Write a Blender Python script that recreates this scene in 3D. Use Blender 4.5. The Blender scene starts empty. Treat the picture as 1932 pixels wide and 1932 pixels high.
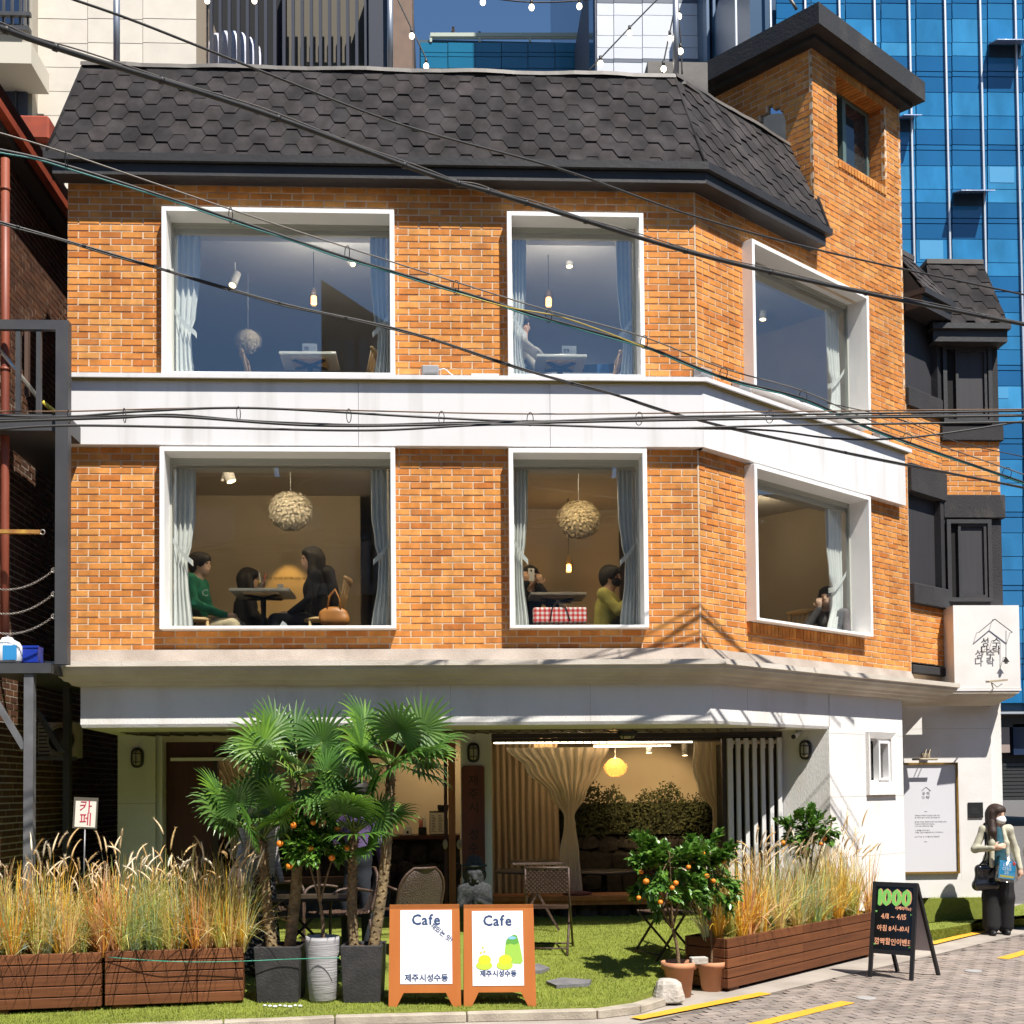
import bpy, bmesh, math, random
from mathutils import Vector, Matrix
R = math.radians
rng = random.Random(7)
sc = bpy.context.scene
COL = sc.collection

# ------------------------------------------------------------------ camera
FPX, IMG = 2366.0, 1932.0
YAW, PITCH, ROLL = R(2.89), R(2.0), R(0.53)
CAM = Vector((0.0, -12.3, 1.82))
_f = Vector((math.sin(YAW)*math.cos(PITCH), math.cos(YAW)*math.cos(PITCH), math.sin(PITCH)))
_r0 = Vector((math.cos(YAW), -math.sin(YAW), 0))
_u0 = _r0.cross(_f)
_r = math.cos(ROLL)*_r0 - math.sin(ROLL)*_u0
_u = math.cos(ROLL)*_u0 + math.sin(ROLL)*_r0
VC, UC = 1406.38, 966.0
cam = bpy.data.cameras.new('camera')
cam.sensor_width = 36.0
cam.lens = FPX/IMG*36.0
cam.shift_y = (VC-966.0)/IMG
cam.clip_start, cam.clip_end = 0.1, 2000
camo = bpy.data.objects.new('camera', cam)
camo.matrix_world = Matrix(((_r.x, _u.x, -_f.x, CAM.x), (_r.y, _u.y, -_f.y, CAM.y), (_r.z, _u.z, -_f.z, CAM.z), (0, 0, 0, 1)))
COL.objects.link(camo)
sc.camera = camo

# ------------------------------------------------------------------ sky and sun
SUN_EL, SUN_AZ = R(57.5), R(31)      # azimuth to the right of straight-behind-the-camera
to_sun = Vector((math.cos(SUN_EL)*math.sin(SUN_AZ), -math.cos(SUN_EL)*math.cos(SUN_AZ), math.sin(SUN_EL)))
w = bpy.data.worlds.new('World'); sc.world = w; w.use_nodes = True
nt = w.node_tree
sky = nt.nodes.new('ShaderNodeTexSky'); sky.sky_type = 'NISHITA'; sky.sun_disc = False
sky.sun_elevation = SUN_EL; sky.sun_rotation = math.pi - SUN_AZ
sky.altitude = 50; sky.air_density = 1.5; sky.dust_density = 0.0; sky.ozone_density = 10.0
nt.nodes['Background'].inputs[1].default_value = 0.058
nt.links.new(sky.outputs[0], nt.nodes['Background'].inputs[0])
sl = bpy.data.lights.new('sun', 'SUN'); sl.energy = 5.0; sl.angle = R(0.5); sl.color = (1, .95, .87)
so = bpy.data.objects.new('sun', sl); so.rotation_euler = to_sun.to_track_quat('Z', 'Y').to_euler(); COL.objects.link(so)
sc.view_settings.view_transform = 'Standard'; sc.view_settings.look = 'None'
sc.view_settings.exposure = 0.76; sc.view_settings.gamma = 1.0; sc.view_settings.use_curve_mapping = False
sc.cycles.use_denoising = True
sc.cycles.use_adaptive_sampling = True; sc.cycles.adaptive_threshold = 0.02
sc.cycles.max_bounces = 8; sc.cycles.diffuse_bounces = 3; sc.cycles.glossy_bounces = 3
sc.cycles.transparent_max_bounces = 24; sc.cycles.sample_clamp_indirect = 4
sc.cycles.caustics_reflective = False; sc.cycles.caustics_refractive = False

# ------------------------------------------------------------------ measuring helpers
def _ray(u, v):
    return _r*((u-UC)/FPX) - _u*((v-VC)/FPX) + _f
def at(u, v, y):                     # the point of the wall plane Y = y that a measured photo position falls on
    d = _ray(u, v); return CAM + d*((y-CAM.y)/d.y)
def gz(u, v, z=0.0):                 # the same for a level plane
    d = _ray(u, v); return CAM + d*((z-CAM.z)/d.z)
TA = R(40.5)
KX = 2.51
dT = Vector((math.cos(TA), math.sin(TA), 0)); nT = Vector((math.sin(TA), -math.cos(TA), 0))
K = Vector((KX, 0, 0))
def atT(u, v, o=0.0):                # position on the turned wall: (along, height)
    d = _ray(u, v); p0 = K + nT*o
    p = CAM + d*((p0-CAM).dot(nT)/d.dot(nT)); return (p-K).dot(dT), p.z
class Fr:                            # a local frame: a along, o outward, z up
    def __init__(s, org, ea, eo, ez=Vector((0, 0, 1))):
        s.org, s.ea, s.eo, s.ez = Vector(org), Vector(ea), Vector(eo), Vector(ez)
    def __call__(s, a, o, z): return s.org + s.ea*a + s.eo*o + s.ez*z
FRONT = Fr((0, 0, 0), (1, 0, 0), (0, -1, 0))
TURN = Fr(K, dT, nT)
WORLD = Fr((0, 0, 0), (1, 0, 0), (0, 1, 0))
def frame_at(p, rz=0.0):
    return Fr(p, (math.cos(rz), math.sin(rz), 0), (-math.sin(rz), math.cos(rz), 0))
TC = math.tan(TA/2)

# ------------------------------------------------------------------ materials
MATS = {}
def M(name, col=(.5, .5, .5), rough=.6, metal=0.0, col2=None, scale=6.0, bump=0.0, bscale=60.0, spec=.5, emit=None, estr=0.0, ramp=(.35, .65), stretch=None, alpha=None, trans=0.0, sheen=0.0):
    if name in MATS: return MATS[name]
    m = bpy.data.materials.new(name); m.use_nodes = True; MATS[name] = m
    t = m.node_tree; b = t.nodes['Principled BSDF']
    b.inputs['Base Color'].default_value = (*col, 1); b.inputs['Roughness'].default_value = rough
    b.inputs['Metallic'].default_value = metal; b.inputs['Specular IOR Level'].default_value = spec
    if sheen: b.inputs['Sheen Weight'].default_value = sheen
    if trans: b.inputs['Transmission Weight'].default_value = trans
    tc = None
    def coord(sc_):
        nonlocal tc
        if tc is None: tc = t.nodes.new('ShaderNodeTexCoord')
        mp = t.nodes.new('ShaderNodeMapping'); t.links.new(tc.outputs['Object'], mp.inputs[0])
        s = stretch or (1, 1, 1); mp.inputs['Scale'].default_value = tuple(sc_*k for k in s); return mp
    if col2 is not None:
        n = t.nodes.new('ShaderNodeTexNoise'); n.inputs['Scale'].default_value = 1; n.inputs['Detail'].default_value = 6
        t.links.new(coord(scale).outputs[0], n.inputs['Vector'])
        r = t.nodes.new('ShaderNodeValToRGB'); r.color_ramp.elements[0].position, r.color_ramp.elements[1].position = ramp
        r.color_ramp.elements[0].color = (*col, 1); r.color_ramp.elements[1].color = (*col2, 1)
        t.links.new(n.outputs[0], r.inputs[0]); t.links.new(r.outputs[0], b.inputs['Base Color'])
    if bump:
        n = t.nodes.new('ShaderNodeTexNoise'); n.inputs['Scale'].default_value = 1; n.inputs['Detail'].default_value = 4
        t.links.new(coord(bscale).outputs[0], n.inputs['Vector'])
        bp = t.nodes.new('ShaderNodeBump'); bp.inputs['Strength'].default_value = bump; bp.inputs['Distance'].default_value = .01
        t.links.new(n.outputs[0], bp.inputs['Height']); t.links.new(bp.outputs[0], b.inputs['Normal'])
    if emit:
        b.inputs['Emission Color'].default_value = (*emit, 1); b.inputs['Emission Strength'].default_value = estr
    return m
def piece_mat(name, palette, rough=.8, blotch=.35, bscale=300, bump=.5, nscale=9, spec=.3, stretch=(1, 1, 1), trans=0.0, stain=0.0, sscale=(1.6, 1.6, .35)):
    """one colour of the palette for each piece (face attribute rnd, or the object's own random number), blotched inside"""
    m = bpy.data.materials.new(name); m.use_nodes = True; MATS[name] = m
    t = m.node_tree; b = t.nodes['Principled BSDF']; b.inputs['Roughness'].default_value = rough; b.inputs['Specular IOR Level'].default_value = spec
    at_ = t.nodes.new('ShaderNodeAttribute'); at_.attribute_name = 'rnd'
    oi = t.nodes.new('ShaderNodeObjectInfo')
    ad = t.nodes.new('ShaderNodeMath'); ad.operation = 'ADD'; t.links.new(at_.outputs['Fac'], ad.inputs[0]); t.links.new(oi.outputs['Random'], ad.inputs[1])
    fr = t.nodes.new('ShaderNodeMath'); fr.operation = 'FRACT'; t.links.new(ad.outputs[0], fr.inputs[0])
    r = t.nodes.new('ShaderNodeValToRGB'); cr = r.color_ramp; n = len(palette)
    while len(cr.elements) < n: cr.elements.new(.5)
    for i, c in enumerate(palette): cr.elements[i].position = i/max(1, n-1); cr.elements[i].color = (*c, 1)
    t.links.new(fr.outputs[0], r.inputs[0])
    ge = t.nodes.new('ShaderNodeNewGeometry')
    mp = t.nodes.new('ShaderNodeMapping'); mp.inputs['Scale'].default_value = tuple(nscale*k for k in stretch); t.links.new(ge.outputs['Position'], mp.inputs[0])
    nz = t.nodes.new('ShaderNodeTexNoise'); nz.inputs['Scale'].default_value = 1; nz.inputs['Detail'].default_value = 5; t.links.new(mp.outputs[0], nz.inputs['Vector'])
    mr = t.nodes.new('ShaderNodeMapRange'); mr.inputs[1].default_value = .3; mr.inputs[2].default_value = .7; mr.inputs[3].default_value = 1-blotch; mr.inputs[4].default_value = 1+blotch*.6
    t.links.new(nz.outputs[0], mr.inputs[0])
    mx = t.nodes.new('ShaderNodeVectorMath'); mx.operation = 'SCALE'; t.links.new(r.outputs[0], mx.inputs[0]); t.links.new(mr.outputs[0], mx.inputs['Scale'])
    cout = mx.outputs[0]
    if stain:                                     # weathering: faint run marks and blotches over many pieces
        m2 = t.nodes.new('ShaderNodeMapping'); m2.inputs['Scale'].default_value = sscale; t.links.new(ge.outputs['Position'], m2.inputs[0])
        n3 = t.nodes.new('ShaderNodeTexNoise'); n3.inputs['Scale'].default_value = 1; n3.inputs['Detail'].default_value = 7; n3.inputs['Roughness'].default_value = .65; t.links.new(m2.outputs[0], n3.inputs['Vector'])
        r3 = t.nodes.new('ShaderNodeMapRange'); r3.inputs[1].default_value = .32; r3.inputs[2].default_value = .68; r3.inputs[3].default_value = 1-stain; r3.inputs[4].default_value = 1+stain; t.links.new(n3.outputs[0], r3.inputs[0])
        s3 = t.nodes.new('ShaderNodeVectorMath'); s3.operation = 'SCALE'; t.links.new(cout, s3.inputs[0]); t.links.new(r3.outputs[0], s3.inputs['Scale']); cout = s3.outputs[0]
    t.links.new(cout, b.inputs['Base Color'])
    if trans:
        tl = t.nodes.new('ShaderNodeBsdfTranslucent'); t.links.new(cout, tl.inputs[0]); ms = t.nodes.new('ShaderNodeMixShader'); ms.inputs[0].default_value = trans
        t.links.new(b.outputs[0], ms.inputs[1]); t.links.new(tl.outputs[0], ms.inputs[2]); t.links.new(ms.outputs[0], t.nodes['Material Output'].inputs[0])
    n2 = t.nodes.new('ShaderNodeTexNoise'); n2.inputs['Scale'].default_value = bscale; t.links.new(ge.outputs['Position'], n2.inputs['Vector'])
    bp = t.nodes.new('ShaderNodeBump'); bp.inputs['Strength'].default_value = bump; bp.inputs['Distance'].default_value = .003
    t.links.new(n2.outputs[0], bp.inputs['Height']); t.links.new(bp.outputs[0], b.inputs['Normal'])
    return m
def glass_mat(name, refl=.3, tint=(1, 1, 1), rcol=(1, 1, 1), rough=0.0):
    m = bpy.data.materials.new(name); m.use_nodes = True; MATS[name] = m
    t = m.node_tree; t.nodes.remove(t.nodes['Principled BSDF']); out = t.nodes['Material Output']
    tr = t.nodes.new('ShaderNodeBsdfTransparent'); tr.inputs[0].default_value = (*tint, 1)
    gl = t.nodes.new('ShaderNodeBsdfGlossy'); gl.inputs['Roughness'].default_value = rough; gl.inputs['Color'].default_value = (*rcol, 1)
    lw = t.nodes.new('ShaderNodeLayerWeight'); pw = t.nodes.new('ShaderNodeMath'); pw.operation = 'POWER'; t.links.new(lw.outputs['Facing'], pw.inputs[0]); pw.inputs[1].default_value = 5
    ma = t.nodes.new('ShaderNodeMath'); ma.operation = 'MULTIPLY_ADD'; ma.use_clamp = True; t.links.new(pw.outputs[0], ma.inputs[0]); ma.inputs[1].default_value = 1-refl; ma.inputs[2].default_value = refl
    mx = t.nodes.new('ShaderNodeMixShader'); t.links.new(ma.outputs[0], mx.inputs[0]); t.links.new(tr.outputs[0], mx.inputs[1]); t.links.new(gl.outputs[0], mx.inputs[2])
    t.links.new(mx.outputs[0], out.inputs[0]); return m

# ------------------------------------------------------------------ mesh builder
class MB:
    def __init__(s): s.v, s.f, s.m, s.r, s.sm = [], [], [], [], []
    def add(s, vs, fs, mi=0, rnd=0.0, smooth=False):
        k = len(s.v); s.v += [tuple(p) for p in vs]
        for f in fs: s.f.append([i+k for i in f]); s.m.append(mi); s.r.append(rnd); s.sm.append(smooth)
        return s
    def box(s, fr, a0, a1, o0, o1, z0, z1, mi=0, rnd=0.0, back=True):
        vs = [fr(a, o, z) for z in (z0, z1) for o in (o0, o1) for a in (a0, a1)]
        fs = [(0, 1, 3, 2), (4, 6, 7, 5), (0, 4, 5, 1), (1, 5, 7, 3), (3, 7, 6, 2), (2, 6, 4, 0)]
        return s.add(vs, fs, mi, rnd)
    def bar(s, p, q, w, h=None, mi=0, up=Vector((0, 0, 1)), rnd=0.0):      # square bar between two points
        p, q = Vector(p), Vector(q); h = h or w; d = (q-p)
        if d.length < 1e-6: return s
        d.normalize(); sd = d.cross(up)
        if sd.length < 1e-3: sd = d.cross(Vector((1, 0, 0)))
        sd.normalize(); u = sd.cross(d)
        vs = [c + sd*(i*w/2) + u*(j*h/2) for c in (p, q) for i, j in ((-1, -1), (1, -1), (1, 1), (-1, 1))]
        return s.add(vs, [(0, 1, 2, 3), (7, 6, 5, 4), (0, 4, 5, 1), (1, 5, 6, 2), (2, 6, 7, 3), (3, 7, 4, 0)], mi, rnd)
    def tube(s, pts, rad, n=8, mi=0, cap=True, rnd=0.0, sq=1.0):
        pts = [Vector(p) for p in pts]; m = len(pts)
        rads = rad if isinstance(rad, (list, tuple)) else [rad]*m
        t0 = (pts[1]-pts[0]).normalized(); nrm = t0.orthogonal().normalized()
        vs = []; fs = []
        for i, p in enumerate(pts):
            t = (pts[min(i+1, m-1)]-pts[max(i-1, 0)])
            t = t.normalized() if t.length > 1e-9 else t0
            nrm = (nrm - t*nrm.dot(t)); nrm = nrm.normalized() if nrm.length > 1e-6 else t.orthogonal().normalized()
            bn = t.cross(nrm)
            for k in range(n):
                a = 2*math.pi*k/n; vs.append(p + (nrm*math.cos(a) + bn*math.sin(a)*sq)*rads[i])
        for i in range(m-1):
            for k in range(n): fs.append((i*n+k, i*n+(k+1) % n, (i+1)*n+(k+1) % n, (i+1)*n+k))
        if cap: fs.append(tuple(reversed(range(n)))); fs.append(tuple((m-1)*n+k for k in range(n)))
        return s.add(vs, fs, mi, rnd, True)
    def lathe(s, fr, prof, n=20, mi=0, sx=1.0, sy=1.0, capb=True, capt=True):   # prof: (radius, z)
        vs = [fr(r*math.cos(2*math.pi*k/n)*sx, r*math.sin(2*math.pi*k/n)*sy, z) for r, z in prof for k in range(n)]
        fs = [(i*n+k, i*n+(k+1) % n, (i+1)*n+(k+1) % n, (i+1)*n+k) for i in range(len(prof)-1) for k in range(n)]
        if capb: fs.append(tuple(reversed(range(n))))
        if capt: fs.append(tuple((len(prof)-1)*n+k for k in range(n)))
        return s.add(vs, fs, mi, 0.0, True)
    def prism(s, pts, d, mi=0, rnd=0.0):                                      # polygon pushed along d
        pts = [Vector(p) for p in pts]; d = Vector(d); n = len(pts)
        vs = pts + [p+d for p in pts]
        return s.add(vs, [tuple(range(n)), tuple(reversed(range(n, 2*n)))] + [(i, i+n, (i+1) % n+n, (i+1) % n) for i in range(n)], mi, rnd)
    def ball(s, c, r, n=12, m=8, mi=0, sx=1, sy=1, sz=1, jit=0.0, rn=None):
        c = Vector(c); vs = [c+Vector((0, 0, -r*sz))]
        for i in range(1, m):
            th = math.pi*i/m
            for k in range(n):
                q = 1+(rn.uniform(-jit, jit) if rn else 0)
                vs.append(c+Vector((r*sx*q*math.sin(th)*math.cos(2*math.pi*k/n), r*sy*q*math.sin(th)*math.sin(2*math.pi*k/n), -r*sz*q*math.cos(th))))
        vs.append(c+Vector((0, 0, r*sz))); L = len(vs)-1
        fs = [(0, 1+(k+1) % n, 1+k) for k in range(n)]
        fs += [(1+i*n+k, 1+i*n+(k+1) % n, 1+(i+1)*n+(k+1) % n, 1+(i+1)*n+k) for i in range(m-2) for k in range(n)]
        fs += [(1+(m-2)*n+k, 1+(m-2)*n+(k+1) % n, L) for k in range(n)]
        return s.add(vs, fs, mi, 0.0, True)
    def mesh(s, name, mats, org=None, fixn=False):
        me = bpy.data.meshes.new(name)
        v = s.v if org is None else [(p[0]-org[0], p[1]-org[1], p[2]-org[2]) for p in s.v]
        me.from_pydata(v, [], s.f)
        for m in (mats if isinstance(mats, (list, tuple)) else [mats]): me.materials.append(m)
        me.polygons.foreach_set('material_index', s.m); me.polygons.foreach_set('use_smooth', s.sm)
        if any(s.r):
            a = me.attributes.new('rnd', 'FLOAT', 'FACE'); a.data.foreach_set('value', s.r)
        if fixn:
            bm = bmesh.new(); bm.from_mesh(me); bmesh.ops.recalc_face_normals(bm, faces=bm.faces); bm.to_mesh(me); bm.free()
        me.update(); return me
    def build(s, name, mats, parent=None, org=None, bevel=0.0, fixn=True, **tags):
        """link as one mesh object; parts take their thing's origin"""
        if parent is not None and org is None: org = parent.get('_org') and Vector(parent['_org'])
        me = s.mesh(name, mats, org, fixn)
        if bevel:
            bm = bmesh.new(); bm.from_mesh(me)
            bmesh.ops.bevel(bm, geom=[e for e in bm.edges if len(e.link_faces) == 2 and e.calc_face_angle(0) > .6], offset=bevel, segments=1, affect='EDGES', clamp_overlap=True)
            bm.to_mesh(me); bm.free()
        o = bpy.data.objects.new(name, me); COL.objects.link(o)
        if parent is None and org is not None: o.location = org
        if parent is not None: o.parent = parent; 
        if parent is not None and org is not None: o['_org'] = tuple(org)
        if parent is None and org is not None: o['_org'] = tuple(org)
        tag(o, **tags); return o
def tag(o, label=None, cat=None, group=None, kind=None):
    if label: o['label'] = label
    if cat: o['category'] = cat
    if group: o['group'] = group
    if kind: o['kind'] = kind
    return o
def thing(name, label, cat, loc=(0, 0, 0), group=None):      # an Empty at the thing's base that parents its parts
    o = bpy.data.objects.new(name, None); COL.objects.link(o); o.location = loc; o.empty_display_size = .1
    o['_org'] = tuple(loc); return tag(o, label, cat, group)
def struct(name, mb, mats): return mb.build(name, mats, kind='structure')
def copy_tree(o, parent=None):
    c = o.copy(); COL.objects.link(c); c.parent = parent
    for ch in o.children: copy_tree(ch, c)
    return c
GLYPHS = {}
ALLTEXT = "제주시성수동다락카페재밌는맛여러분이마주한공간은오랜시가족의삶새겨진‘집’었습니.달그거리방에서풍겨오던있냄,익숙하고따뜻기온도나묻건들흔적을지우않른추억함께써려합End아닌&를바마음으로어느날네게온면행복했까린왕자아침~/벤트깜짝할인메카노CafeLIFOSs0123456789()!\""
def glyphs():
    chars = []
    for ch in ALLTEXT:
        if ch not in chars: chars.append(ch)
    cu = bpy.data.curves.new('glyphs', 'FONT'); cu.body = '\n'.join(chars); cu.size = 1; cu.space_line = 3; cu.resolution_u = 2
    ob = bpy.data.objects.new('glyphs', cu); me = bpy.data.meshes.new_from_object(ob); bpy.data.objects.remove(ob)
    vs = [v.co.copy() for v in me.vertices]; per = {}
    for p in me.polygons:
        y = sum(vs[i].y for i in p.vertices)/len(p.vertices); k = int(round((-(y-.35))/3.0)); per.setdefault(k, []).append(list(p.vertices))
    for k, fs in per.items():
        ids = sorted({i for f in fs for i in f}); mp = {i: j for j, i in enumerate(ids)}
        pts = [(vs[i].x, vs[i].y+3.0*k) for i in ids]; x0 = min(p[0] for p in pts); wd = max(p[0] for p in pts)-x0
        GLYPHS[chars[k]] = ([(p[0]-x0, p[1]) for p in pts], [[mp[i] for i in f] for f in fs], wd)
def text_part(name, body, fr, size, mat, parent=None, align='CENTER', depth=.002, o0=0.0, rot=0.0, bold=0.0, squash=1.0, jit=0.0):
    """raised lettering as a mesh: fr(a, o, z) is the surface it lies on; centred at (0, 0)"""
    if not GLYPHS: glyphs()
    pen = 0.0; lay = []; jr = random.Random(len(body))
    for ch in body:
        if ch == ' ': pen += .30; continue
        g = GLYPHS.get(ch)
        if not g: continue
        hang = ord(ch) > 0x2000 and ch not in '‘’'
        adv = max(.92, g[2]+.06) if hang else g[2]+.10
        lay.append((g, pen+(adv-g[2])/2)); pen += adv
    x_off = {'CENTER': -pen/2, 'LEFT': 0, 'RIGHT': -pen}[align]; cr, sr = math.cos(rot), math.sin(rot); mb = MB()
    reps = [(0, 0)] if not bold else [(0, 0), (bold, 0), (-bold, 0), (0, bold), (0, -bold)]
    for k_, (bx_, by_) in enumerate(reps):
        jr = random.Random(len(body))
        for g, px in lay:
            dy = jr.uniform(-jit, jit); top_ = o0+depth+k_*.00004
            def P(x, y, o):
                x = (x+px+x_off)*size*squash+bx_; y = (y-.35+dy)*size+by_; return fr(x*cr-y*sr, o, x*sr+y*cr)
            mb.add([P(x, y, top_) for x, y in g[0]], g[1])
            cnt = {}                                   # side walls along the outline edges
            for f in g[1]:
                for i in range(len(f)):
                    e = (f[i], f[(i+1) % len(f)]); k = (min(e), max(e)); cnt[k] = cnt.get(k, 0)+1
            for (i, j), c in cnt.items():
                if c == 1:
                    (x0, y0), (x1, y1) = g[0][i], g[0][j]
                    mb.add([P(x0, y0, o0), P(x1, y1, o0), P(x1, y1, top_), P(x0, y0, top_)], [(0, 1, 2, 3)])
    return mb.build(name, mat, parent, fixn=False)
def clip_poly(poly, edges):
    """keep what lies left of every edge ((x0,y0),(x1,y1)) of a counter-clockwise outline"""
    for (x0, y0), (x1, y1) in edges:
        out = []; n = len(poly)
        sd = lambda p: (x1-x0)*(p[1]-y0)-(y1-y0)*(p[0]-x0)
        for i in range(n):
            p, q = poly[i], poly[(i+1) % n]; a, b = sd(p), sd(q)
            if a >= 0: out.append(p)
            if a*b < 0: k = a/(a-b); out.append((p[0]+(q[0]-p[0])*k, p[1]+(q[1]-p[1])*k))
        poly = out
        if len(poly) < 3: return []
    return poly
# ------------------------------------------------------------------ materials of the house
ORANGE = [(.63, .262, .056), (.53, .185, .036), (.67, .295, .075), (.59, .225, .046), (.47, .15, .030), (.65, .275, .064), (.56, .20, .040), (.66, .315, .09), (.60, .24, .052), (.50, .18, .045)]
m_brick = piece_mat('orange_brick', ORANGE, blotch=.22, nscale=11, stain=.22, sscale=(2.2, 2.2, .5))
m_mortar = M('mortar', (.74, .58, .42), .95, col2=(.60, .45, .31), scale=5, bump=.6, bscale=220)
m_white = M('white_paint', (.70, .69, .68), .55, col2=(.72, .71, .69), scale=1.3, bump=.08, bscale=25)
m_band = M('white_metal_panel', (.70, .69, .69), .42, col2=(.55, .53, .505), scale=6, spec=.5, stretch=(1, 1, .07), ramp=(.54, .80))
m_plaster = M('white_plaster', (.72, .705, .68), .85, col2=(.60, .565, .52), scale=3.2, bump=.4, bscale=90, ramp=(.5, .82), stretch=(1, 1, .28))
m_cornice = M('cornice_stone', (.62, .565, .49), .8, col2=(.50, .44, .37), scale=2.2, bump=.3, bscale=40, stretch=(1, 1, 2.5))
m_cement = M('bare_cement', (.42, .36, .31), .9, col2=(.30, .25, .21), scale=3, bump=.5, bscale=70)
m_shingle = piece_mat('bitumen_shingle', [(.034, .030, .031), (.045, .039, .039), (.028, .026, .027), (.051, .043, .042), (.039, .034, .035)], rough=.95, blotch=.45, nscale=5, bscale=900, bump=1.0, stain=.45, sscale=(3, 3, 1.6))
m_roofbase = M('roof_felt', (.018, .017, .018), .95)
m_black = M('black_paint', (.024, .024, .027), .6, col2=(.034, .032, .033), scale=3, bump=.3, bscale=30)
m_flash = M('roof_flashing', (.13, .115, .10), .55, col2=(.075, .065, .058), scale=2.5, bump=.25, bscale=8)
m_frame = M('window_frame_white', (.86, .85, .83), .4)
m_glass = glass_mat('window_glass', refl=.12, tint=(.95, .965, .95), rcol=(.80, .90, 1.0))
m_glass_in = glass_mat('clear_glass', refl=.07)
m_tan = M('tan_wall', (.42, .35, .25), .9, col2=(.38, .315, .22), scale=2)
m_ceil = M('cream_ceiling', (.55, .50, .42), .9)
m_upwall = M('grey_wall', (.40, .40, .42), .9)
m_floor = M('dark_floor', (.10, .08, .06), .5)
m_brown = M('dark_red_wood', (.085, .022, .014), .5, col2=(.06, .016, .011), scale=14, stretch=(1, 1, .08))
m_wood = M('orange_wood', (.36, .125, .035), .45, col2=(.26, .08, .02), scale=16, stretch=(1, 1, .06))

house = thing('cafe_house', 'three storey orange brick cafe with white bands, dark shingled mansard and corner tower', 'building', (0, 0, 0))

# ------------------------------------------------------------------ brickwork
BL, BH, JT = .208, .0668, .0145
def subtract(iv, cut):
    out = []
    for a, b in iv:
        if cut[1] <= a or cut[0] >= b: out.append((a, b)); continue
        if cut[0] > a: out.append((a, cut[0]))
        if cut[1] < b: out.append((cut[1], b))
    return out
class Bricks:
    def __init__(s, rest): s.rest = rest; s.full = []; s.mortar = MB()
    def wall(s, fr, a0, a1, z0, z1, holes=(), skin=.0, depth=.045, bh=BH, bl=BL, shapefn=None, first=False, pick=None, mort=True, rec=.006):
        rn = random.Random(int(a0*100+z0*10)); n = int(round((z1-z0)/bh)); bh = (z1-z0)/n
        for i in range(n):
            zb, zt = z0+i*bh, z0+(i+1)*bh; zm = (zb+zt)/2
            iv = [(a0, a1)]
            for h in holes:
                if h[2] < zm < h[3]: iv = subtract(iv, (h[0], h[1]))
            if shapefn:
                for c in shapefn(zm): iv = subtract(iv, c)
            if mort:
                for a, b in iv: s.mortar.box(fr, a, b, -depth, skin-rec, zb, zt)
            off = a0 - bl*(.5 if i % 2 else 1.0) + .0
            k = off
            while k < a1:
                for a, b in iv:
                    p, q = max(k, a-JT/2), min(k+bl, b+JT/2)
                    if q-p < .035: continue
                    j = rn.uniform(-.0012, .0012); jo = rn.uniform(-.0025, .0015)
                    x0, x1, y0, y1 = p+JT/2, q-JT/2, zb+JT/2+j, zt-JT/2+j*.6
                    if abs((q-p)-bl) < 1e-6 and pick and pick((x0+x1)/2, zm): s.full.append((fr, (x0+x1)/2, zm, jo))
                    else: s.rest.box(fr, x0, x1, -.03, skin+jo, y0, y1, 0, rn.random()+.001)
                k += bl
def brick_objects(full, parent, mesh_org, limit=300):
    mb = MB(); f0 = Fr((0, 0, 0), (1, 0, 0), (0, 1, 0)); mb.box(f0, -(BL-JT)/2, (BL-JT)/2, -.03, 0, -(BH-JT)/2, (BH-JT)/2)
    me = mb.mesh('brick', m_brick, None, True)
    for fr, a, z, jo in full[:limit]:
        o = bpy.data.objects.new('brick', me); COL.objects.link(o); o.parent = parent
        p = fr(a, jo, z) - mesh_org
        x, y, zz = fr.ea, fr.eo, fr.ez
        o.matrix_basis = Matrix(((x.x, y.x, zz.x, p.x), (x.y, y.y, zz.y, p.y), (x.z, y.z, zz.z, p.z), (0, 0, 0, 1)))
XL, ZB, ZE = -3.69, 3.19, 7.93          # left end, brick base, eave
WF = [(-2.755, -.498, 5.872, 7.523), (.612, 1.968, 5.872, 7.523), (-2.772, -.503, 3.392, 5.163), (.606, 1.972, 3.392, 5.163)]
WT = [(.785, 3.07, 5.96, 7.525), (.765, 3.03, 3.535, 5.160)]
rest = MB(); bk = Bricks(rest)
inset = lambda w: (w[0]+.03, w[1]-.03, w[2]+.02, w[3]-.02)
band_hole = (XL-1, 9, 5.21, 5.84)
bk.wall(FRONT, XL, KX-.012, ZB, ZE, [inset(q) for q in WF]+[band_hole], pick=lambda a, z: 3.2 < z < 5.2 and (-.45 < a < .58 or a < -2.8))
TS1, TS2, TEND, ZTOP = 2.17, 4.10, 4.98, 10.22
tw = (2.668, 3.721, 9.05, 10.06)
nf = len(bk.full)
bk.wall(TURN, .012, TS1, ZB, ZE, [inset(q) for q in WT]+[(-1, 3.9, 5.21, 5.84)], pick=lambda a, z: 3.2 < z < 5.2 and a < .75)
bk.wall(TURN, TS1, TS2, ZB, ZTOP, [inset(q) for q in WT]+[(-1, 3.9, 5.21, 5.84), tw])
bk.wall(TURN, TS2+.006, TEND, ZB, 6.5, [(-1, 9, 3.12, 3.30), (-1, 9, 4.05, 5.76)])
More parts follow.
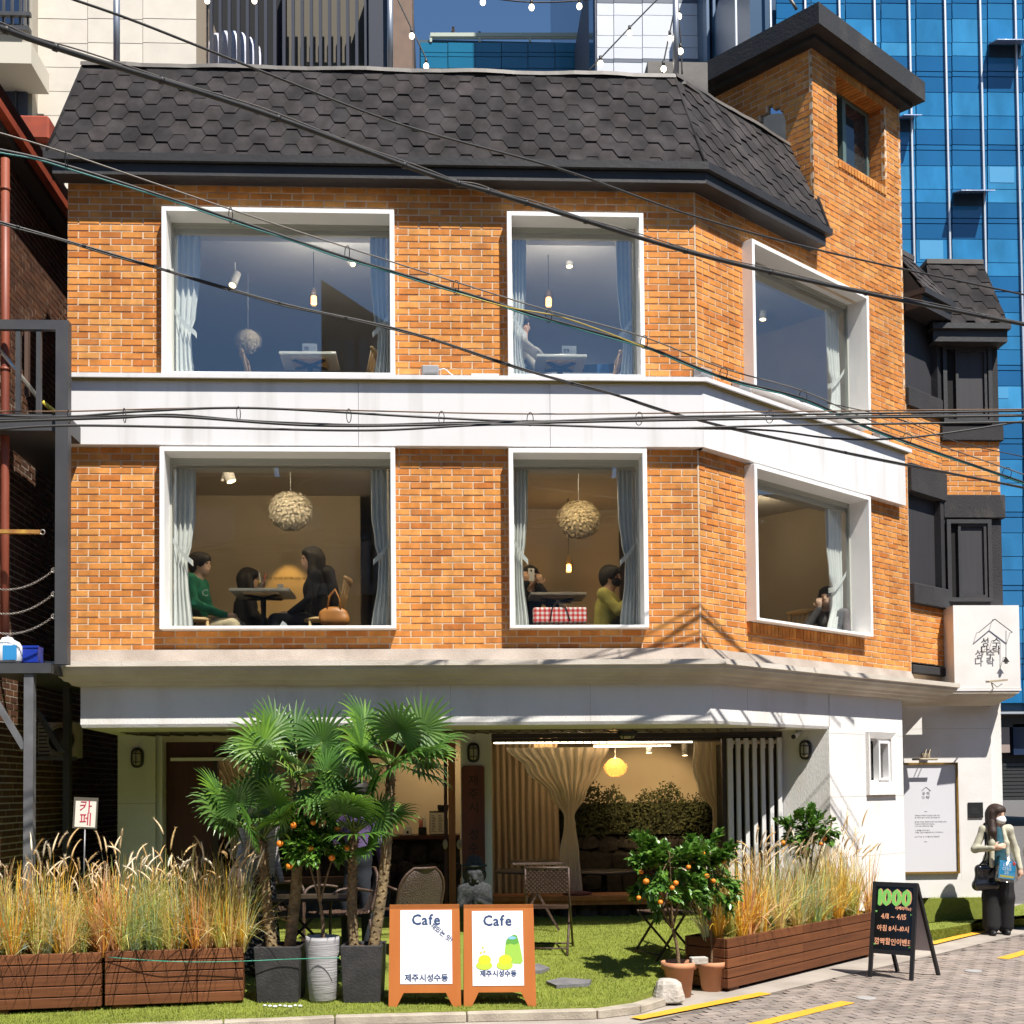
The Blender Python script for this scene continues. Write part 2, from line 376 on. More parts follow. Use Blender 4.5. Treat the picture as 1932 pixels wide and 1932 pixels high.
# tower: left face with a corbelled arch, right face
TL = Fr(TURN(TS1, 0, 0), -nT, -dT)
arch_c, arch_z = .575, 9.44
def arch(z):
    d = z-arch_z
    if -.5 < d < .28: w_ = .21*math.sqrt(max(0, 1-(max(d, 0)/.28)**2)); return [(arch_c-w_, arch_c+w_)]
    return []
bk.wall(TL, .012, 2.3, 8.2, ZTOP, shapefn=arch)
MB().box(TL, arch_c-.3, arch_c+.3, -.06, -.04, 8.8, 9.8).build('arch_pane', M('mirror_pane', (.62, .74, .88), .03, 1.0), house)
TRt = Fr(TURN(TS2, 0, 0), -nT, dT)
bk.wall(TRt, .0, 2.3, 6.6, ZTOP)
# reveal of the tower window
for fr, a0, a1 in ((Fr(TURN(tw[1], 0, 0), -nT, -dT), .0, .22),):
    bk.wall(fr, a0, a1, tw[2], tw[3])
wall_mortar = bk.mortar.build('wall', m_mortar, house)
bk.full.sort(key=lambda q: -q[1] if q[0] is TURN else q[1]); random.Random(1).shuffle(bk.full)
for fr, a, z, jo in bk.full[300:]: rest.box(fr, a-(BL-JT)/2, a+(BL-JT)/2, -.03, jo, z-(BH-JT)/2, z+(BH-JT)/2, 0, rng.random()+.001)
rest_o = rest.build('brickwork', m_brick, house, kind='stuff')
brick_objects(bk.full, wall_mortar, Vector((0, 0, 0)))
# soldier courses over and under the tower window, and the header of the band
sm = MB(); rn = random.Random(3)
for a in [tw[0]+.035+.0668*i for i in range(16)]:
    sm.box(TURN, a-.028, a+.028, -.18, .012, tw[2]-.075, tw[2]+.002, 0, rn.random())
    sm.box(TURN, a-.028, a+.028, -.2, .004, tw[3]-.005, tw[3]+.10, 0, rn.random())
for a in [WT[1][0]+.035+.0668*i for i in range(33)]: sm.box(TURN, a-.028, a+.028, -.02, .022, WT[1][2]-.115, WT[1][2]-.008, 0, rn.random())
sm.build('soldier_course', m_brick, house, kind='stuff')
MB().box(FRONT, KX-.012, KX+.004, -.05, .002, ZB, ZE).build('corner_joint', m_mortar, house)
jm = MB(); jm.box(TURN, TS2-.003, TS2+.006, -.05, .003, ZB, 6.5)
jm.build('tower_joint', m_mortar, house)
# hidden walls that close the house
hm = MB(); hm.box(WORLD, XL, XL+.1, .05, 6.2, 2.9, 8.0); hm.box(WORLD, XL, 5.0, 6.1, 6.2, 0, 8.0); hm.box(TURN, 3.95, 4.95, -3.4, -.06, 3.0, 3.2); hm.box(TURN, 4.9, 4.97, -4, -.06, 3.2, 7.0)
hm.build('rear_wall', m_mortar, house)
# ------------------------------------------------------------------ sweeps round the corner
def sweep(prof, xl, send, left=True, right=True, back=1.4, zoff=0):
    """profile (o, z) carried round: left return, front, turned wall, right return"""
    mb = MB(); rows = []
    for o, z in prof:
        row = []
        if left: row.append(Vector((xl-o, back, z)))
        row.append(Vector((xl-(o if left else 0), -o, z)))
        row.append(Vector((KX+TC*o, -o, z)))
        row.append(TURN(send+(o if right else 0), o, z))
        if right: row.append(TURN(send+o, -back, z))
        rows.append(row)
    n = len(rows[0]); vs = [p for r in rows for p in r]; m = len(rows)
    mb.add(vs, [(i*n+j, i*n+j+1, (i+1)*n+j+1, (i+1)*n+j) for i in range(m-1) for j in range(n-1)])
    mb.add([r[0] for r in rows], [tuple(range(m))]); mb.add([r[-1] for r in rows], [tuple(reversed(range(m)))])
    return mb
# white band between the upper floors: flat panels with hairline seams, and its ledge
bm_ = MB()
for a0, a1 in ((XL-.02, -.86), (-.856, 1.02), (1.024, KX+.1*TC-.0015)): bm_.box(FRONT, a0, a1, -.02, .10, 5.19, 5.828)
bm_.box(TURN, -.1*TC+.0015, 3.88, -.02, .10, 5.19, 5.828)
bm_.build('white_band', m_band, house, kind='stuff')
lg = sweep([(-.02, 5.829), (.165, 5.829), (.165, 5.87), (-.02, 5.88)], XL-.05, 3.93, False, False); lg.build('band_ledge', m_band, house)
lg = sweep([(.10, 5.813), (.135, 5.815), (.135, 5.829), (.10, 5.829)], XL-.04, 3.9, False, False); lg.build('ledge_trim', M('olive_trim', (.20, .16, .04), .5), house)
# cornice and cement strip at the foot of the brickwork
sweep([(-.05, 3.215), (.035, 3.20), (.07, 3.085), (-.05, 3.085)], XL+.0, 4.0, False, True).build('cement_strip', m_cement, house)
sweep([(-.05, 3.09), (.06, 3.088), (.41, 3.055), (.41, 3.005), (.388, 2.995), (.383, 2.972), (.365, 2.962), (.34, 2.93), (.29, 2.905), (.272, 2.88), (.235, 2.872), (.215, 2.845), (.16, 2.835), (-.05, 2.835)], -3.36, 4.12).build('cornice', m_cornice, house)
mb = MB()
for a in [x*1.02 for x in range(-4, 3)]: mb.box(FRONT, a, a+.002, .36, .4115, 3.004, 3.057)
mb.build('cornice_joint', m_cement, house, kind='stuff')
# fascia over the ground floor
FO, ZS = .15, 2.445
fm = MB()
s1, _ = atT(1565, 1440, FO); s2, _ = atT(1705, 1500, FO)
sweep([(-.02, 2.86), (FO, 2.86), (FO, ZS+.03), (FO-.012, ZS), (-.02, ZS)], -3.36, s1+.02, True, False).build('fascia', m_plaster, house)
mb = MB()
for a in (-1.66, .02, 1.38): mb.box(FRONT, a, a+.003, FO-.01, FO+.0008, ZS+.03, 2.85)
for a in (.55,): mb.box(TURN, a, a+.003, FO-.01, FO+.0008, ZS+.03, 2.85)
mb.build('fascia_joint', m_cement, house, kind='stuff')
YC = 1.5
# soffit of the porch
mb = MB(); z0, z1 = ZS-.002, ZS+.1
p3 = TURN(s1+.02, FO-.02, 0); p4 = TURN(s1+.02, -.3, 0)
mb.prism([Vector((-3.36-FO+.02, -FO+.02, z0)), Vector((KX+TC*(FO-.02), -FO+.02, z0)), Vector((p3.x, p3.y, z0)), Vector((p3.x-.3, 1.75, z0)), Vector((-3.6, 1.75, z0))], (0, 0, .1))
mb.build('porch_soffit', m_plaster, house)
# ------------------------------------------------------------------ mansard roof
RB_O, RB_Z, RT_O, RT_Z = .20, 7.965, -.33, 9.17
slope = math.hypot(RB_O-RT_O, RT_Z-RB_Z); ez_f = Vector((0, (RB_O-RT_O), RT_Z-RB_Z)).normalized()
def roof_frame(fr):
    ez = (-fr.eo*(RB_O-RT_O)+Vector((0, 0, RT_Z-RB_Z))).normalized(); en = fr.ea.cross(ez); en = en if en.dot(fr.eo) > 0 else -en
    return Fr(fr(0, RB_O, RB_Z), fr.ea, en, ez)
RF, RT_ = roof_frame(FRONT), roof_frame(TURN)
xb, xt = at(84, 276, -RB_O).x, at(157, 120, -RT_O).x
outF = [(xb, 0), (KX+TC*RB_O, 0), (KX+TC*RT_O, slope), (xt, slope)]
outT = [(-TC*RB_O, 0), (2.14, 0), (2.14+.27, slope), (-TC*RT_O, slope)]
rm = MB()
for fr, ol in ((RF, outF), (RT_, outT)): rm.prism([fr(a, -.03, z) for a, z in ol], fr.eo*-.25)
zb_ = RB_Z
rm.add([RF(xb, 0, 0), RF(xt, 0, slope), Vector((xt+.3, 3.5, RT_Z)), Vector((XL+.05, 3.5, RB_Z)), Vector((XL+.02, .6, RB_Z))], [(0, 1, 2, 3, 4)])     # left slope
roof = rm.build('mansard_roof', m_roofbase, house)
hs = .104; hh = .107
hexa = [(-hs/2-.003, -hh), (hs/2+.003, -hh), (hs, 0), (hs/2, hh), (-hs/2, hh), (-hs, 0)]
def tilt(fr, ax, az, q, rn_, lift=0):     # plate: lower edge proud, upper edge tucked
    return fr(ax+q[0], .014-.011*(q[1]+hh)/(2*hh)+lift, az+q[1])
hexmesh = MB(); f0 = WORLD
top = [Vector((q[0], .014-.011*(q[1]+hh)/(2*hh), q[1])) for q in hexa]
hexmesh.prism(top, (0, -.010, 0)); hexme = hexmesh.mesh('shingle', m_shingle, None, True)
restS = MB(); cnt = 0; rn = random.Random(5)
for fr, ol in ((RF, outF), (RT_, outT)):
    edges = [(ol[i], ol[(i+1) % 4]) for i in range(4)]
    row = 0; z = .0
    while z < slope+hh:
        a = ol[0][0]-.3 + (1.5*hs if row % 2 else 0)
        while a < ol[1][0]+.5:
            poly = [(a+q[0], z+q[1]) for q in hexa]
            cp = clip_poly(poly, edges)
            if cp:
                lf = rn.uniform(-.003, .004)
                if len(cp) == 6 and all(abs(p[0]-q[0])+abs(p[1]-q[1]) < 1e-9 for p, q in zip(cp, poly)) and cnt < 300:
                    o = bpy.data.objects.new('shingle', hexme); COL.objects.link(o); o.parent = roof; cnt += 1
                    p = fr(a, lf, z); x, y, zz = fr.ea, fr.eo, fr.ez
                    o.matrix_basis = Matrix(((x.x, y.x, zz.x, p.x), (x.y, y.y, zz.y, p.y), (x.z, y.z, zz.z, p.z), (0, 0, 0, 1)))
                else:
                    restS.prism([tilt(fr, a, z, (p[0]-a, p[1]-z), rn, lf) for p in cp], fr.eo*-.012, 0, rn.random())
            a += 3*hs
        row += 1; z += hh
restS.build('shingles', m_shingle, house, kind='stuff')
hip = MB(); hip.tube([RF(xb, .0, 0), RF(xt, .0, slope)], .018, 6); hip.tube([RF(outF[1][0], .004, 0), RF(outF[2][0], .004, slope)], .016, 6)
hip.tube([RT_(2.14, .012, 0), RT_(2.41, .012, slope)], .02, 6)
hip.build('hip_trim', m_shingle, roof, kind='stuff')
# wavy ridge flashing, gutter, eaves board
fl = MB()
def strip(fr, a0, a1, n):
    vs = []; rn_ = random.Random(9)
    for i in range(n+1):
        a = a0+(a1-a0)*i/n; wv = .008*math.sin(a*5.1)+rn_.uniform(-.004, .004)
        vs += [fr(a, .03+wv, slope-.03), fr(a, .035+wv, slope+.02), fr(a, -.06, slope+.035), fr(a, -.3, slope-.02)]
    fl.add(vs, [(i*4+k, i*4+4+k, i*4+5+k, i*4+1+k) for i in range(n) for k in range(3)])
strip(RF, xt-.02, KX+TC*RT_O+.01, 40); strip(RT_, -TC*RT_O-.01, 2.42, 14)
fl.build('ridge_flashing', m_flash, house)
deck = MB(); deck.prism([Vector((xt, .36, RT_Z-.05)), Vector((KX, .36, RT_Z-.05)), TURN(2.2, -.4, RT_Z-.05), TURN(2.2, -3, RT_Z-.05), Vector((xt, 5, RT_Z-.05))], (0, 0, .04)); deck.build('roof_deck', m_flash, house)
xg = at(84, 300, -.21).x
sweep([(.10, 7.915), (.255, 7.915), (.262, 7.985), (.225, 7.99), (.21, 7.965), (.05, 7.965)], xg, 2.12, False, False).build('gutter', m_black, house)
sweep([(.0, 7.80), (.205, 7.795), (.205, 7.905), (.0, 7.91)], at(131, 312, -.2).x-.16, 2.06, False, False).build('eaves_board', m_black, house)
mb = MB(); mb.prism([Vector((XL, -.19, 7.86)), Vector((KX+.06, -.19, 7.86)), TURN(2.0, .19, 7.86), TURN(2.0, -.2, 7.86), Vector((KX-.2, 3, 7.86)), Vector((XL, 3, 7.86))], (0, 0, .03)); mb.build('eaves_soffit', m_black, house)
# ------------------------------------------------------------------ tower top
tr = MB(); ov = .27; ztb, ztt = ZTOP-.02, ZTOP+.22
tr.prism([TURN(TS1-ov, ov, ztb+.02), TURN(TS2+.14, ov, ztb+.02), TURN(TS2+.14, -2.6, ztb+.02), TURN(TS1-ov, -2.6, ztb+.02)], (0, 0, ztt-ztb))
tr.prism([TURN(TS1-.13, .13, ztb-.03), TURN(TS2+.07, .13, ztb-.03), TURN(TS2+.07, -2.5, ztb-.03), TURN(TS1-.13, -2.5, ztb-.03)], (0, 0, .055))
m_tslab = M('tower_slab', (.022, .022, .024), .75, col2=(.05, .046, .045), scale=4, bump=.4, bscale=35, ramp=(.5, .8))
tr.build('tower_roof', m_tslab, house)
# tower window: dark opening, green-grey sliding frame
win = MB().box(TURN, tw[0], tw[1], -.30, -.26, tw[2]-.02, tw[3]+.02).build('tower_window', M('dark_void', (.012, .013, .014), .4), house)
gm = MB(); fw = .03
mg = M('green_grey_frame', (.13, .19, .17), .45, .3)
def ring(mb, fr, a0, a1, z0, z1, wd, o0, o1, mi=0):
    mb.box(fr, a0, a0+wd, o0, o1, z0, z1, mi); mb.box(fr, a1-wd, a1, o0, o1, z0, z1, mi); mb.box(fr, a0+wd, a1-wd, o0, o1, z0, z0+wd, mi); mb.box(fr, a0+wd, a1-wd, o0, o1, z1-wd, z1, mi)
ring(gm, TURN, tw[0], tw[1]-.02, tw[2], tw[3], .035, -.255, -.20); gm.box(TURN, tw[0]+.42, tw[0]+.47, -.25, -.185, tw[2]+.035, tw[3]-.035); ring(gm, TURN, tw[0]+.47, tw[1]-.06, tw[2]+.035, tw[3]-.035, .03, -.215, -.19)
gm.build('frame', mg, win)
MB().box(TURN, tw[0]+.5, tw[1]-.09, -.21, -.206, tw[2]+.06, tw[3]-.06).build('pane', M('dark_pane', (.02, .03, .035), .05, spec=.9), win)
mb = MB(); mb.box(TURN, tw[0]+.005, tw[0]+.02, -.26, -.03, tw[2], tw[3])
mb.build('tower_jamb', m_mortar, house)
# ------------------------------------------------------------------ picture windows
def picture_window(fr, q, label=None):
    a0, a1, z0, z1 = q
    fm_ = MB(); t_ = .045
    # the box frame stands proud of the bricks and runs back to the glass
    fm_.box(fr, a0, a0+t_, -.16, .13, z0, z1); fm_.box(fr, a1-t_, a1, -.16, .13, z0, z1)
    fm_.box(fr, a0+t_, a1-t_, -.16, .13, z1-t_, z1); fm_.box(fr, a0+t_, a1-t_, -.16, .13, z0, z0+.028)
    wn = fm_.build('window', m_frame, house, bevel=.003)
    s_ = MB(); b0, b1, c0, c1 = a0+t_, a1-t_, z0+.028, z1-t_
    ring(s_, fr, b0, b1, c0, c1, .018, -.165, -.125); s_.box(fr, b0+.018, b1-.018, -.155, -.135, c1-.05, c1-.018)
    s_.build('sash', M('sash_grey', (.42, .43, .38), .4), wn)
    MB().box(fr, b0+.012, b1-.012, -.147, -.141, c0+.012, c1-.03).build('pane', m_glass, wn)
    return wn
for q in WF: picture_window(FRONT, q)
for q in WT: picture_window(TURN, q)
# ------------------------------------------------------------------ ground floor of the cafe
X = lambda u, v, y: at(u, v, y).x
Z = lambda u, v, y: at(u, v, y).z
ZF = .40                                                     # level of the porch floor at the shop front
xc = [X(222, 1500, YC), X(305, 1500, YC), X(870, 1500, YC), X(928, 1500, YC), X(1478, 1500, YC)]
pc = TURN(s1, FO, 0); pe = TURN(s2, FO, 0)
mb = MB(); mb.box(WORLD, xc[0], xc[1]-.07, YC, YC+.5, .2, ZS); mb.box(WORLD, xc[1]-.068, xc[1]-.03, YC+.06, YC+.4, .2, ZS); mb.box(WORLD, xc[1]-.028, xc[1], YC+.03, YC+.3, .2, ZS)
mb.build('column', m_plaster, house)
mb = MB(); mb.box(WORLD, xc[2], xc[3], YC, YC+.3, .2, ZS); mb.box(WORLD, xc[2]+.02, xc[2]+.05, YC-.006, YC+.01, .2, ZS)
mb.build('column', m_plaster, house)
# white wall block: lamp face parallel to the front, then the turned face with the small window
swx0, swz = atT(1639, 1393, FO); swx1, swz1 = atT(1680, 1476, FO)
mb = MB(); zt = 2.86
def quad(a, b, z0, z1): mb.add([Vector((a.x, a.y, z0)), Vector((b.x, b.y, z0)), Vector((b.x, b.y, z1)), Vector((a.x, a.y, z1))], [(0, 1, 2, 3)])
quad(Vector((xc[4], YC)), Vector((pc.x, pc.y)), .1, ZS)
quad(Vector((xc[4], YC+.5)), Vector((xc[4], YC)), .1, ZS)
def quadT(a0, a1, z0, z1): mb.add([TURN(a0, FO, z0), TURN(a1, FO, z0), TURN(a1, FO, z1), TURN(a0, FO, z1)], [(0, 1, 2, 3)])
w0, w1, h0, h1 = swx0, swx1, swz1, swz
quadT(s1, w0, -.05, zt); quadT(w1, s2, -.05, zt); quadT(w0, w1, -.05, h0); quadT(w0, w1, h1, zt)
mb.add([TURN(s2, FO, -.05), TURN(s2, -2.2, -.05), TURN(s2, -2.2, zt), TURN(s2, FO, zt)], [(0, 1, 2, 3)])
mb.build('white_wall', m_plaster, house)
mb = MB()
for z in (2.40, 1.70, 1.03): mb.box(TURN, s1, s2, FO-.01, FO+.0007, z, z+.004)
for z in (1.70,): mb.box(WORLD, xc[4], pc.x, YC-.0007, YC+.01, z, z+.004)
for z in (1.70,): mb.box(WORLD, xc[0], xc[1]-.07, YC-.0007, YC+.01, z, z+.004)
mb.build('plaster_joint', m_cement, house, kind='stuff')
# small sliding window with sloping white surround
wn = MB(); e = .075
for (a0, b0), (a1, b1), (c0, d0), (c1, d1) in (((w0-e, h0-.14), (w1+e+.03, h0-.14), (w1, h0), (w0, h0)), ((w1+e+.03, h0-.14), (w1+e, h1+e), (w1, h1), (w1, h0)), ((w1+e, h1+e), (w0-e, h1+e), (w0, h1), (w1, h1)), ((w0-e, h1+e), (w0-e, h0-.14), (w0, h0), (w0, h1))):
    wn.prism([TURN(a0, FO+.045, b0), TURN(a1, FO+.045, b1), TURN(c0, FO+.02, d0), TURN(c1, FO+.02, d1)], nT*-.06)
wo = wn.build('small_window', m_plaster, house)
mb = MB(); ring(mb, TURN, w0, w1, h0, h1, .025, FO-.12, FO+.0); ring(mb, TURN, w0+(w1-w0)*.42, w1-.03, h0+.025, h1-.025, .028, FO-.06, FO+.015); mb.build('frame', m_frame, wo)
MB().box(TURN, w0, w1, FO-.14, FO-.13, h0, h1).build('pane', M('smoked_pane', (.015, .017, .018), .1, spec=.8), wo)
# brown ribbed ceiling of the porch openings and steel headers
m_bronze = M('bronze_metal', (.055, .042, .034), .4, .4)
m_grid = M('porch_grille', (.16, .13, .11), .6)
mb = MB(); mb.box(WORLD, xc[1]-.25, 3.55, .75, 1.44, ZS-.010, ZS-.004)
g = mb.build('porch_grille', m_grid, house)
mb = MB()
for i in range(44): mb.bar((xc[1]-.2+i*.15, .80, ZS-.016), (xc[1]-.05+i*.15, 1.40, ZS-.016), .022, .012)
mb.build('grille_bars', M('grille_bar', (.06, .05, .045), .5), g, kind='stuff')
mb = MB(); mb.box(WORLD, xc[1], xc[2]-.02, YC+.02, YC+.12, 2.37, ZS-.011); mb.build('header_beam', m_cornice, house)
mb = MB(); mb.box(WORLD, xc[3], xc[4], YC+.02, YC+.10, 2.385, ZS-.011); mb.box(WORLD, xc[3], xc[4], YC+.11, YC+.2, 2.35, 2.384); mb.build('header_beam', m_bronze, house)
# room shell
room = lambda z: [Vector((-3.55, 1.56, z)), Vector((3.9, 1.56, z)), TURN(3.6, -.25, z), TURN(3.6, -3.0, z), Vector((-3.55, 5.9, z))]
MB().prism(room(.2), (0, 0, ZF-.203)).build('shop_floor', m_floor, house)
mb = MB(); mb.box(WORLD, -3.6, 4.6, 5.2, 5.3, ZF, 2.75); mb.box(WORLD, -3.6, -3.5, 1.6, 5.2, ZF, 2.75); mb.build('shop_wall', m_tan, house)
MB().prism(room(2.72), (0, 0, .08)).build('shop_ceiling', m_ceil, house)
# left bay: dark red panel, glazed screen, bench
mb = MB(); xp = X(405, 1500, 1.8)
mb.box(WORLD, xc[1], xp, 1.72, 1.80, ZF, 2.38); mb.box(WORLD, xp-.002, X(860, 1500, 1.8), 1.74, 1.79, 2.18, 2.37); mb.build('red_panel', m_brown, house)
mb = MB(); mb.box(WORLD, xp, xp+.05, 1.70, 1.80, ZF, 2.18); mb.build('mullion', m_bronze, house)
mb = MB(); mb.box(WORLD, xc[1], X(735, 1600, 1.7), 1.62, 1.82, .80, .87); mb.build('ledge', m_brown, house)
mb = MB(); mb.box(WORLD, xc[1], X(735, 1600, 1.7), 1.72, 1.80, ZF, .80); mb.build('base_wall', M('lava_wall', (.03, .027, .024), .9, col2=(.055, .048, .04), scale=9, bump=1, bscale=16), house)
# door frame and door leaf with stone pulls
dm = MB(); x0 = X(846, 1500, 1.55); x1_ = X(859, 1500, 1.55)
dm.box(WORLD, x0, x1_, 1.50, 1.62, ZF, 2.36); door = dm.build('door', m_wood, house)
MB().box(WORLD, x0-.05, x0-.012, 1.56, 1.62, ZF, 2.36).build('door_post', m_brown, house)
m_pull = M('beige_stone', (.42, .33, .23), .7, col2=(.30, .22, .15), scale=20)
for u in (840, 866): MB().ball(at(u, 1593, 1.45), .036, 10, 8, 0, .75, .5, 1.5).build('pull_handle', m_pull, door)
# counter of dark stone, its top, lit back wall shelf
m_lava = M('lava_stone', (.014, .012, .011), .95, col2=(.030, .026, .022), scale=14, bump=1.0, bscale=28)
cx0, cx1 = X(690, 1600, 3.0), X(868, 1600, 3.0)
mb = MB(); mb.box(WORLD, -3.2, cx1, 3.06, 3.3, ZF, 1.22); counter = mb.build('counter', m_lava, house)
mb = MB(); mb.box(WORLD, -3.2, cx1, 2.98, 3.5, 1.222, 1.27); mb.build('counter_top', m_brown, counter)
rn = random.Random(11)
def rock(c, rx, ry, rz, rn_, n=9, m=6):
    b = MB(); b.ball((0, 0, 0), 1, n, m); ph = [rn_.uniform(0, 6) for _ in range(6)]
    out = []
    for v in b.v:
        v = Vector(v); k = 1+.14*math.sin(3.1*v.x+ph[0])+.12*math.sin(2.7*v.y+ph[1])+.12*math.sin(3.3*v.z+ph[2])
        q = Vector((math.copysign(abs(v.x)**.72, v.x), math.copysign(abs(v.y)**.72, v.y), math.copysign(abs(v.z)**.72, v.z)))*k
        out.append(Vector(c)+Vector((q.x*rx, q.y*ry, q.z*rz)))
    b.v = [tuple(p) for p in out]; b.sm = [False]*len(b.f); return b
for i in range(4):
    for j in range(3):
        rock((cx0+.1+i*.27+rn.uniform(-.04, .04)+(.13 if j % 2 else 0), 3.05, .55+j*.26+rn.uniform(-.03, .03)), .13, .05, .115, rn).build('stone', m_lava, counter)
# right bay: stone base wall with a timber bench plank on top
bx0, bx1 = xc[3], X(1385, 1650, 1.5)
ztop = Z(1100, 1690, 1.38)
mb = MB(); mb.box(WORLD, bx0, bx1+.3, 1.55, 1.75, .2, ztop-.07); base = mb.build('base_wall', M('dark_mortar', (.035, .03, .026), .95), house)
z = ZF+.03; row = 0
m_lava2 = piece_mat('lava_rock', [(.07, .052, .04), (.11, .08, .06), (.055, .042, .034), (.13, .10, .075)], rough=.95, blotch=.5, nscale=18, bscale=120, bump=1)
while z < ztop-.1:
    a = bx0+(.0 if row % 2 else -.1)
    while a < bx1+.25:
        wd = rn.uniform(.20, .36); rock((a+wd/2, 1.53, z+.03), wd/2*.97, .07, .095+rn.uniform(-.012, .01), rn, 10, 7).build('stone', m_lava2, base); a += wd
    z += .165; row += 1
MB().box(WORLD, bx0+.002, bx1+.3, 1.33, 1.80, ztop-.055, ztop).build('bench_plank', m_wood, house, bevel=.006)
MB().box(WORLD, bx0+.001, bx1+.3, 1.36, 1.80, ztop-.10, ztop-.057).build('bench_apron', m_wood, house)
# hedge and stone wall at the back of the right bay
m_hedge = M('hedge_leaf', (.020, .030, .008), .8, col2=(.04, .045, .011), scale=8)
back = MB(); back.box(WORLD, .4, 4.4, 4.55, 4.9, ZF, 1.30); bw = back.build('stone_wall', m_lava, house)
for i in range(14):
    for j in range(3): rock((.55+i*.27+rn.uniform(-.04, .04)+(.13 if j % 2 else 0), 4.53, .55+j*.28), .135, .05, .13, rn).build('stone', m_lava, bw)
hd = MB()
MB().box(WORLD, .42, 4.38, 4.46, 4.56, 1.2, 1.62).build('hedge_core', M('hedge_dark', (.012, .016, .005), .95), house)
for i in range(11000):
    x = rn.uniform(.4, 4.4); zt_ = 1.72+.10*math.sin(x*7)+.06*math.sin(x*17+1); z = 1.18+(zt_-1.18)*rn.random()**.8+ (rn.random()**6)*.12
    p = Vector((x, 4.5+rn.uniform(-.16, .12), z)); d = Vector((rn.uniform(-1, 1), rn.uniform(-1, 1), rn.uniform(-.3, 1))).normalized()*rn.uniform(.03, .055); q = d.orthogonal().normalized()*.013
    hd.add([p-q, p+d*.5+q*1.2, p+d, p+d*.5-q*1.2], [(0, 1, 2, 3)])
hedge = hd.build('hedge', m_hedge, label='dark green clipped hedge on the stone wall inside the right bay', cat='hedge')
# lights of the shop: two ceiling strips, shaded spots and added fill points
m_led = M('led_strip', (1, 1, 1), .5, emit=(1, .87, .62), estr=5)
for (u0, u1, v, y) in ((932, 1306, 1403, 2.2), (1120, 1265, 1410, 2.9)):
    p, q = at(u0, v-1, y), at(u1, v-3, y)
    l = thing('ceiling_strip_light', 'warm white ceiling strip light %s inside the right bay' % ('nearest the bench plank' if y < 2.5 else 'behind the front strip'), 'light', p)
    MB().bar(p, q, .02, .014).build('tube', m_led, l); MB().bar(p+Vector((0, 0, .018)), q+Vector((0, 0, .018)), .035, .02).build('rail', m_frame, l)
def lamp(name, loc, energy, col=(1, .72, .38), size=.05, spot=None, to=None):
    t_ = 'SPOT' if spot else 'POINT'
    l = bpy.data.lights.new(name, t_); l.energy = energy; l.color = col; l.shadow_soft_size = min(size, .02)
    o = bpy.data.objects.new(name, l); COL.objects.link(o); o.location = loc
    if spot: l.spot_size = R(spot); l.spot_blend = .5; o.rotation_euler = (Vector(loc)-Vector(to)).to_track_quat('Z', 'Y').to_euler()
    return o
def track_spot(u, v, y, label, tilt=(.0, -.1, -1), on=True, energy=25, to=None, spot=70, s=1.0, col=(1, .70, .36)):
    p = at(u, v, y); d = Vector(tilt).normalized(); t_ = thing('track_spotlight', label, 'spotlight', p)
    MB().tube([p-d*.075*s, p+d*.075*s], .038*s, 12).build('housing', m_frame, t_)
    MB().tube([p+d*.0755*s, p+d*.078*s], .032*s, 12).build('lens', M('lamp_lens', (1, .9, .7), .4, emit=(1, .72, .35), estr=5), t_)
    MB().bar(p-d*.02+Vector((0, 0, .02)), Vector((p.x, p.y, p.z+.16*s)), .012).build('bracket', m_frame, t_)
    if to is not None: lamp('spot_lamp', p+d*.1*s, energy, col, .03, spot, to)
track_spot(1224, 1409, 3.0, 'white ceiling spotlight right of the feather lamp in the right bay', energy=20, to=(2.7, 4.5, 1.4))
track_spot(1292, 1414, 3.3, 'white ceiling spotlight beside the knotted right curtain', energy=80, to=(2.75, 5.2, 1.45), spot=62)
lamp('spot_lamp', (1.2, 3.4, 2.6), 9, (1, .72, .38), .05, 90, (1.6, 5.2, 1.3))
lamp('counter_lamp', (-.1, 4.2, 2.5), 30, (1, .74, .42), .1, 120, (-.4, 5.2, 1.4))
lamp('shop_fill', (1.9, 2.3, 2.45), 7, (1, .74, .45), .02)  # fill points without a fixture, added to brighten the shop
lamp('shop_fill', (-1.6, 2.6, 2.5), 6, (1, .74, .45), .02)
# ------------------------------------------------------------------ ground: road, pavers, kerb, artificial turf
def turf_z(y): return .075+.088*(y+2.4)
m_asph = M('concrete_apron', (.37, .325, .28), .92, col2=(.27, .235, .20), scale=2.2, bump=.5, bscale=90)
m_paver = piece_mat('road_paver', [(.25, .21, .185), (.275, .23, .20), (.23, .195, .17), (.285, .23, .195), (.26, .215, .19), (.29, .235, .20)], rough=.9, blotch=.3, nscale=6, bscale=160, bump=.6, stain=.2, sscale=(1.2, 1.2, 1))
m_pjoint = M('paver_joint', (.11, .09, .075), .95, col2=(.15, .125, .105), scale=9)
m_kerb = M('kerb_concrete', (.42, .365, .29), .92, col2=(.29, .25, .20), scale=5, bump=.6, bscale=60)
m_turf = M('turf_base', (.16, .20, .02), .95, col2=(.22, .25, .035), scale=30, bump=1, bscale=160)
m_blade = piece_mat('turf_blade', [(.24, .29, .035), (.30, .34, .05), (.18, .24, .028), (.36, .37, .09)], rough=.6, blotch=.3, nscale=3, bump=0, trans=.35, stain=.22, sscale=(1.5, 1.5, 1))
m_yellow = M('yellow_road_paint', (.72, .36, .02), .7, col2=(.52, .27, .04), scale=14, ramp=(.45, .8))
mb = MB(); mb.add([(-400, -400, 0), (400, -400, 0), (400, 400, 0), (-400, 400, 0)], [(0, 1, 2, 3)])
struct('ground', mb, M('street_asphalt', (.13, .12, .11), .9, col2=(.10, .09, .085), scale=3, bump=.4, bscale=60))
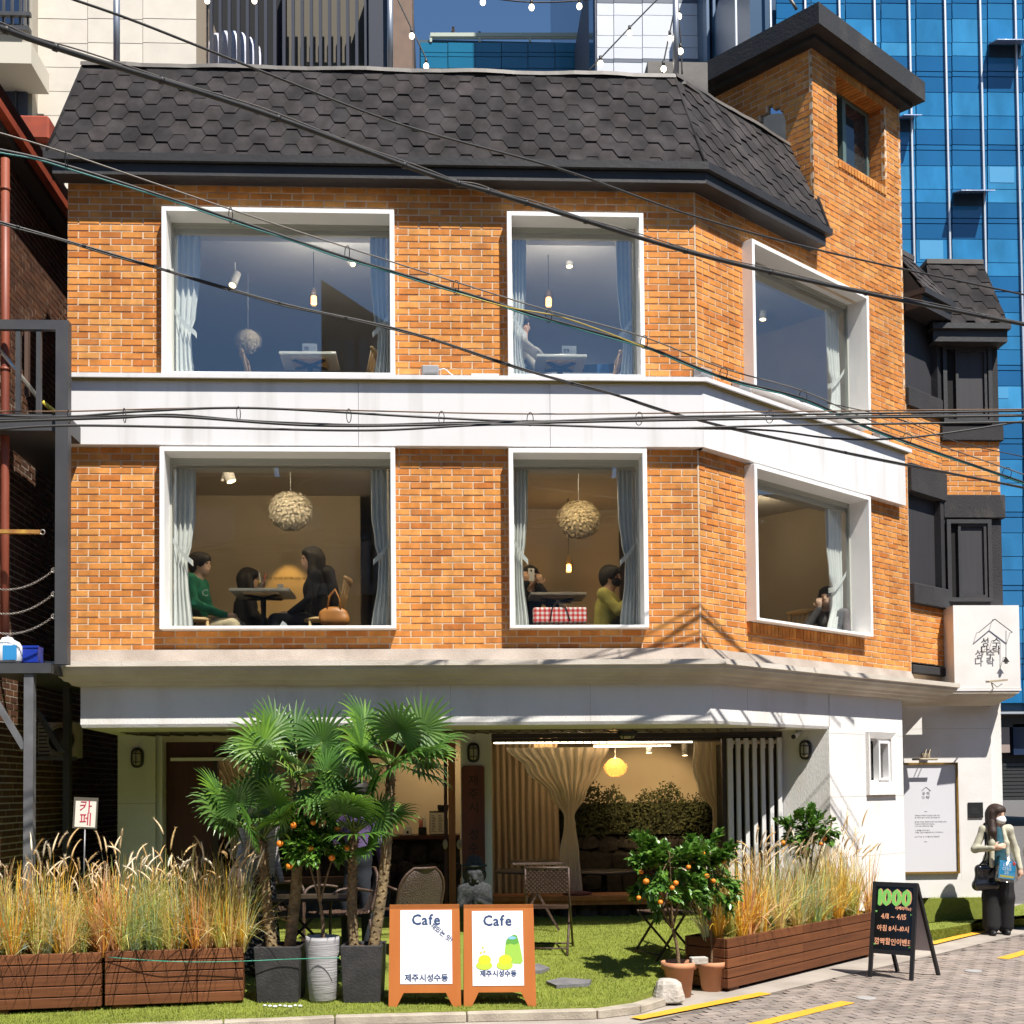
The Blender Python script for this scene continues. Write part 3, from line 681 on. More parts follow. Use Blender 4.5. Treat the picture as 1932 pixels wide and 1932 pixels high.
mb = MB(); mb.add([(-9, -6.5, .002), (3.2, -6.5, .002), (12, 3.0, .002), (12, 6.5, .002), (-9, 6.5, .002)], [(0, 1, 2, 3, 4)]); struct('apron', mb, m_asph)
# paved road: right of the first yellow line
mb = MB(); ra = R(44)
rd = Vector((math.cos(ra), math.sin(ra), 0)); rn_v = Vector((math.sin(ra), -math.cos(ra), 0))
RO = Vector((1.45, -2.62, 0))
RDF = Fr(RO, rd, rn_v)
mb.box(RDF, -9, 60, .0, 12, -.02, .004); road = struct('road', mb, m_pjoint)
pav = MB(); pm = MB(); pm.box(WORLD, -.094, .094, -.044, .044, 0, .008); pme = pm.mesh('paver', m_paver, None, True)
pa = R(19); pr = random.Random(4); PF = Fr(RO, (math.cos(pa), math.sin(pa), 0), (math.sin(pa), -math.cos(pa), 0)); lst = []
for j in range(-70, 60):
    for i in range(-30, 60):
        a = i*.2+(.1 if j % 2 else 0); p = PF(a, j*.1, 0)
        q = p-RO
        if q.dot(rn_v) < .09: continue
        d = p-CAM; dep = d.dot(_f)
        if dep < 1: continue
        u = UC+FPX*d.dot(_r)/dep; v = VC-FPX*d.dot(_u)/dep
        if 1100 < u < 2000 and v < 1990 and dep < 19: lst.append((dep, p))
lst.sort(key=lambda t: t[0])
for k, (dep, p) in enumerate(lst):
    h = .004+pr.uniform(-.0015, .0015)
    if k < 300:
        o = bpy.data.objects.new('paver', pme); COL.objects.link(o); o.parent = road; o.location = (p.x, p.y, h); o.rotation_euler.z = pa
    else:
        pav.box(Fr(p, PF.ea, PF.eo), -.094, .094, -.044, .044, h, h+.008, 0, pr.random())
pav.build('paving', m_paver, kind='stuff', label='grey and pink brick pavers of the street', cat='paving')
# yellow dashes
def dash(p, q, wd=.13):
    p, q = Vector((*p, 0)), Vector((*q, 0)); d = (q-p).normalized(); n = Vector((d.y, -d.x, 0))*wd/2; z = Vector((0, 0, .0175))
    mb = MB(); k = 24; prd = random.Random(int(p.x*10))
    L = [p+(q-p)*(i/k)-n*(1+prd.uniform(-.05, .05))+z for i in range(k+1)]; Rr = [p+(q-p)*(i/k)+n*(1+prd.uniform(-.05, .05))+z for i in range(k+1)]
    mb.add(L+Rr, [(i, i+1, k+2+i, k+1+i) for i in range(k)]); mb.build('road_marking', m_yellow, kind='structure')
dash((1.45, -2.46), (2.76, -1.37)); dash((5.45, 1.80), (8.9, 5.3)); dash((2.2, -2.92), (3.32, -1.9)); dash((5.72, .51), (7.6, 2.4))
# kerb stones along a bent line
kp = [Vector(p) for p in ((-7, -3.15, 0), (-3.4, -2.83, 0), (-.9, -2.44, 0), (1.15, -2.38, 0), (1.52, -2.18, 0), (1.78, -1.84, 0), (1.95, -1.45, 0))]
pts = []
for a, b in zip(kp, kp[1:]):
    L = (b-a).length; n = max(1, int(round(L/1.0))); pts += [a+(b-a)*(i/n) for i in range(n)]
pts.append(kp[-1])
kerb = thing('kerb', 'weathered concrete kerb along the edge of the turf', 'kerb', (0, 0, 0)); tag(kerb, kind='structure')
for a, b in zip(pts, pts[1:]):
    d = (b-a).normalized(); n = Vector((d.y, -d.x, 0)); a2, b2 = a+d*.004, b-d*.004
    MB().prism([a2+n*.02, b2+n*.02, b2-n*.13, a2-n*.13], (0, 0, .07+pr.uniform(-.006, .006))).build('kerb_stone', m_kerb, kerb, bevel=.008)
# sloping turf
mb = MB(); poly = [(-7, -3.10), (-3.4, -2.78), (-.9, -2.37), (1.15, -2.30), (1.45, -2.1), (1.68, -1.80), (1.88, -1.4), (2.3, -.75), (4.45, 1.62), (-7, 1.62)]
mb.add([(x, y, turf_z(y)) for x, y in poly], [tuple(range(len(poly)))]); mb.add([(x, y, -.02) for x, y in poly]+[(x, y, turf_z(y)) for x, y in poly], [(i, (i+1) % 10, 10+(i+1) % 10, 10+i) for i in range(10)])
turf = struct('turf', mb, m_turf)
def inside(x, y, pl):
    c = False; j = len(pl)-1
    for i in range(len(pl)):
        if (pl[i][1] > y) != (pl[j][1] > y) and x < (pl[j][0]-pl[i][0])*(y-pl[i][1])/(pl[j][1]-pl[i][1])+pl[i][0]: c = not c
        j = i
    return c
# turfed steps at the far right
st = MB(); lowt = [TURN(s2-.55, FO+.02, 0).to_2d(), gz(1763, 1775, 0).to_2d(), gz(1830, 1763, 0).to_2d(), gz(1870, 1742, 0).to_2d(), gz(1932, 1722, 0).to_2d(), gz(2040, 1690, 0).to_2d(), Vector((9.6, 4.6)), Vector((6.9, 3.3)), TURN(s2-.5, -.5, 0).to_2d()]
st.prism([Vector((p.x, p.y, -.02)) for p in lowt], (0, 0, .15))
upt = [TURN(s2-.1, .1, 0).to_2d(), gz(1700, 1711, .13).to_2d(), gz(1785, 1706, .13).to_2d(), gz(1858, 1703, .13).to_2d(), Vector((7.02, 3.3)), TURN(s2-.1, -1.0, 0).to_2d()]
st.prism([Vector((p.x, p.y, .10)) for p in upt], (0, 0, .30)); struct('turf_step', st, m_turf)
tb = MB(); tr_ = random.Random(8)
def blade(p, d, h, wd):
    q = Vector((-d.y, d.x, 0))
    if q.length < 1e-4: q = Vector((1, 0, 0))
    q = q.normalized()*wd; tb.add([p-q, p+q, p+d*h], [(0, 1, 2)], 0, tr_.random())
def sow(x, y, z, n=1, h=.022):
    for _ in range(n):
        a = tr_.uniform(0, 6.28); l = tr_.uniform(.2, .9); blade(Vector((x, y, z)), Vector((math.cos(a)*l, math.sin(a)*l, 1)).normalized(), h*tr_.uniform(.6, 1.3), .0025)
N = 0
while N < 70000:
    x, y = tr_.uniform(-4.2, 4.4), -2.9+4.5*tr_.random()**1.3
    if (y < -1.9 or x > .6 or tr_.random() < .12) and inside(x, y, poly): sow(x, y, turf_z(y)); N += 1
pl = [(p.x, p.y) for p in lowt]; pu = [(p.x, p.y) for p in upt]
for i in range(26000):
    x, y = tr_.uniform(4.4, 9.5), tr_.uniform(.8, 4.6)
    if inside(x, y, pu): sow(x, y, .40)
    elif inside(x, y, pl): sow(x, y, .13)
for e0, e1, z0, z1 in [(pl[i], pl[i+1], 0, .13) for i in range(0, 6)]+[(pu[i], pu[i+1], .13, .40) for i in range(1, 4)]:
    L = math.hypot(e1[0]-e0[0], e1[1]-e0[1])
    for i in range(int(L*(z1-z0)*16000)):
        k = tr_.random(); z = tr_.uniform(z0, z1); a = tr_.uniform(-1, 1)
        nv = Vector((e1[1]-e0[1], -(e1[0]-e0[0]), 0)).normalized()
        blade(Vector((e0[0]+(e1[0]-e0[0])*k, e0[1]+(e1[1]-e0[1])*k, z)), (nv+Vector((a*.5, 0, tr_.uniform(-.2, .8)))).normalized(), .02, .0025)
tb.build('turf_pile', m_blade, kind='stuff', label='short green artificial turf around the cafe', cat='turf', fixn=False)
# ------------------------------------------------------------------ the wing right of the tower
WY = 3.23
wing = thing('brick_wing', 'brick wing right of the tower with black boarded windows and white base', 'building', (6.3, WY, 0))
WF_ = Fr((0, WY, 0), (1, 0, 0), (0, -1, 0))
xa, xb_ = TURN(TEND, 0, 0).x, X(1887, 900, WY)
zr = lambda v, u=1830: Z(u, v, WY)
r2 = MB(); bk2 = Bricks(r2)
bk2.wall(WF_, xa, xb_, zr(936), zr(832)); bk2.mortar.build('wall', m_mortar, wing)
r2.build('brickwork', m_brick, wing, kind='stuff')
m_blk2 = M('black_stucco', (.030, .029, .031), .85, col2=(.022, .021, .023), scale=5, bump=.8, bscale=60)
m_board = M('black_board', (.036, .034, .038), .6, col2=(.030, .029, .032), scale=20, stretch=(1, 1, .05))
bb = MB(); bb.box(WF_, xa+.01, xb_, -.3, .0, zr(1142), zr(980)); bb.build('black_wall', m_blk2, wing)
bb = MB(); bb.box(WF_, xa+.01, xb_, -.3, .0, zr(804), zr(650)); bb.build('black_wall', m_blk2, wing)
bb = MB(); bb.box(WF_, xa-.01, xb_+.04, -.05, .05, zr(834)+.005, zr(804)); bb.build('window_sill', m_blk2, wing, bevel=.01)
bb = MB(); bb.box(WF_, xa-.01, xb_+.04, -.05, .05, zr(979), zr(934)-.005); bb.build('window_lintel', M('stained_black', (.030, .029, .031), .9, col2=(.10, .085, .075), scale=5, stretch=(1, 1, .4), ramp=(.5, .78), bump=.8, bscale=60), wing, bevel=.01)
def shutter(fr, a0, a1, z0, z1, dx=.15, par=None):
    w_ = MB(); ring(w_, fr, a0, a1, z0, z1, .05, .002, .07); wn_ = w_.build('window', m_black, par)
    MB().box(fr, a0+.05, a0+.05+dx, .003, .008, z0+.05, z1-.05).build('dark_gap', M('gap_black', (.004, .004, .004), .9), wn_)
    MB().box(fr, a0+.05+dx, a1-.05, .003, .022, z0+.05, z1-.05).build('board', m_board, wn_)
    f_ = MB(); ring(f_, fr, a0+.05+dx, a1-.06, z0+.05, z1-.05, .035, .024, .05); f_.build('sash', m_black, wn_)
xs = lambda u, v: X(u, v, WY)
shutter(WF_, xs(1776, 720), xs(1868, 720), zr(803)+.01, zr(653), .12, wing)
shutter(WF_, xs(1784, 1060), xs(1868, 1060), zr(1136), zr(982), .10, wing)
# turned bay of the wing: lintels, boards, sills on the turned wall
def tz(u, v): return atT(u, v, 0)[1]
for zs in ((tz(1700, 726), tz(1705, 583)), (tz(1707, 1097), tz(1707, 926))):
    b_ = MB(); b_.box(TURN, TS2+.01, TEND-.01, -.3, -.06, *zs); b_.build('board', m_board, wing)
    b_ = MB(); b_.box(TURN, TEND-.12, TEND+.005, -.3, .03, *zs); b_.build('window_post', m_black, wing)
for (z0_, z1_, d_) in ((tz(1700, 763), tz(1700, 726), .05), (tz(1707, 926), tz(1707, 872), .06), (tz(1707, 1137), tz(1707, 1098), .07), (tz(1707, 1268), tz(1707, 1252), .03)):
    b_ = MB(); b_.box(TURN, TS2+.008, TEND+.02, -.1, d_, z0_, z1_); b_.build('window_sill', m_blk2, wing, bevel=.01)
# small mansards of the wing
def small_roof(fr, a0, a1, zb_, zt_, a0t, a1t, lab):
    o0, o1 = .26, -.12
    ez = (-fr.eo*(o0-o1)+Vector((0, 0, zt_-zb_))).normalized(); en = fr.ea.cross(ez); en = en if en.dot(fr.eo) > 0 else -en
    f_ = Fr(fr(0, o0, zb_), fr.ea, en, ez); sl_ = math.hypot(o0-o1, zt_-zb_); ol = [(a0, 0), (a1, 0), (a1t, sl_), (a0t, sl_)]
    b_ = MB(); b_.prism([f_(a, -.03, z) for a, z in ol], fr.eo*-.5); rf = b_.build('roof', m_roofbase, wing)
    ed = [(ol[i], ol[(i+1) % 4]) for i in range(4)]; row = 0; z = .05
    while z < sl_+hh:
        a = a0-.3+(1.5*hs if row % 2 else 0)
        while a < a1+.4:
            cp = clip_poly([(a+q[0], z+q[1]) for q in hexa], ed)
            if cp: s_ = MB().prism([tilt(f_, a, z, (p[0]-a, p[1]-z), rn) for p in cp], f_.eo*-.012, 0, rn.random()); s_.build('shingle', m_shingle, rf)
            a += 3*hs
        row += 1; z += hh
    b_ = MB(); b_.box(fr, a0-.02, a1+.02, .0, o0+.03, zb_-.06, zb_+.01); b_.build('gutter', m_black, rf)
    b_ = MB(); b_.box(fr, a0, a1-.01, -.1, o0-.02, zb_-.21, zb_-.062); b_.build('eaves_board', m_black, rf)
    b_ = MB(); b_.box(fr, a0t, a1t, o1-.25, o1+.03, zt_-.01, zt_+.05); b_.build('ridge_flashing', m_flash, rf)
small_roof(TURN, TS2+.02, TEND-.12, atT(1745, 545, .26)[1], 8.45, TS2+.02, TEND-.42, '')
MB().box(TURN, TS2+.02, TEND-.2, -1.2, -.3, 7.2, 8.4).build('roof_core', m_roofbase, wing)
zb2 = Z(1830, 612, WY-.26); x0_, x1__ = X(1776, 612, WY-.26)-.1, X(1903, 612, WY-.26)
small_roof(WF_, x0_, x1__, zb2, Z(1820, 498, WY+.12), X(1776, 500, WY+.12)-.2, X(1854, 500, WY+.12), '')
MB().box(WF_, xa+.02, xb_-.15, -1.5, -.45, zr(650), zb2+.6).build('roof_core', m_roofbase, wing)
MB().box(WF_, xa, xb_, -1.5, -.14, .3, zr(1142)).build('core_wall', m_plaster, wing)
MB().box(WF_, xa+.02, xb_-.005, -1.5, -.301, zr(1142), zr(650)).build('core_wall', m_blk2, wing)
# white sign wall with its cornice
m_signw = M('white_render', (.72, .705, .69), .8, col2=(.64, .62, .59), scale=2, bump=.12, bscale=50)
SO = .34; SF = Fr((0, WY-SO, 0), (1, 0, 0), (0, -1, 0)); sx = lambda u, v: X(u, v, WY-SO); sz = lambda u, v: Z(u, v, WY-SO)
sl0, sr0 = TURN(TEND, .02, 0).x-.05, sx(1924, 1220); sb, stp = sz(1850, 1299), sz(1850, 1142)
MB().box(SF, sl0, sr0, -.34, 0, sb, stp).build('sign_wall', m_signw, wing)
MB().box(SF, sl0-.02, sr0+.002, -.34, .012, sb-.03, sb-.004).build('sign_ledge', m_band, wing)
prof = [(.0, sb-.03), (.0, sb-.06), (-.03, sb-.075), (-.05, sb-.10), (-.10, sb-.125), (-.16, sb-.16), (-.20, sb-.185), (-.24, sb-.20)]
mb = MB(); vs = []
for o, z in prof: vs += [SF(sl0-.6, o, z), SF(sr0+o-.02, o, z), SF(sr0+o-.02, -.6, z)]
mb.add(vs, [(i*3+k, i*3+k+1, i*3+4+k, i*3+3+k) for i in range(len(prof)-1) for k in range(2)]); mb.build('cornice', m_cornice, wing)
GW = Fr((0, 3.32, 0), (1, 0, 0), (0, -1, 0)); gx1 = X(1872, 1500, 3.32)
MB().box(GW, TURN(s2, -1.4, 0).x-.8, gx1, -.4, 0, .2, sb-.06).build('ground_wall', m_signw, wing)
mb = MB()
for a in (.02,): mb.box(GW, gx1-.42, gx1-.4185, -.01, .0006, .6, 1.3)
mb.box(GW, 5.8, gx1, -.01, .0006, Z(1800, 1375, 3.32), Z(1800, 1375, 3.32)+.003)
mb.build('wall_crack', m_cement, wing, kind='stuff')
# raised letters and the little house outline of the sign
m_ink = M('dark_sign_metal', (.03, .026, .024), .5)
sgn = thing('wall_sign', 'dark standoff lettering under a thin roof outline on the white sign wall', 'sign', (6.8, WY-SO, 4))
def sp(u, v, o=.07): p = at(u, v, WY-SO-o); return p
so_ = .075
for txt, (u, v) in (('성 수', (1869, 1212)), ('다 락', (1869, 1227))): 
    c = sp(u, v, so_); text_part('lettering', txt, Fr(c, (1, 0, 0), (0, -1, 0)), .12, m_ink, sgn, bold=.002)
mb = MB(); pA, pB, pC = sp(1847, 1193, so_), sp(1877, 1168, so_), sp(1910, 1193, so_)
MB().bar(pA, pB, .008).build('roof_line', m_ink, sgn); MB().bar(pB, pC, .008).build('roof_line', m_ink, sgn)
MB().bar(sp(1898, 1190, so_), sp(1898, 1240, so_), .006).build('cord', m_ink, sgn)
c1 = sp(1898, 1240, so_); mb = MB(); mb.prism([c1+Vector((0, 0, .01)), c1+Vector((-.045, 0, -.06)), c1+Vector((.045, 0, -.06))], (0, .004, 0)); mb.lathe(Fr(c1+Vector((0, .0, -.07)), (1, 0, 0), (0, 1, 0)), [(.018, -.01), (.02, .008)], 10); mb.build('lamp_shape', m_ink, sgn)
for p in (pA, pB, pC, c1, sp(1862, 1208, so_), sp(1876, 1208, so_), sp(1862, 1224, so_), sp(1876, 1224, so_)): MB().tube([p, p+Vector((0, so_, 0))], .003, 6).build('standoff_pin', m_ink, sgn)
# flood light on the ledge under the sign, aimed at it
m_tanm = M('tan_metal', (.36, .30, .21), .5)
fl_ = thing('sign_floodlight', 'beige flat floodlight on an arm below the standoff lettering', 'floodlight', sp(1880, 1296, .1)); q = sp(1880, 1287, .22)
MB().prism([q+Vector((-.11, -.05, -.01)), q+Vector((.12, -.05, .012)), q+Vector((.12, .06, .02)), q+Vector((-.11, .06, .0))], (0, 0, .022)).build('lamp_head', m_tanm, fl_)
MB().tube([sp(1874, 1299, .02), sp(1872, 1294, .12), q+Vector((-.06, 0, -.01))], .008, 8).build('arm', m_tanm, fl_)
MB().tube([q+Vector((-.04, .02, -.01)), q+Vector((.02, .03, -.06)), q+Vector((.08, .02, -.02))], .004, 6).build('wire', m_ink, fl_)
# framed notice with its picture lamp, and a black plaque
YG = 3.32
nb = thing('notice_board', 'tall pale notice behind glass in a thin brass frame on the white wall', 'notice board', at(1752, 1640, YG))
n0, n1, nz0, nz1 = X(1640, 1500, YG), X(1803, 1500, YG), Z(1752, 1645, YG), Z(1752, 1442, YG); gfr = lambda o: Fr((0, YG-o, 0), (1, 0, 0), (0, -1, 0))
MB().box(GW, n0, n1, .003, .02, nz0, nz1).build('panel', M('pale_print', (.62, .62, .66), .35, spec=.6), nb)
mb = MB(); ring(mb, GW, n0-.02, n1+.02, nz0-.02, nz1+.02, .024, .004, .045); mb.build('frame', M('aged_brass', (.34, .20, .045), .45, .5, col2=(.22, .13, .03), scale=12), nb)
NF = lambda u, v: Fr(at(u, v, YG-.02), (1, 0, 0), (0, -1, 0))
m_print = M('grey_print', (.06, .06, .065), .6)
for t_, u, v, s_ in (('성 수', 1746, 1497, .045), ('다 락', 1746, 1505, .045)): text_part('print', t_, NF(u, v), s_, m_print, nb)
p = at(1741, 1489, YG-.0215); 
MB().bar(at(1739, 1492, YG-.0215), at(1747, 1485, YG-.0215), .004).build('print_line', m_print, nb); MB().bar(at(1747, 1485, YG-.0215), at(1756, 1492, YG-.0215), .004).build('print_line', m_print, nb); MB().bar(at(1753, 1491, YG-.0215), at(1753, 1505, YG-.0215), .003).build('print_line', m_print, nb)
for t_, v in (('여러분이 마주한 이 공간은 오랜 시간', 1539), ('한 가족의 삶이 새겨진 ‘집’이었습니다.', 1543), ('달그락 거리는 주방에서 풍겨 오던 맛있는 냄새,', 1551), ('익숙하고 따뜻한 공기의 온도,', 1555), ('나의 시간이 묻어나던 물건들', 1559), ('그 흔적을 지우지 않고,', 1567), ('이제는 다른 추억을 함께 써 나가려 합니다.', 1571), ('End가 아닌 ‘&’ 이기를 바라는 마음으로', 1579)):
    text_part('print', t_, NF(1726, v), .021, m_print, nb, align='LEFT', depth=.001)
for v in (1531, 1588): MB().bar(at(1744, v, YG-.0215), at(1749, v, YG-.0215), .003).build('print_line', m_print, nb)
pl_ = thing('picture_lamp', 'small brass picture lamp with hooped arms above the notice board', 'wall lamp', at(1745, 1428, YG))
q = at(1745, 1425, YG); MB().box(Fr(q, (1, 0, 0), (0, -1, 0)), -.05, .05, .0, .05, -.03, .03).build('backplate', m_tanm, pl_)
q2 = at(1745, 1431, YG-.16); MB().tube([q2+Vector((-.16, 0, -.01)), q2+Vector((.16, 0, -.01))], .014, 8).build('lamp_bar', m_tanm, pl_)
for dx in (-.02, .03): MB().tube([q+Vector((dx, -.04, 0)), q+Vector((dx, -.06, .06)), q+Vector((dx, -.11, .07)), q2+Vector((dx, 0, 0))], .005, 6).build('arm', m_tanm, pl_)
pq = thing('wall_plaque', 'small square black plaque on the white wall behind the woman', 'plaque', at(1840, 1528, YG))
c = Fr(at(1840, 1528, YG), (1, 0, 0), (0, -1, 0)); MB().box(c, -.095, .095, .002, .018, -.10, .095).build('plate', M('slate_black', (.012, .012, .013), .5), pq, bevel=.002)
mb = MB()
for i in range(4): mb.box(c, -.06, -.06+.12*(.6+.1*i), .0182, .0186, .02-.018*i, .024-.018*i)
mb.build('engraving', M('engraving_grey', (.05, .05, .05), .6), pq, kind='stuff')
# ------------------------------------------------------------------ neighbour on the left
def atx(u, v, x):
    d = _ray(u, v); return CAM + d*((x-CAM.x)/d.x)
NX = -4.35
m_dbrick = piece_mat('brown_brick', [(.12, .05, .026), (.085, .036, .02), (.15, .065, .03), (.10, .04, .022)], blotch=.25)
m_lmortar = M('light_mortar', (.46, .41, .33), .95)
nb_h = thing('brick_house', 'brown brick house with red gutter and downpipe left of the cafe', 'building', (NX, 1, 0))
NFr = Fr((NX, 0, 0), (0, 1, 0), (1, 0, 0))
r3 = MB(); b3_ = Bricks(r3)
ze = (atx(0, 217, -4.16).z+atx(132, 391, -4.16).z)/2
b3_.wall(NFr, -.75, 4.6, .0, ze-.15, bl=.205, bh=.0665, rec=.004, pick=lambda a, z: 5.9 < z < 7.6 and a < 1.9)
wl3 = b3_.mortar.build('wall', m_lmortar, nb_h)
mbk = MB(); mbk.box(WORLD, -.097, .097, -.03, 0, -.028, .028); bme = mbk.mesh('brick', m_dbrick, None, True)
for fr, a, z, jo in b3_.full[:300]:
    o = bpy.data.objects.new('brick', bme); COL.objects.link(o); o.parent = wl3; p = fr(a, jo, z)-Vector((NX, 1, 0)); x, y, zz = fr.ea, fr.eo, fr.ez
    o.matrix_basis = Matrix(((x.x, y.x, zz.x, p.x), (x.y, y.y, zz.y, p.y), (x.z, y.z, zz.z, p.z), (0, 0, 0, 1)))
for fr, a, z, jo in b3_.full[300:]: r3.box(fr, a-.097, a+.097, -.03, jo, z-.028, z+.028, 0, rng.random())
r3.build('brickwork', m_dbrick, nb_h, kind='stuff')
MB().box(WORLD, NX-2.5, NX-.05, -.75, 4.6, 0, ze).build('house_core', M('dark_core', (.05, .03, .02), .9), nb_h)
m_red = M('red_gutter', (.36, .06, .02), .55, col2=(.26, .045, .018), scale=5)
m_rroof = M('brown_metal_roof', (.075, .032, .026), .55)
MB().box(WORLD, -4.21, -4.12, -.9, 4.6, ze-.05, ze+.03).build('gutter', m_red, nb_h)
MB().box(WORLD, NX-.05, -4.2, -.9, 4.6, ze-.12, ze-.052).build('eaves_soffit', M('dark_soffit', (.05, .04, .032), .8), nb_h)
zr_ = atx(0, 163, -4.6).z
rf = MB().prism([Vector((-4.17, -.9, ze+.03)), Vector((-4.6, -.9, zr_)), Vector((-6.8, -.9, zr_+.1)), Vector((-6.8, -.9, ze+.03))], (0, 5.4, 0)).build('roof', m_rroof, nb_h)
nrm = Vector((zr_-ze, 0, .58)).normalized()
for i in range(9): k = (i+.5)/9; p = Vector((-4.17, -.9, ze+.03)).lerp(Vector((-4.6, -.9, zr_)), k)+nrm*.012; MB().bar(p, p+Vector((0, 5.4, 0)), .02, .02, up=nrm).build('roof_rib', m_rroof, rf)
m_pipe = M('rust_red_pipe', (.17, .038, .02), .5, col2=(.24, .06, .03), scale=9, stretch=(1, 1, .3))
MB().tube([at(10, 300, -.35), at(10, 640, -.35), at(9, 1000, -.35), at(9, 1240, -.35)], .040, 12).build('downpipe', m_pipe, nb_h)
for v in (360, 700): p = at(10, v, -.35); MB().tube([p, p+Vector((0, 0, .03))], .046, 12).build('pipe_collar', m_pipe, nb_h)
rp = thing('red_parapet', 'cream house corner with a red capped parapet beyond the brown roof', 'building', at(70, 270, 5))
MB().box(WORLD, -7.6, at(92, 240, 5).x, 5, 6, at(60, 262, 5).z, at(60, 216, 5).z).build('cap', m_red, rp, bevel=.03); MB().box(WORLD, -7.6, at(80, 280, 5).x, 5.15, 6, 3, at(60, 262, 5).z-.005).build('wall', M('cream_render', (.62, .55, .42), .85), rp)
mb = MB(); mb.box(WORLD, -4.3, -3.3, 5.2, 5.4, 0, 3.2); mb.build('alley_wall', m_dbrick, label='dark brick wall closing the alley left of the cafe', cat='wall', kind='thing')
# steel stair frame between the houses
m_steel = M('dark_steel', (.045, .046, .05), .5, col2=(.06, .06, .062), scale=4)
m_gsteel = M('grey_steel', (.22, .22, .23), .45, .4, col2=(.15, .15, .155), scale=5)
sf = thing('steel_stair_frame', 'dark steel stair landing frame with rails squeezed between the two houses', 'stair frame', at(110, 1255, .1))
def ub(u0, u1, v0, v1, y0, y1, name, mat, par):
    vm = min(max((v0+v1)/2, 0), 1500); p, q = at(u0, vm, y0), at(u1, vm, y0); return MB().box(WORLD, p.x, q.x, y0, y1, at((u0+u1)/2, v1, y0).z, at((u0+u1)/2, v0, y0).z).build(name, mat, par)
ub(104, 128, 604, 1253, -.65, -.55, 'post', m_steel, sf); ub(-25, 127, 603, 621, -.54, -.48, 'rail', m_steel, sf)
for u in (29, 68): ub(u, u+9, 622, 780, -.53, -.49, 'baluster', m_steel, sf)
ub(46, 53, 622, 745, -.2, -.14, 'baluster', M('rust_post', (.09, .05, .035), .7), sf)
ub(-25, 126, 781, 812, -.54, 1.4, 'landing', m_steel, sf); ub(-25, 96, 1251, 1270, -.7, 1.5, 'landing', m_steel, sf)
ub(44, 62, 1271, 1790, -.68, -.6, 'post', m_gsteel, sf); ub(118, 130, 1271, 1790, .9, 1.0, 'post', m_steel, sf)
MB().bar(at(-8, 1322, -.64), at(46, 1412, -.64), .05).build('brace', m_gsteel, sf); MB().bar(at(62, 1330, .6), at(118, 1420, .6), .05).build('brace', m_steel, sf)
MB().tube([at(-5, 655, -.4), at(70, 748, -.3)], .022, 8).build('handrail', M('bright_tube', (.62, .60, .52), .3, .8), sf); MB().tube([at(80, 758, -.3), at(104, 778, -.25)], .02, 8).build('handrail_end', M('yellow_tube', (.62, .50, .05), .5), sf)
p, q = at(-10, 1003, -.6), at(76, 1004, -.6); yb = thing('yellow_bar', 'rusty yellow safety bar with an end ring at the stair frame', 'safety bar', p)
MB().bar(p, q, .05, .035).build('bar', M('rusty_yellow', (.52, .30, .05), .6, col2=(.30, .13, .03), scale=9), yb)
def ringmesh(c, rad, r_, nrm=Vector((0, 1, 0)), n=14):
    a = nrm.orthogonal().normalized(); b = nrm.cross(a); pts_ = [c+(a*math.cos(6.2832*k/n)+b*math.sin(6.2832*k/n))*rad for k in range(n+1)]; return MB().tube(pts_, r_, 6, cap=False)
m_chain = M('chain_steel', (.42, .38, .33), .4, .8)
ringmesh(at(80, 1004, -.6), .022, .006).build('end_ring', m_chain, yb)
for (a_, b_), lab in (((1112, 1076), 'highest'), ((1158, 1121), 'middle'), ((1194, 1163), 'lowest')):
    p, q = at(-12, a_-2, -.62), at(101, b_, -.62); ch = thing('chain', '%s of three sagging steel chains across the stair opening' % lab, 'chain', p)
    lk = MB(); n = 36
    for i in range(n):
        k0, k1 = i/n, (i+1)/n; f = lambda k: p.lerp(q, k)+Vector((0, 0, -.18*(k-k*k)*1.6)); c0, c1_ = f(k0), f(k1); d = (c1_-c0); m_ = (c0+c1_)/2; s_ = Vector((0, 0, 1)) if i % 2 else Vector((0, 1, 0))
        s_ = (s_-d*s_.dot(d)/d.length_squared).normalized()*.008
        lk.tube([m_-d*.62+s_*.3, m_-d*.4+s_, m_+d*.4+s_, m_+d*.62+s_*.3, m_+d*.62-s_*.3, m_+d*.4-s_, m_-d*.4-s_, m_-d*.62-s_*.3, m_-d*.62+s_*.3], .0028, 5, cap=False)
    lk.build('links', m_chain, ch, kind='stuff'); ringmesh(q, .02, .006).build('end_ring', m_chain, ch)
# jug and crate on the lower landing
m_jug = M('white_plastic', (.72, .74, .76), .35, spec=.5)
jug = thing('plastic_jug', 'white plastic jug with a blue label on the landing edge', 'jug', at(15, 1251, .1)); jp = at(14, 1251, -.5)
MB().lathe(Fr(jp, (1, 0, 0), (0, 1, 0)), [(.12, 0), (.135, .02), (.135, .15), (.11, .19), (.06, .215), (.05, .235)], 16, sy=.7).build('body', m_jug, jug)
MB().box(Fr(jp, (1, 0, 0), (0, 1, 0)), -.01, .115, -.097, -.09, .02, .155).build('label', M('blue_label', (.03, .25, .55), .5), jug); MB().tube([jp+Vector((-.05, 0, .22)), jp+Vector((0, 0, .245)), jp+Vector((.07, 0, .19))], .012, 8).build('handle', m_jug, jug)
cr_ = thing('blue_crate', 'small deep blue plastic crate behind the white jug', 'crate', at(57, 1251, .4)); cp_ = at(58, 1251, -.4); cf = Fr(cp_, (1, 0, 0), (0, 1, 0)); m_bl = M('blue_plastic', (.01, .035, .32), .4)
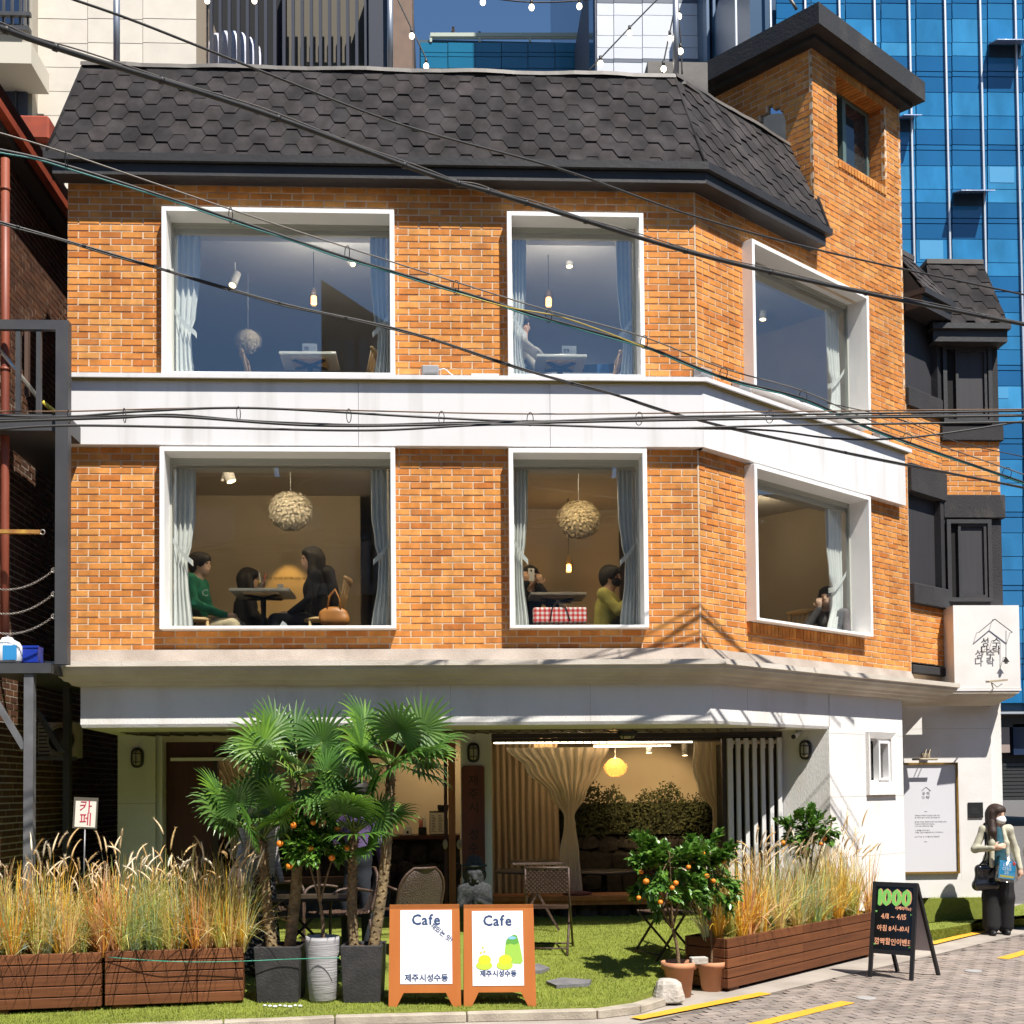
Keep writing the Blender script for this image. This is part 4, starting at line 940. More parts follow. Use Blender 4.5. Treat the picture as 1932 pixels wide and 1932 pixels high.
for nm, q in (('wall_panel', (-.09, .09, -.08, -.07, .01, .15)), ('wall_panel', (-.09, .09, .07, .08, .01, .15)), ('wall_panel', (-.09, -.08, -.069, .069, .01, .15)), ('wall_panel', (.08, .09, -.069, .069, .01, .15)), ('floor_panel', (-.09, .09, -.08, .08, 0, .009)), ('rim', (-.097, .097, -.087, -.07, .135, .155))): MB().box(cf, *q).build(nm, m_bl, cr_)
# outdoor air conditioner on its bracket
ac = thing('air_conditioner', 'white outdoor air conditioner unit hung on the dark alley wall', 'air conditioner', at(105, 1430, 1.2)); a0, a1 = at(70, 1430, 1.2), at(141, 1362, 1.2)
MB().box(WORLD, a0.x, a1.x, 1.2, 1.5, a0.z, a1.z).build('casing', M('ac_beige', (.50, .45, .38), .5), ac, bevel=.01)
cc = (a0+a1)/2+Vector((.06, -.012, 0)); ringmesh(cc, .145, .012).build('fan_ring', M('ac_grey', (.30, .27, .23), .5), ac)
MB().tube([cc+Vector((0, .005, 0)), cc+Vector((0, .014, 0))], .14, 20).build('fan_grille', M('ac_dark', (.06, .055, .05), .6), ac)
for i in range(9): z = a0.z+.03+i*(a1.z-a0.z-.06)/8; MB().box(WORLD, a0.x+.02, a0.x+.13, 1.19, 1.2, z-.008, z+.008).build('vent_slot', M('ac_dark', (.06, .055, .05), .6), ac)
MB().bar(at(62, 1431, 1.15), at(145, 1431, 1.15), .04).build('bracket', m_gsteel, ac)
# hand-lettered cafe card on a stick
cs = thing('cafe_card', 'white hand lettered card with red Korean letters on a thin stick', 'sign', at(158, 1640, .0)); CF = Fr(at(161, 1534, .0), Vector((1, 0, 0)), Vector((0, -1, 0))); tl = R(3)
CF = Fr(CF.org, Vector((math.cos(tl), 0, -math.sin(tl))), Vector((0, -1, 0)), Vector((math.sin(tl), 0, math.cos(tl)))); CF.ea = Vector((math.cos(tl), 0, math.sin(-tl)))
MB().box(CF, -.115, .115, -.01, 0, -.15, .15).build('backing', M('sign_backing', (.10, .09, .07), .6), cs); MB().box(CF, -.095, .10, .001, .004, -.135, .115).build('paper', M('paper_white', (.75, .70, .62), .8), cs)
m_rl = M('red_letter', (.48, .02, .07), .7)
text_part('letter', '카', Fr(CF(.004, .005, .06), CF.ea, CF.eo, CF.ez), .135, m_rl, cs); text_part('letter', '페', Fr(CF(.004, .005, -.06), CF.ea, CF.eo, CF.ez), .135, m_rl, cs)
MB().tube([CF(0, -.012, -.1), at(157, 1700, .0)], .008, 8).build('stick', m_gsteel, cs)
# ------------------------------------------------------------------ buildings behind
def slab_face(par, cols, rows, y, mat, gap=.012, name='stone_slab', th=.03, fr=None):
    for i in range(len(cols)-1):
        for j in range(len(rows)-1):
            p, q = at(cols[i], rows[j+1], y), at(cols[i+1], rows[j], y); MB().box(WORLD, p.x+gap/2, q.x-gap/2, y-th, y, p.z+gap/2, q.z-gap/2).build(name, mat, par)
beige = thing('beige_building', 'beige stone clad building above the left end of the mansard', 'building', at(200, 400, 16))
m_beige = piece_mat('beige_stone_clad', [(.66, .60, .52), (.70, .64, .55), (.63, .575, .50), (.68, .62, .535)], rough=.8, blotch=.06, nscale=3, bscale=400, bump=.2)
p, q = at(62, 400, 16), at(372, -60, 16); MB().box(WORLD, p.x, q.x-.02, 16.005, 26, 0, q.z).build('wall', M('beige_joint', (.42, .34, .25), .9), beige)
slab_face(beige, [62, 166, 270, 371], [-54+45.6*k for k in range(10)], 16, m_beige)
pole = lambda u, v0, v1, y, nm, lab, r_=.035: (lambda t_: MB().tube([at(u, v1, y), at(u, v0, y)], r_, 10).build('tube', M('galvanised', (.36, .38, .42), .4, .6), t_))(thing(nm, lab, 'pole', at(u, v1, y)))
pole(220, -60, 118, 1.2, 'light_pole', 'grey pole on the roof in front of the beige stone wall')
pole(736, -60, 135, 2.5, 'light_pole', 'slim silver pole on the roof beside the slatted facade')
pole(1275, -60, 142, 1.0, 'light_pole', 'slim silver pole on the roof in front of the white panelled tower')
lb = thing('balcony_building', 'building with dark balcony rails in the upper left corner', 'building', at(30, 400, 15)); cm_ = M('cream_slab', (.60, .55, .45), .8)
ub(-120, 61, -60, 400, 15.6, 22, 'wall', M('grey_beige_wall', (.40, .36, .29), .85), lb); ub(-120, 59, 78, 118, 14.4, 15.59, 'balcony_slab', cm_, lb); ub(-120, 54, 46, 54, 14.5, 14.7, 'rail', m_steel, lb); ub(-120, 57, 20, 27, 14.5, 14.6, 'rail', m_steel, lb)
for u in (4, 20, 36, 50): ub(u, u+4, -50, 46, 14.6, 14.66, 'rail_post', m_steel, lb)
lw = ub(-30, 50, 168, 222, 15.5, 15.59, 'window', M('night_blue_glass', (.02, .035, .075), .1, spec=.8), lb); ub(28, 31, 168, 222, 15.46, 15.499, 'mullion', m_steel, lw); ub(-30, 52, 222, 228, 15.4, 15.59, 'window_sill', m_steel, lb)
ub(-40, 44, -60, 44, 15.4, 15.59, 'window', M('night_blue_glass', (.02, .035, .075), .1, spec=.8), lb)
# slatted facade
sv = thing('slatted_building', 'dark building with tall vertical slats behind the mansard', 'building', at(550, 400, 17)); Ys = 17
ub(372, 778, -80, 500, Ys+1.5, Ys+8, 'back_wall', M('void_dark', (.010, .010, .012), .9), sv); ub(542, 700, -80, 500, Ys+.9, Ys+1.4, 'room_wall', M('shaded_beige', (.13, .115, .09), .9), sv); ub(580, 700, 118, 500, Ys+.7, Ys+.88, 'parapet', M('olive_wall', (.20, .19, .13), .9), sv)  # room wall beige darkened to hold the terrace shade in its colour
m_slat = M('navy_slat', (.028, .032, .048), .45)
for i in range(21): u = 378+i*17.2; ub(u, u+5.5, -80, 300, Ys, Ys+.15, 'slat', m_slat, sv)
ub(696, 740, -80, 300, Ys-.1, Ys+1.3, 'slat_return', m_slat, sv); ub(741, 778, -80, 300, Ys-.5, Ys+1.2, 'stone_pier', M('brown_stone', (.20, .125, .085), .7, col2=(.16, .10, .07), scale=3), sv)
dp = thing('fluted_column', 'white fluted round shell standing behind the dark slats', 'column', at(436, 200, Ys+.7)); c = at(436, 118, Ys+.75); rr = (at(497, 100, Ys+.75)-at(375, 100, Ys+.75)).x/2
mb = MB(); n = 60; prof_ = [(.0, -1.0), (1.0, -1.0), (1.0, .12), (.95, .38), (.80, .62), (.52, .82), (.26, .90), (.0, .92)]
vs = []
for r_, z in prof_:
    for k in range(n): q = rr*r_*(1-.05*(k % 6 < 3)); vs.append(c+Vector((q*math.cos(6.2832*k/n), q*.5*math.sin(6.2832*k/n), z*rr*1.05)))
mb.add(vs, [(i*n+k, i*n+(k+1) % n, (i+1)*n+(k+1) % n, (i+1)*n+k) for i in range(len(prof_)-1) for k in range(n)]); mb.build('shell', M('white_corrugated', (.66, .67, .80), .5), dp)
# low blue glass block with roof rail and two shrubs
gb = thing('glass_block', 'low blue glass office block with roof railing in the gap of sky', 'building', at(950, 400, 60)); Yb = 60
ub(793, 1200, 79, 600, Yb+.1, Yb+12, 'frame', M('dark_frame', (.02, .06, .09), .5), gb)
m_bg = piece_mat('teal_glass', [(.012, .13, .24), (.018, .165, .29), (.012, .115, .22)], rough=.12, blotch=.15, nscale=.2, bump=0, spec=.8)
cols = [793, 845, 896, 946, 996, 1047, 1110]; rows = [80, 99, 107, 129, 150]
for i in range(6):
    for j in range(4): ub(cols[i]+.7, cols[i+1]-.7, rows[j]+.6, rows[j+1]-.6, Yb, Yb+.09, 'pane', m_bg, gb)
MB().bar(at(812, 67, Yb), at(1108, 67, Yb), .22).build('rail', M('pale_rail', (.45, .50, .42), .4), gb); MB().bar(at(812, 72, Yb), at(1108, 72, Yb), .1).build('rail', M('pale_rail', (.45, .50, .42), .4), gb)
for u in (813, 905, 1000, 1100): MB().bar(at(u, 80, Yb), at(u, 67, Yb), .14).build('rail_post', M('pale_rail', (.45, .50, .42), .4), gb)
def twiggy(u, v0, v1, y, lab, wd):
    p, q = at(u, v1, y), at(u, v0, y); H = (q-p).length; t_ = thing('shrub', lab, 'shrub', p); rs = random.Random(int(u)); MB().tube([p, q], [H*.02, H*.006], 5).build('trunk', M('twig_brown', (.10, .05, .03), .9), t_)
    lv = MB()
    for i in range(420):
        z = rs.random()**.7; a = rs.uniform(0, 6.28); r_ = wd*H*(1-z*.75)*rs.random()**.5; c = p.lerp(q, z)+Vector((r_*math.cos(a), r_*math.sin(a), rs.uniform(-.02, .05)*H)); d = Vector((rs.uniform(-1, 1), rs.uniform(-1, 1), rs.uniform(-.2, 1))).normalized()*H*.08; e_ = d.orthogonal().normalized()*H*.02
        lv.add([c-e_, c+d, c+e_], [(0, 1, 2)])
    lv.build('crown', M('rust_foliage', (.16, .085, .03), .9, col2=(.12, .11, .02), scale=2), t_, kind='stuff', fixn=False)
twiggy(855, 51, 79, Yb+.5, 'thin reddish shrub on the glass block roof', .22); twiggy(905, 60, 79, Yb+.5, 'low rounded rusty shrub on the glass block roof', .5)
# white panelled tower, its dark side and the fin facade
wt = thing('panel_tower', 'tower of large white panels with a dark glass flank', 'building', at(1200, 400, 50)); Yt = 50
ub(1125, 1331, -120, 600, Yt+.05, Yt+16, 'core', M('panel_joint', (.10, .11, .14), .7), wt)
m_wp = piece_mat('white_panel', [(.60, .62, .68), (.66, .68, .73), (.63, .65, .71)], rough=.35, blotch=.05, nscale=.2, bump=0, spec=.5)
cols = [1126, 1158, 1212, 1272, 1331]; rows = [-52, -12, 6, 29, 67, 90, 111, 118, 160]
for i in range(4):
    for j in range(8): ub(cols[i]+.6, cols[i+1]-.6, rows[j]+.5, rows[j+1]-.5, Yt, Yt+.04, 'panel', M('panel_grey', (.10, .12, .16), .5) if j in (1, 6) else m_wp, wt)
a_, b_ = at(1122, 300, Yt+.2), at(1064, 300, Yt+40); MB().prism([Vector((a_.x, a_.y, 0)), Vector((a_.x, a_.y, 90)), Vector((b_.x-1, b_.y, 90)), Vector((b_.x-1, b_.y, 0))], (.6, 0, 0)).build('glass_flank', M('slate_glass', (.03, .07, .14), .15, spec=.8), wt)
fb = thing('fin_building', 'dark blue facade of upright fins between white tower and glass tower', 'building', at(1380, 400, 48)); ub(1331, 1445, -120, 600, 48.4, 60, 'wall', M('slate_blue', (.045, .085, .15), .4), fb)
for i in range(9): u = 1334+i*12; ub(u, u+5, -120, 300, 47.6, 48.39, 'fin', M('fin_blue', (.09, .15, .24), .35), fb)
# glass office tower
ot = thing('office_tower', 'tall blue glass office tower with silver mullions on the right', 'building', at(1800, 1400, 40)); Yo = 40
ub(1424, 2300, -150, 1342, Yo+.3, Yo+20, 'core', M('core_blue', (.012, .06, .13), .3, spec=.6), ot)
m_og2 = piece_mat('pale_blue_glass', [(.026, .185, .40), (.038, .23, .46), (.02, .155, .35), (.055, .28, .52), (.03, .20, .42)], rough=.06, blotch=.3, nscale=.9, bump=0, spec=.7, stretch=(1, 1, .5))
m_og = piece_mat('blue_glass', [(.016, .125, .30), (.014, .11, .27), (.02, .145, .33), (.012, .095, .235), (.018, .135, .31), (.024, .165, .36)], rough=.06, blotch=.18, nscale=.35, bump=0, spec=.7, stretch=(1, 1, .4))
cols = [1398, 1464, 1530, 1595, 1662, 1728, 1796, 1863, 1930, 1997]; base = 6.8-138.5
occ = lambda u0, u1, v0, v1: (u1 < 1700 and v0 > 205) or u0 > 1945 or (u1 < 1780 and v0 > 640) or (u1 < 1895 and v0 > 640)
import itertools
npn = 0
for i in range(1, 9):
    for k in range(0, 11):
        for a_, b_ in ((0, 29), (29, 73.5), (73.5, 99), (99, 128), (128.5, 138)):
            v0, v1 = base+k*138.5+a_, base+k*138.5+b_
            if v1 < -3 or v1 > 1342 or occ(cols[i], cols[i+1], v0, v1): continue
            if npn < 300: ub(cols[i]+1, cols[i+1]-1, v0+.6, v1-.6, Yo, Yo+.12, 'pane', m_og2 if a_ in (29, 73.5) else m_og, ot); npn += 1
m_mul = M('silver_mullion', (.55, .57, .60), .35, .5)
for u in cols: ub(u-1.6, u+1.6, -150, 1342, Yo-.12, Yo-.002, 'mullion', m_mul, ot)
for (u0, u1, v) in ((1863, 1930, 84), (1796, 1863, 364), (1690, 1727, 224)):
    p, q = at(u0+2, v, Yo), at(u1-2, v, Yo); MB().prism([p, q, q+Vector((0, -.9, -.33)), p+Vector((0, -.9, -.33))], (0, .05, .06)).build('vent_pane', M('tilted_glass', (.30, .36, .50), .15, spec=.8), ot); ub(u0+3, u1-3, v+2, v+24, Yo-.03, Yo-.001, 'vent_opening', M('vent_dark', (.01, .025, .045), .3), ot)
blr = random.Random(6); m_bli = M('pale_blind', (.07, .29, .52), .35)
for i in range(3, 9):
    for k in range(0, 10):
        v0 = base+k*138.5
        if blr.random() < .3 and not occ(cols[i], cols[i+1], v0+31, v0+70) and v0 > -40:
            wd = blr.uniform(20, 50); h_ = blr.uniform(18, 40); u = cols[i]+3+blr.uniform(0, 10); ub(u, min(u+wd, cols[i+1]-3), v0+31, v0+31+h_, Yo-.012, Yo-.004, 'blind', m_bli, ot)
ub(1424, 2300, 1343, 1347, Yo-.3, Yo+.5, 'base_trim', m_mul, ot); ub(1424, 2300, 1348, 1372, Yo+.5, Yo+1.2, 'base_band', M('base_dark', (.015, .014, .014), .6), ot)
ub(1424, 2300, 1372, 1510, Yo+.9, Yo+2, 'base_wall', M('base_charcoal', (.02, .018, .017), .8), ot); ub(1874, 1905, 1372, 1420, Yo+.4, Yo+.89, 'stone_pier', M('rosy_stone', (.30, .23, .20), .7), ot); ub(1912, 1960, 1366, 1424, Yo+.5, Yo+.89, 'dark_window', M('night_blue_glass', (.02, .035, .075), .1, spec=.8), ot)  # charcoal wall behind the base trim
for i in range(10): v = 1440+i*7; ub(1872, 2000, v, v+5.6, Yo+.82, Yo+.89, 'shutter_slat', M('shutter_dark', (.03, .03, .03), .5), ot)
# street side behind the camera, seen in the window panes
ob_ = thing('opposite_building', 'dark apartment block across the street mirrored in the window panes', 'building', (2, -36, 0))
MB().box(WORLD, -60, 60, -46, -32, 0, 13.0).build('wall', M('opposite_wall', (.06, .05, .042), .8), ob_)
m_mir = at(605, 525, .14)
def mirrored(u, v, y):   # point on plane Y=y seen by reflection in the panes (plane Y=.141)
    d = _ray(u, v); p = CAM+d*((.141-CAM.y)/d.y); d2 = Vector((d.x, -d.y, d.z)); return p+d2*((y-p.y)/d2.y)
a_, b_ = mirrored(606, 527, -24), mirrored(742, 560, -24)
m_opw = M('opposite_wall', (.06, .05, .042), .8)
tb2 = thing('opposite_tower', 'dark taller block across the street mirrored in the upper left pane', 'building', (a_.x, -24, 0)); MB().prism([Vector((a_.x, -24, 0)), Vector((a_.x, -24, a_.z)), Vector((b_.x, -24, a_.z-1.4)), Vector((b_.x, -24, 0))], (0, -7.5, 0)).build('wall', m_opw, tb2)
m_opg = M('opposite_pane', (.10, .12, .14), .2, spec=.7); m_opl = M('opposite_slab', (.17, .15, .125), .8)
wd_ = (b_.x-a_.x)/5
for k in range(5):
    zc = a_.z-2.6-k*2.9
    MB().box(WORLD, a_.x-.2, b_.x+.2, -23.99, -23.6, zc-.95, zc-.65).build('balcony_slab', m_opl, tb2)
    for i in range(4): MB().box(WORLD, a_.x+wd_*(i+.6), a_.x+wd_*(i+1.3), -23.99, -23.9, zc-.6, zc+.8).build('window', m_opg, tb2)
orr = random.Random(12)
for x in range(-56, 57, 4):
    MB().box(WORLD, x-1.9, x+1.9, -31.99, -31.5, 13.0, 13.2+orr.uniform(0, .9)).build('parapet', m_opl, ob_)
    for z in (1.0, 4.2, 7.4, 10.4):
        if orr.random() < .8: MB().box(WORLD, x-1.1, x+orr.uniform(.3, 1.2), -31.99, -31.9, z, z+1.5).build('window', m_opg, ob_)
ob2 = thing('opposite_shop', 'low dark shop block across the right hand street mirrored in the slanting panes', 'building', (24, 4, 0)); MB().box(WORLD, 20, 28, -12, 16, 0, 8.8).build('wall', M('opposite_wall', (.06, .05, .042), .8), ob2)
# ------------------------------------------------------------------ organic surfaces (people, statue)
import numpy as np
def surface(prims, vox=.012, k=.03, cut=()):
    """one continuous skin round tapered capsules ('c', a, b, ra, rb) and ellipsoids ('e', centre, (rx, ry, rz), yaw)"""
    lo = np.full(3, 1e9); hi = -lo
    for p in prims:
        if p[0] == 'c': pts_ = [np.array(p[1])-max(p[3:5]), np.array(p[1])+max(p[3:5]), np.array(p[2])-max(p[3:5]), np.array(p[2])+max(p[3:5])]
        else: m = max(p[2]); pts_ = [np.array(p[1])-m, np.array(p[1])+m]
        lo = np.minimum(lo, np.min(pts_, 0)); hi = np.maximum(hi, np.max(pts_, 0))
    lo -= 3*vox; hi += 3*vox; n = np.ceil((hi-lo)/vox).astype(int)+1
    gx, gy, gz_ = [lo[i]+vox*np.arange(n[i]) for i in range(3)]
    P = np.stack(np.meshgrid(gx, gy, gz_, indexing='ij'), -1).astype(np.float32)
    def dist(p):
        if p[0] == 'c':
            a, b = np.array(p[1], np.float32), np.array(p[2], np.float32); d = b-a; t = np.clip(((P-a)@d)/max(float(d@d), 1e-9), 0, 1); return np.linalg.norm(P-a-t[..., None]*d, axis=-1)-(p[3]+(p[4]-p[3])*t)
        c = np.array(p[1], np.float32); r = np.array(p[2], np.float32); q = P-c
        if len(p) > 3 and p[3]:
            cs_, sn = math.cos(-p[3]), math.sin(-p[3]); q = np.stack([q[..., 0]*cs_-q[..., 1]*sn, q[..., 0]*sn+q[..., 1]*cs_, q[..., 2]], -1)
        return (np.linalg.norm(q/r, axis=-1)-1)*float(min(r))
    f = None
    for p in prims:
        d = dist(p)
        if f is None: f = d
        else:
            kk = p[5] if p[0] == 'c' and len(p) > 5 else k; h = np.clip(.5+.5*(f-d)/kk, 0, 1); f = f*(1-h)+d*h-kk*h*(1-h)
    for p in cut: f = np.maximum(f, -dist(p))
    s = f < 0; N = [m-1 for m in f.shape]
    acc = np.zeros((*N, 3), np.float32); cnt = np.zeros(N, np.int32)
    C = [(i, j, l) for i in (0, 1) for j in (0, 1) for l in (0, 1)]
    sl_ = lambda o: tuple(slice(o[i], o[i]+N[i]) for i in range(3))
    for ax in range(3):
        for o in C:
            if o[ax]: continue
            o2 = list(o); o2[ax] = 1; a, b = f[sl_(o)], f[sl_(o2)]; m = (a < 0) != (b < 0)
            t = np.where(m, a/np.where(m, a-b, 1), 0)
            for d in range(3): acc[..., d] += m*(o[d]+(t if d == ax else 0))
            cnt += m
    act = cnt > 0; idx = -np.ones(N, np.int64); idx[act] = np.arange(act.sum())
    cell = np.argwhere(act); V = lo+vox*(cell+acc[act]/cnt[act][:, None]); F = []
    for ax in range(3):
        o2 = [0, 0, 0]; o2[ax] = 1
        a = s[tuple(slice(0, f.shape[i]-o2[i]) for i in range(3))]; b = s[tuple(slice(o2[i], None) for i in range(3))]
        e = np.argwhere(a != b); i1, i2 = (ax+1) % 3, (ax+2) % 3
        e = e[(e[:, i1] > 0) & (e[:, i2] > 0) & (e[:, i1] < N[i1]) & (e[:, i2] < N[i2]) & (e[:, ax] < N[ax])]
        if len(e) == 0: continue
        def g(d1, d2): q = e.copy(); q[:, i1] += d1; q[:, i2] += d2; return idx[q[:, 0], q[:, 1], q[:, 2]]
        Q = np.stack([g(-1, -1), g(0, -1), g(0, 0), g(-1, 0)], 1); flip = ~s[e[:, 0], e[:, 1], e[:, 2]]; Q[flip] = Q[flip][:, ::-1]
        F.append(Q[(Q >= 0).all(1)])
    mb = MB(); mb.v = [tuple(map(float, v)) for v in V]; mb.f = [list(map(int, q)) for q in np.concatenate(F)]; nf_ = len(mb.f); mb.m = [0]*nf_; mb.r = [0.0]*nf_; mb.sm = [True]*nf_
    return mb
m_skin = M('skin', (.62, .40, .28), .55, col2=(.56, .35, .25), scale=20)
m_hair = M('black_hair', (.012, .010, .009), .62, col2=(.020, .015, .012), scale=60, stretch=(1, 1, .1), bump=.5, bscale=180)
m_bhair = M('brown_hair', (.040, .018, .011), .62, col2=(.025, .012, .008), scale=50, stretch=(1, 1, .1), bump=.5, bscale=160)
class Pose:
    def __init__(s, org, yaw, sc_=1.0): s.o, s.c, s.s, s.k, s.yaw = Vector(org), math.cos(yaw), math.sin(yaw), sc_, yaw
    def __call__(s, f, l, z): f, l, z = f*s.k, l*s.k, z*s.k; return Vector((s.o.x+f*s.c-l*s.s, s.o.y+f*s.s+l*s.c, s.o.z+z))
def hand(w_, d, up, side, sc_=1.0, curl=.5):
    """palm and five bent fingers from the wrist along d; up = back of the hand, side = thumb side"""
    d, up = Vector(d).normalized(), Vector(up); up = (up-d*up.dot(d)).normalized(); sd = up.cross(d).normalized()*side; out = []; w_ = Vector(w_)
    out.append(('c', w_, w_+d*.075*sc_, .026*sc_, .03*sc_)); out.append(('e', w_+d*.06*sc_, (.036*sc_,)*3))
    for i, (off, L) in enumerate(((.030, .072), (.011, .08), (-.009, .075), (-.028, .06))):
        b = w_+d*.085*sc_+sd*off*sc_; d1 = (d*math.cos(curl)-up*math.sin(curl)); d2 = (d*math.cos(curl*2.2)-up*math.sin(curl*2.2)); m_ = b+d1*L*.5*sc_
        out += [('c', b, m_, .0095*sc_, .009*sc_, .004), ('c', m_, m_+d2*L*.5*sc_, .009*sc_, .0075*sc_, .004)]
    b = w_+d*.03*sc_+sd*.03*sc_; t1 = b+(d*.6+sd*.8)*.035*sc_; out += [('c', b, t1, .012*sc_, .010*sc_, .006), ('c', t1, t1+(d*.9+sd*.2-up*.3).normalized()*.03*sc_, .010*sc_, .008*sc_, .004)]
    return out
def face_prims(H, P, tilt=0.0):
    """head at H (centre) facing the pose's forward: skull, jaw, nose, ears, brow, lips, neck root"""
    q = lambda f, l, z: H+Vector((f*P.c-l*P.s, f*P.s+l*P.c, z-f*tilt))
    y = P.yaw
    return [('e', q(-.01, 0, .02), (.098, .078, .10), y), ('e', q(.03, 0, -.045), (.062, .056, .07), y), ('e', q(.05, 0, -.085), (.03, .032, .026), y),
            ('c', q(.086, 0, .015), q(.102, 0, -.022), .009, .014), ('e', q(.086, 0, -.058), (.014, .024, .011), y), ('e', q(.084, 0, .032), (.012, .05, .010), y),
            ('e', q(-.0, .078, -.01), (.022, .012, .032), y), ('e', q(-.0, -.078, -.01), (.022, .012, .032), y)]
def eyes(par, H, P, tilt=0.0):
    q = lambda f, l, z: H+Vector((f*P.c-l*P.s, f*P.s+l*P.c, z-f*tilt))
    mb = MB()
    for l in (.031, -.031): mb.ball(q(.081, l, .008), .0115, 8, 6, 0, 1, 1, .6)
    mb.build('eyes', M('eye_dark', (.012, .009, .008), .2), par)
def hair_prims(H, P, style, tilt=0.0):
    q = lambda f, l, z: H+Vector((f*P.c-l*P.s, f*P.s+l*P.c, z-f*tilt)); y = P.yaw
    pr = [('e', q(-.02, 0, .04), (.108, .092, .104), y), ('e', q(.045, 0, .075), (.058, .074, .045), y), ('e', q(-.065, 0, -.01), (.058, .084, .09), y)]
    if style == 'short': pr += [('e', q(.02, .078, .03), (.05, .022, .055), y), ('e', q(.02, -.078, .03), (.05, .022, .055), y), ('e', q(.072, 0, .052), (.028, .062, .03), y)]
    if style in ('long', 'wavy'):
        for l in (.075, -.075): pr += [('c', q(-.0, l, .03), q(.0, l*1.12, -.14), .042, .04), ('c', q(.0, l*1.12, -.14), q(-.02, l*1.25, -.30), .042, .026)]
        pr += [('c', q(-.06, 0, 0), q(-.09, 0, -.32), .085, .07)]
        if style == 'wavy': pr += [('e', q(.01, .10, -.17), (.05, .04, .06), y), ('e', q(.01, -.10, -.17), (.05, .04, .06), y), ('e', q(.072, 0, .05), (.025, .06, .032), y)]
    if style == 'bob': pr += [('c', q(-.02, .07, .03), q(-.0, .085, -.10), .045, .04), ('c', q(-.02, -.07, .03), q(-.0, -.085, -.10), .045, .04), ('c', q(-.06, 0, .0), q(-.06, 0, -.11), .085, .07), ('e', q(.07, 0, .055), (.026, .064, .034), y)]
    return pr, [('e', q(.085, 0, -.035), (.055, .062, .075), y)]
def person(label, P, J, top, bottom, shoes=None, hair=(None, 'short'), hands=(), tilt=0.0, vox=.016, group=None, extra_top=(), extra_bottom=(), loc=None, collar=True, facing=None, slim=1.0):
    """J: joints in pose coordinates (forward, left, up)"""
    t_ = thing('person', label, 'person', loc or P.o, group)
    j = {k: P(*v) for k, v in J.items()}
    HP = facing or P
    H = j['head']; body = face_prims(H, HP, tilt) + [('c', H+Vector((0, 0, -.06)), j['neck'], .052, .055)]
    body += [('c', j['neck'], j['chest'], .07, .10), ('c', j['chest'], j['pelvis'], .10, .11)]
    for s_ in 'LR':
        body += [('c', j['chest']+Vector((0, 0, .06)), j['sho'+s_], .06, .05), ('c', j['sho'+s_], j['elb'+s_], .044, .036), ('c', j['elb'+s_], j['wri'+s_], .036, .025)]
        if 'kne'+s_ in j: body += [('c', j['pelvis'], j['kne'+s_], .085, .05), ('c', j['kne'+s_], j['ank'+s_], .05, .035)]
    for hd_ in hands: body += hand(*hd_)
    surface(body, min(vox, .012) if hands else vox, .02).build('body', m_skin, t_, fixn=False); eyes(t_, H, HP, tilt)
    tp = [('c', j['neck']+Vector((0, 0, -.05)), j['chest'], .075, .125), ('c', j['chest'], j['pelvis']+Vector((0, 0, .04)), .13, .135)]
    for s_ in 'LR': tp += [('c', j['chest']+Vector((0, 0, .09)), j['sho'+s_], .075, .064), ('c', j['sho'+s_], j['elb'+s_], .060, .050), ('c', j['elb'+s_], j['wri'+s_], .050, .038)]
    tp = [(a_[0], a_[1], a_[2], a_[3]*slim, a_[4]*slim) for a_ in tp]
    surface(tp+list(extra_top), vox, .035).build('top', top, t_, fixn=False)
    if bottom:
        bt = [('c', j['pelvis']+Vector((0, 0, .05)), j['pelvis'], .135, .14)]
        for s_ in 'LR': bt += [('c', j['pelvis'].lerp(j['kne'+s_], .15), j['kne'+s_], .105, .078), ('c', j['kne'+s_], j['ank'+s_], .078, .065)]
        surface(bt+list(extra_bottom), vox, .03).build('trousers', bottom, t_, fixn=False)
    if shoes:
        for s_ in 'LR': a = j['ank'+s_]; fw = Vector((P.c, P.s, 0)); surface([('c', a+Vector((0, 0, -.035)), a+fw*.14+Vector((0, 0, -.045)), .04, .032), ('c', a, a+Vector((0, 0, -.03)), .045, .045)], vox, .02).build('shoe', shoes, t_, fixn=False)
    hp, hc = hair_prims(H, HP, hair[1], tilt); surface(hp, min(vox, .013), .03, hc).build('hair', hair[0] or m_hair, t_, fixn=False)
    return t_, j
SIT = dict(pelvis=(0, 0, .53), chest=(.03, 0, .88), neck=(.04, 0, 1.05), head=(.07, 0, 1.19), shoL=(.03, .18, .99), shoR=(.03, -.18, .99), elbL=(.08, .23, .74), elbR=(.08, -.23, .74), wriL=(.30, .10, .66), wriR=(.30, -.10, .66), kneL=(.44, .11, .52), kneR=(.44, -.11, .52), ankL=(.44, .11, .10), ankR=(.44, -.11, .10))
STAND = dict(pelvis=(0, 0, .90), chest=(.01, 0, 1.22), neck=(.01, 0, 1.38), head=(.03, 0, 1.52), shoL=(0, .175, 1.33), shoR=(0, -.175, 1.33), elbL=(-.02, .22, 1.06), elbR=(-.02, -.22, 1.06), wriL=(.06, .22, .84), wriR=(.06, -.22, .84), kneL=(.02, .10, .47), kneR=(.02, -.10, .47), ankL=(0, .10, .08), ankR=(0, -.10, .08))
